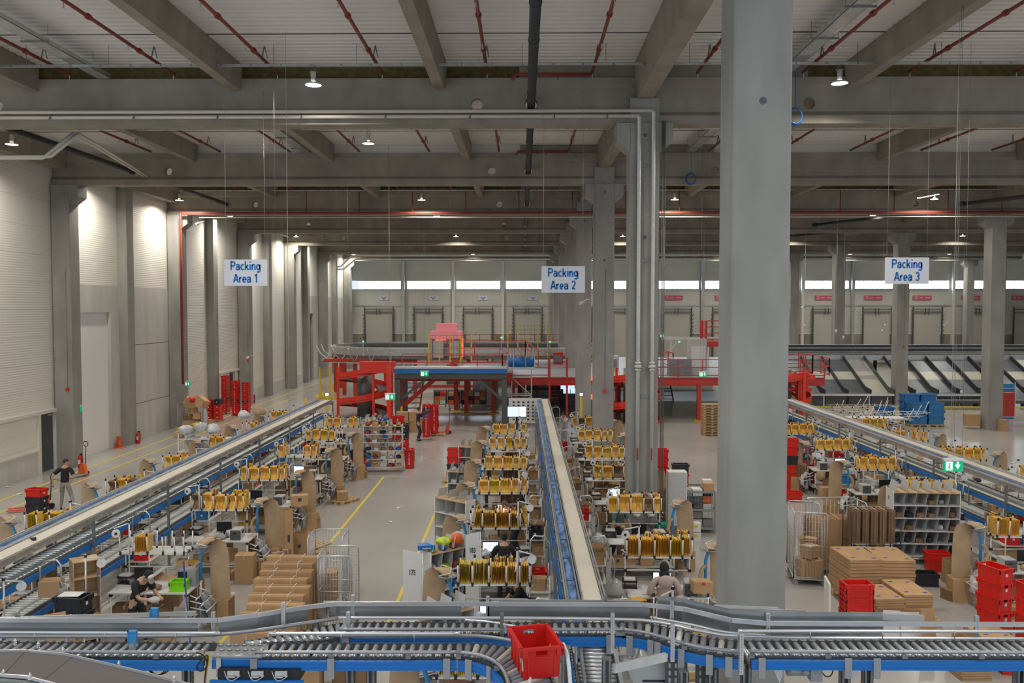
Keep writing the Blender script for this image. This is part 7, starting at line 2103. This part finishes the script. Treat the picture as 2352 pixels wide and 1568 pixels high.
# yellow fence posts with mesh
k = 0
for (x0, x1, Y, z, h, n) in ((-6.6, -3.6, 60, 3.0, 2.1, 5), (-1.1, 1.9, 64, 3.2, 2.5, 5), (3.3, 5.3, 64, 3.0, 2.4, 3), (8.7, 9.4, 66, 3.0, 2.6, 2)):
    t = thing('safety_fence', 'yellow-posted mesh safety fence on the platform, %s from the left' % nth(k), 'fence', (x0, Y, z)); k += 1
    for i in range(n): MB().bx((x1 - x0) * i / (n - 1) - .05, (x1 - x0) * i / (n - 1) + .05, -.05, .05, 0, h).build('post', 'yellow_paint', t)
    m = MB()
    for i in range(int((x1 - x0) / .25)): m.bx(.25 * i - .008, .25 * i + .008, -.01, .01, .2, h - .1)
    for q in range(8): m.bx(0, x1 - x0, -.01, .01, .2 + (h - .3) * q / 7 - .008, .2 + (h - .3) * q / 7 + .008)
    m.build('wire_mesh', 'mesh_dark', t)
x, y = H(735, 915)
t = thing('safety_fence', 'tall yellow-posted mesh fence left of the red spiral', 'fence', (x, y, 0)); MB().bx(-.05, .05, -.05, .05, 0, 2.4).build('post', 'yellow_paint', t); MB().bx(.75, .85, -.05, .05, 0, 2.6).build('post', 'yellow_paint', t)
m = MB()
for i in range(12): m.bx(.065 * i, .065 * i + .01, -.01, .01, .2, 2.3)
m.build('wire_mesh', 'yellow_paint', t); MB().bar((-.3, 0, .1), (1.8, -.6, .1), .12).bar((.8, 0, 1.6), (1.2, 0, .1), .05).build('base_rail', 'yellow_paint', t)
for i, (px, py) in enumerate(((729, 928), (741, 922), (702, 938))):
    x, y = H(px, py); b = MB().tube([(0, 0, 0), (0, 0, .7)], .07, 8); tag(b.build('bollard', 'yellow_paint', None, (x, y, 0)), 'short yellow bollard at the left line end, %s' % nth(i), 'bollard')
# container office and grey boxes under the sorter
t = thing('site_office', 'white site office container with red frame under the platform', 'container', (-6.0, 74, 0)); MB().bx(-3.6, 3.0, 0, 2.4, .15, 2.5).build('wall', 'panel_back', t)
MB().bx(-3.6, 3.0, -.05, .0, 0, .2).bx(2.9, 3.05, -.05, 0, 0, 2.6).bx(-3.6, 3.0, -.05, 0, 2.4, 2.6).build('frame', 'steel_red', t); MB().bx(-.6, .55, -.06, 0, .3, 2.2).build('door', 'steel_grey', t)
for i, (px, w, h, Y, m) in enumerate(((1123, 1.4, 2.3, 66, 'grey_light'), (1100, 1.0, 2.4, 69, 'dish_grey'), (1160, 3.5, 2.2, 74, 'galv_dark'), (1250, 3.0, 2.3, 72, 'steel_grey'))):
    p = GY(px, 880, Y); t = thing('machine_cabinet', '%s machine cabinet under the platform, %s' % ({'grey_light': 'light grey', 'dish_grey': 'blue grey', 'galv_dark': 'wide grey', 'steel_grey': 'dark'}[m], nth(i)), 'machine', (p.x, Y, 0)); MB().bx(-w / 2, w / 2, 0, 1, 0, h).build('body', m, t); MB().bx(-w / 2 + .1, w / 2 - .1, -.01, 0, .2, h - .2).build('door', m, t)
for i, (px, py) in enumerate(((1304, 888), (1310, 898))):
    p = GY(px, py, 58); t = thing('computer_monitor', 'pair of bright screens under the platform, %s' % ('upper', 'lower')[i], 'monitor', (p.x, 58, p.z)); MB().bx(-.5, .5, 0, .05, -.18, .18).build('housing', 'black', t); MB().bx(-.48, -.02, -.01, 0, -.16, .16).bx(.02, .48, -.01, 0, -.16, .16).build('screen', 'screen_on', t)
p = GY(1187, 945, 42)
t = thing('computer_monitor', 'large lit double screen at the far end of the centre line', 'monitor', (p.x, 42, p.z)); MB().bx(-.46, .46, 0, .05, -.28, .28).bx(-.05, .05, .02, .06, -.9, -.2).build('housing', 'black', t); MB().bx(-.45, .10, -.01, 0, -.25, .25).build('screen', 'led_blue' if False else 'screen_on', t); MB().bx(.12, .45, -.01, 0, -.25, .25).build('screen', 'screen_window', t)
t = thing('rack_post', 'white perforated side plate at the centre line end', 'plate', (.1, 43.9, 0)); MB().bx(-.8, .9, 0, .04, 1.0, 2.3).build('plate', 'paper', t)
for i in range(6):
    for j in range(6): MB().bx(-.6 + .25 * i, -.5 + .25 * i, -.01, 0, 1.15 + .18 * j, 1.23 + .18 * j).build('hole', 'black', t)
# roll cages in a row at the back of the aisle
for i, px in enumerate((1010, 1042, 1073, 1102)):
    x, y = H(px, 934)
    t = thing('roll_cage', 'small roll cage with mixed boxes, %s from the left of four' % nth(i), 'roll cage', (x, y + .4, 0), 0, 'four roll cages in a row'); cage_fn(.86, .7, 1.15, 'galv_dark')(t)
    MB().bx(-.42, .42, .3, .34, .17, 1.1).build('back_sheet', 'galv_dark', t)
    for q in range(6):
        m = ['kraft', 'red_crate', 'white', 'kraft', 'orange', 'black', 'kraft_paper', 'steel_red', 'cloth_navy'][(i * 4 + q * 2) % 9]
        b = MB().bx(-.19, .19, -.2, .2, 0, .27)
        tag(b.build('packed_box', m, None, (x - .2 + .4 * (q % 2), y + .35, .18 + .28 * (q // 2)), .05 * (q % 3 - 1)), 'small box in cage %d of four, %s layer, %s' % (i + 1, nth(q // 2), ('left', 'right')[q % 2]), 'box', 'boxes in the four cages')
# chutes on the right
ZT, YT, ZL, YL = 2.95, 66.0, .85, 60.6
t = thing('chute_header', 'long grey sorter housing above the right chutes', 'sorter', (35, 66, 0))
MB().bx(-17, 35, 0, .8, 2.9, 3.25).build('front_panel', 'galv', t); MB().bx(-17, 35, 1.6, 2.2, 3.5, 3.75).bx(-15, 35, 4, 4.4, 3.6, 3.9).build('upper_rail', 'steel_grey', t); MB().bx(-17, 35, .6, 6, 3.2, 3.4).build('deck', 'galv_dark', t); MB().bx(-17, 35, 1.5, 1.6, 3.75, 3.8).bx(-15, 35, 3.9, 4, 3.9, 3.95).build('rail', 'galv_bright', t)
for i in range(18): MB().bx(-16.5 + 3 * i, -16.3 + 3 * i, .8, 1.0, 0, 2.9).build('leg', 'steel_grey', t)
k = 0
def chute(x, w, m, lab, first=False):
    t = thing('parcel_chute', lab, 'chute', (x, YL, 0), 0, 'parcel chutes in the right bay')
    prof = [(0, ZL - .02), (.9, ZL + .02), (YT - YL, ZT)]
    n1 = prof[1]; n2 = prof[2]
    def sl(u): return (n1[0] + (n2[0] - n1[0]) * u, n1[1] + (n2[1] - n1[1]) * u)
    segs = [(prof[0], sl(0), 'galv_bright' if m else 'chute'), (sl(0), sl(.38), 'chute'), (sl(.38), sl(.50), 'chute_cream'), (sl(.50), sl(.62), 'chute_cream'), (sl(.62), sl(1), 'chute')]
    if m: segs = [(a, c, 'chute_cream' if q % 2 else 'galv_bright') for q, (a, c, _) in enumerate(segs)]
    for (a, c, mm) in segs:
        MB().add([(0, a[0], a[1]), (w, a[0], a[1]), (w, c[0], c[1]), (0, c[0], c[1]), (0, a[0], a[1] - .05), (w, a[0], a[1] - .05), (w, c[0], c[1] - .05), (0, c[0], c[1] - .05)], [(0, 1, 2, 3), (7, 6, 5, 4), (0, 4, 5, 1), (3, 2, 6, 7)]).build('slide_plate', mm, t)
    def side(xx):
        pr = [(0, ZL), (.9, ZL + .02), (n2[0], n2[1]), (n2[0], n2[1] + .32), (1.1, ZL + .45), (0, ZL + .3)]
        n = len(pr); vs = [(xx - .04, a, z) for a, z in pr] + [(xx + .04, a, z) for a, z in pr]
        return MB().add(vs, [tuple(range(n))[::-1], tuple(range(n, 2 * n))] + [(i, (i + 1) % n, n + (i + 1) % n, n + i) for i in range(n)])
    side(w).build('side_wall', 'chute_side', t)
    if first: side(0).build('side_wall', 'chute_side', t)
    MB().bx(0, w, -.06, 0, ZL - .15, ZL + .0).build('lip', 'galv_bright', t); MB().bx(.1, w - .1, .1, .4, 0, ZL - .1).build('support', 'steel_grey', t)
spans = [(19.9, 4), (27.9, 4), (36.0, 4), (44.0, 6)]
for (x0, n) in spans:
    for i in range(n):
        chute(x0 + 1.62 * i, 1.62, (x0 < 20 and i == 3) or (x0 > 30 and i == 1), 'steel parcel chute sloping down, %s from the left in the right bay' % nth(k), i == 0); k += 1
t = thing('safety_barrier', 'yellow floor rail in front of the right chutes', 'barrier', (20, 58.4, 0)); MB().bx(-1, 40, -.05, .05, .1, .22).build('rail', 'yellow_paint', t)
for i in range(14): MB().bx(3 * i - .05, 3 * i + .05, -.05, .05, 0, .12).build('foot', 'yellow_paint', t)
t = thing('floor_conveyor', 'long low dark conveyor in front of the chute lips', 'conveyor', (44, 59.4, 0)); MB().bx(-16, 22, -.4, .4, .35, .55).build('belt', 'steel_grey', t); 
for i in range(12): MB().bx(-15.8 + 3.3 * i, -15.6 + 3.3 * i, -.35, .35, 0, .35).build('leg', 'steel_grey', t)
t = thing('cabinet', 'red-framed black cabinet between the two chute groups', 'cabinet', (26.4, 68, 0)); MB().bx(-1, 1, 0, .5, 0, 2.5).build('body', 'black', t); MB().bx(-1, -.7, -.05, 0, 0, 2.5).bx(.6, 1, -.05, 0, 0, 2.5).bx(-1, 1, -.05, 0, 2.3, 2.5).build('frame', 'steel_red', t)
# grid floor boxes between platform legs far back
t = thing('far_machine', 'row of grey machine housings far under the right platform', 'machine', (12, 76, 0)); MB().bx(-5, 5, 0, 1, 0, 1.6).build('body', 'galv_dark', t)
# ================================================================ PEOPLE
def skin_obj(name, V, E, R, m, parent, root=0, sub=1):
    me = D.meshes.new(name); me.from_pydata([tuple(v) for v in V], E, [])
    o = D.objects.new(name, me); COL.objects.link(o)
    sk = o.modifiers.new('s', 'SKIN'); sk.use_smooth_shade = True; sk.branch_smoothing = .3
    for i, r in enumerate(R):
        r = r if isinstance(r, tuple) else (r, r)
        me.skin_vertices[0].data[i].radius = r
        me.skin_vertices[0].data[i].use_root = (i == root)
    ss = o.modifiers.new('u', 'SUBSURF'); ss.levels = sub; ss.render_levels = sub
    dg = bpy.context.evaluated_depsgraph_get(); dg.update()
    nm = D.meshes.new_from_object(o.evaluated_get(dg))
    D.objects.remove(o); D.meshes.remove(me)
    nm.materials.clear(); nm.materials.append(MATS[m])
    nm.polygons.foreach_set('use_smooth', [True] * len(nm.polygons))
    o = D.objects.new(name, nm); COL.objects.link(o); o.parent = parent
    return o
def ellipsoid(b, c, r, rot=None, n=14, m=10):
    vs = []; fs = []
    for j in range(m + 1):
        th = PI * j / m
        for i in range(n):
            a = 2 * PI * i / n; p = Vector((r[0] * math.sin(th) * math.cos(a), r[1] * math.sin(th) * math.sin(a), r[2] * math.cos(th)))
            if rot is not None: p = rot @ p
            vs.append(Vector(c) + p)
    for j in range(m):
        for i in range(n): fs.append((j * n + i, (j + 1) * n + i, (j + 1) * n + (i + 1) % n, j * n + (i + 1) % n))
    return b.add(vs, fs, True)
def person(label, loc, rz, shirt='cloth_black', pants='cloth_black', shoes='black', hair='hair_dark', lean=0.0, side=0.0, head=(0.0, 0.0), hands=((.24, .30, 1.0), (-.24, .30, 1.0)),
           feet=((.11, 0, 0), (-.11, 0, 0)), sleeve='short', H_=1.75, hairstyle='short', gloves=None, gender=1.0):
    """front of the figure is +Y; hands/feet are (x,y,z) targets in the figure's own space; x>0 is its right"""
    s = H_ / 1.75
    t = thing('person', label, 'person', loc, rz)
    hip = Vector((0, 0, .93)) * s
    R = Matrix.Rotation(-lean, 3, 'X') @ Matrix.Rotation(side, 3, 'Y')
    def up(x, y, z): return hip + R @ (Vector((x, y, z)) * s)
    chest = up(0, .01, .30); ches2 = up(0, 0, .17); neckb = up(0, .0, .50); neck = up(0, .02, .56)
    Hd = R @ Matrix.Rotation(head[1], 3, 'Z') @ Matrix.Rotation(-head[0], 3, 'X')
    hc = neck + Hd @ (Vector((0, .025, .13)) * s)
    V = []; E = []; Rr = []
    def add(p, r, par=None):
        V.append(Vector(p)); Rr.append(r); i = len(V) - 1
        if par is not None: E.append((par, i))
        return i
    g = gender
    pel = add(hip, (.135 * s, .105 * s)); a = add(ches2, (.125 * s * g, .095 * s), pel); c = add(chest, (.15 * s * g, .105 * s), a); nb = add(neckb, (.085 * s, .065 * s), c); nk = add(neck + Hd @ Vector((0, .01, .06)), .052 * s, nb)
    arms = []; legs = []
    for k, sg in enumerate((1, -1)):
        sh = up(sg * .185 * g, .0, .44)
        T = Vector(hands[k]) * s
        d = T - sh; L1, L2 = .29 * s, .26 * s; D_ = min(d.length, (L1 + L2) * .995); dn = d.normalized(); T = sh + dn * D_
        x = (L1 * L1 - L2 * L2 + D_ * D_) / (2 * D_); h = math.sqrt(max(0, L1 * L1 - x * x))
        bend = (Vector((sg * .55, -.5, -.75))); bend = (bend - dn * bend.dot(dn)).normalized()
        el = sh + dn * x + bend * h
        i0 = add(sh, .062 * s, nb); i1 = add(sh.lerp(el, .5), .05 * s, i0); i2 = add(el, .041 * s, i1); i3 = add(el.lerp(T, .45), .037 * s, i2); i4 = add(T, .026 * s, i3)
        arms.append((sh, el, T))
        # hand: palm and five fingers
        f = (T - el).normalized(); sd = f.cross(Vector((0, 0, 1)))
        sd = sd.normalized() if sd.length > .1 else Vector((1, 0, 0)); nn = sd.cross(f).normalized()
        palm = add(T + f * .05 * s, (.032 * s, .016 * s), i4)
        for q in range(4):
            o = (q - 1.5) * .019 * s; ln = (.034, .040, .038, .030)[q] * s
            b0 = add(T + f * .085 * s + sd * o, .0095 * s, palm)
            b1 = add(V[b0] + f * ln * .8 - nn * ln * .35, .0085 * s, b0); add(V[b1] + f * ln * .4 - nn * ln * .8, .0075 * s, b1)
        th = add(T + f * .035 * s + sd * (-sg) * .035 * s - nn * .008, .010 * s, i4); add(V[th] + f * .03 * s + sd * (-sg) * .015 * s - nn * .012, .008 * s, th)
    for k, sg in enumerate((1, -1)):
        hj = hip + Vector((sg * .085 * s, 0, -.06 * s)); T = Vector((feet[k][0], feet[k][1], feet[k][2] + .085)) * s
        d = T - hj; L1, L2 = .42 * s, .41 * s; D_ = min(d.length, (L1 + L2) * .995); dn = d.normalized(); T = hj + dn * D_
        x = (L1 * L1 - L2 * L2 + D_ * D_) / (2 * D_); h = math.sqrt(max(0, L1 * L1 - x * x)); bend = Vector((0, 1, .0)); bend = (bend - dn * bend.dot(dn)).normalized()
        kn = hj + dn * x + bend * h
        i0 = add(hj, (.088 * s, .095 * s), pel); i1 = add(hj.lerp(kn, .5), .072 * s, i0); i2 = add(kn, .055 * s, i1); i3 = add(kn.lerp(T, .4), .052 * s, i2); i4 = add(T, .036 * s, i3)
        add(T + Vector((0, .06, -.05)) * s, (.04 * s, .025 * s), i4)
        legs.append((hj, kn, T))
    body = skin_obj('body', V, E, Rr, 'skin', t, pel)
    # head joined to the body mesh
    hb = MB()
    ellipsoid(hb, hc, (.074 * s, .092 * s, .112 * s), Hd, 16, 12)
    ellipsoid(hb, hc + Hd @ Vector((0, .03 * s, -.06 * s)), (.056 * s, .062 * s, .056 * s), Hd, 12, 8)
    ellipsoid(hb, hc + Hd @ Vector((0, .097 * s, -.012 * s)), (.012 * s, .020 * s, .022 * s), Hd, 8, 6)
    for sg in (1, -1): ellipsoid(hb, hc + Hd @ Vector((sg * .077 * s, -.005 * s, -.01 * s)), (.010 * s, .020 * s, .032 * s), Hd, 8, 6)
    hd = hb.mesh('head', 'skin')
    bm = bmesh.new(); bm.from_mesh(body.data); bm.from_mesh(hd); bm.to_mesh(body.data); bm.free()
    body.data.polygons.foreach_set('use_smooth', [True] * len(body.data.polygons))
    fb = MB()
    for sg in (1, -1): ellipsoid(fb, hc + Hd @ Vector((sg * .030 * s, .084 * s, .012 * s)), (.012 * s, .008 * s, .007 * s), Hd, 8, 6)
    fb.build('eyes', 'eye', t)
    mb_ = MB(); ellipsoid(mb_, hc + Hd @ Vector((0, .086 * s, -.055 * s)), (.024 * s, .008 * s, .007 * s), Hd, 8, 6); mb_.build('mouth', 'lip', t)
    # hair or headwear
    h2 = MB()
    if hairstyle == 'short':
        ellipsoid(h2, hc + Hd @ Vector((0, -.014 * s, .026 * s)), (.082 * s, .096 * s, .098 * s), Hd)
        h2.build('hair', hair, t)
    elif hairstyle == 'bun':
        ellipsoid(h2, hc + Hd @ Vector((0, -.018 * s, .018 * s)), (.086 * s, .098 * s, .108 * s), Hd); ellipsoid(h2, hc + Hd @ Vector((0, -.10 * s, .06 * s)), (.05 * s, .045 * s, .05 * s), Hd)
        h2.build('hair', hair, t)
    elif hairstyle == 'long':
        ellipsoid(h2, hc + Hd @ Vector((0, -.018 * s, .018 * s)), (.088 * s, .10 * s, .108 * s), Hd); ellipsoid(h2, hc + Hd @ Vector((0, -.07 * s, -.12 * s)), (.08 * s, .05 * s, .15 * s), Hd)
        h2.build('hair', hair, t)
    elif hairstyle == 'scarf':
        ellipsoid(h2, hc + Hd @ Vector((0, -.016 * s, .01 * s)), (.098 * s, .108 * s, .128 * s), Hd); ellipsoid(h2, hc + Hd @ Vector((0, -.03 * s, -.13 * s)), (.115 * s, .10 * s, .11 * s), Hd)
        h2.build('headscarf', 'cloth_black', t)
    elif hairstyle == 'cap':
        ellipsoid(h2, hc + Hd @ Vector((0, -.012 * s, .030 * s)), (.086 * s, .10 * s, .092 * s), Hd); h2.build('cap', 'cloth_black', t)
        h3 = MB(); ellipsoid(h3, hc + Hd @ Vector((0, .05 * s, .055 * s)), (.070 * s, .052 * s, .062 * s), Hd); h3.build('cap_front', 'paper', t)
        h4 = MB(); ellipsoid(h4, hc + Hd @ Vector((0, .125 * s, .020 * s)), (.070 * s, .065 * s, .010 * s), Hd @ Matrix.Rotation(-.25, 3, 'X')); h4.build('cap_peak', 'cloth_grey', t)
    # clothes
    SV = [hip + Vector((0, 0, -.02)), ches2, chest, neckb - R @ Vector((0, 0, .01))]; SE = [(0, 1), (1, 2), (2, 3)]; SR = [(.150 * s, .122 * s), (.145 * s * g, .115 * s), (.170 * s * g, .125 * s), (.088 * s, .072 * s)]
    for (sh, el, T) in arms:
        n = len(SV); SV += [sh, sh.lerp(el, .55), el]; SE += [(3, n), (n, n + 1), (n + 1, n + 2)]; SR += [.084 * s, .078 * s, .066 * s]
        if sleeve == 'short': SV[-1] = sh.lerp(el, .8); SR[-1] = .060 * s
        else:
            SV += [el.lerp(T, .5), el.lerp(T, .92)]; SE += [(n + 2, n + 3), (n + 3, n + 4)]; SR += [.058 * s, .046 * s]
    skin_obj('shirt' if sleeve == 'short' else 'sweater', SV, SE, SR, shirt, t, 1)
    PV = [hip + Vector((0, 0, .03)), hip]; PE = [(0, 1)]; PR = [(.140 * s, .112 * s), (.146 * s, .12 * s)]
    for (hj, kn, T) in legs:
        n = len(PV); PV += [hj, hj.lerp(kn, .5), kn, kn.lerp(T, .5), kn.lerp(T, .96)]; PE += [(1, n), (n, n + 1), (n + 1, n + 2), (n + 2, n + 3), (n + 3, n + 4)]; PR += [(.098 * s, .105 * s), .086 * s, .068 * s, .062 * s, .056 * s]
    skin_obj('trousers', PV, PE, PR, pants, t, 1)
    for (hj, kn, T) in legs:
        sb = MB(); ellipsoid(sb, T + Vector((0, .055, -.045)) * s, (.048 * s, .13 * s, .045 * s), None, 12, 8); sb.build('shoe', shoes, t)
    if gloves:
        for (sh, el, T) in arms:
            gb = MB(); ellipsoid(gb, T + (T - el).normalized() * .05, (.05, .06, .04), None, 10, 6); gb.build('glove', gloves, t)
    return t, up
x, y = H(150, 1170)
t, up = person('person in black t-shirt and grey trousers walking beside the left wall, pulling a truck', (x, y, 0), rad(15), 'cloth_black', 'cloth_grey', 'shoe_white', 'hair_dark', lean=.14, head=(.05, -1.2),
       hands=((.16, -.02, .92), (-.34, -.12, .93)), feet=((.28, -.12, .03), (-.16, .12, 0)), H_=1.78)
t, up = person('person in cap and black t-shirt bending over a packing table, lower left', (-7.98, 17.25, 0), rad(-115), 'cloth_black', 'cloth_black', 'black', 'hair_dark', lean=.42, head=(.55, 0),
       hands=((.05, .52, 1.02), (-.16, .50, 1.04)), feet=((.14, -.1, 0), (-.12, .12, 0)), hairstyle='cap', H_=1.80)
text_mesh('HGK', .075, 'paper', t, up(0, .142, .26), (PI / 2 - .42, 0, PI), 'shirt_print', 1, .004)
b = MB().blob((0, 0, .06), (.26, .2, .14), 4); tag(b.build('clear_parcel', 'clear_bag', None, (-7.48, 17.0, 1.0)), 'clear plastic parcel held by the person in the cap', 'parcel')
person('person with dark hair bun and black top seen from behind at a lit screen', (-.42, 19.75, 0), rad(4), 'cloth_black', 'cloth_black', 'black', 'hair_dark', lean=.18, head=(.15, 0),
       hands=((.20, .34, 1.0), (-.22, .36, 1.0)), hairstyle='bun', sleeve='long', H_=1.72, gender=1.08)
person('person in black reaching under the nearest centre rack', (.12, 17.35, 0), rad(100), 'cloth_black', 'cloth_black', 'black', 'hair_brown', lean=.55, head=(.4, 0), hands=((.1, .62, .92), (-.16, .60, .98)), H_=1.62)
person('person in dark red top with light brown hair bending at the third centre rack', (-.15, 23.75, 0), rad(60), 'cloth_red', 'cloth_navy', 'black', 'hair_brown', lean=.5, head=(.5, .2), hands=((.2, .6, 1.0), (-.2, .55, 1.0)), H_=1.68, hairstyle='long')
person('person in dark t-shirt with yellow gloves bending at the pipe column', (2.62, 23.75, 0), rad(-150), 'cloth_teal', 'cloth_navy', 'black', 'hair_brown', lean=.45, head=(.5, 0), hands=((.15, .5, 1.0), (-.15, .52, 1.0)), H_=1.7, gloves='yellow_paint', hairstyle='long')
t, up = person('person in black headscarf and beige hoodie seen from behind at a lit screen', (2.95, 17.45, 0), rad(3), 'cloth_beige', 'cloth_navy', 'black', 'hair_dark', lean=.06, head=(.15, -.2),
       hands=((.26, .26, 1.0), (-.26, .28, 1.0)), hairstyle='scarf', sleeve='long', H_=1.72, gender=1.2)
h = MB(); ellipsoid(h, up(0, -.10, .44), (.16, .06, .13)); h.build('hood', 'cloth_beige', t)
x, y = H(960, 1012)
person('person in navy work clothes and cap reaching for the red crate stack', (x, y, 0), rad(-70), 'cloth_navy', 'cloth_navy', 'black', 'hair_dark', lean=.03, head=(0, 0), hands=((.10, .50, 1.55), (-.1, .48, 1.35)), sleeve='long', H_=1.78)
person('person in light grey overall at the far end of the centre line', (2.15, 42.9, 0), rad(150), 'cloth_lightgrey', 'cloth_lightgrey', 'black', 'hair_dark', lean=.2, head=(.3, 0), hands=((.2, .4, 1.1), (-.1, .2, 1.45)), sleeve='long', H_=1.75)
p = G(1309, 838, 2.68)
person('person in black crouched at the machines on the red platform', (p.x, p.y + 1, 2.4), rad(170), 'cloth_black', 'cloth_black', 'black', 'hair_dark', lean=.5, head=(.2, 0), hands=((.2, .5, .9), (-.2, .5, .9)), feet=((.15, .1, .25), (-.15, .1, .25)), sleeve='long', H_=1.7)
person('person with brown hair behind the far racks of the right line', (11.85, 35.2, 0), rad(0), 'cloth_red', 'cloth_navy', 'black', 'hair_brown', lean=.2, head=(.2, 0), hands=((.2, .35, 1.0), (-.2, .35, 1.0)), H_=1.66)
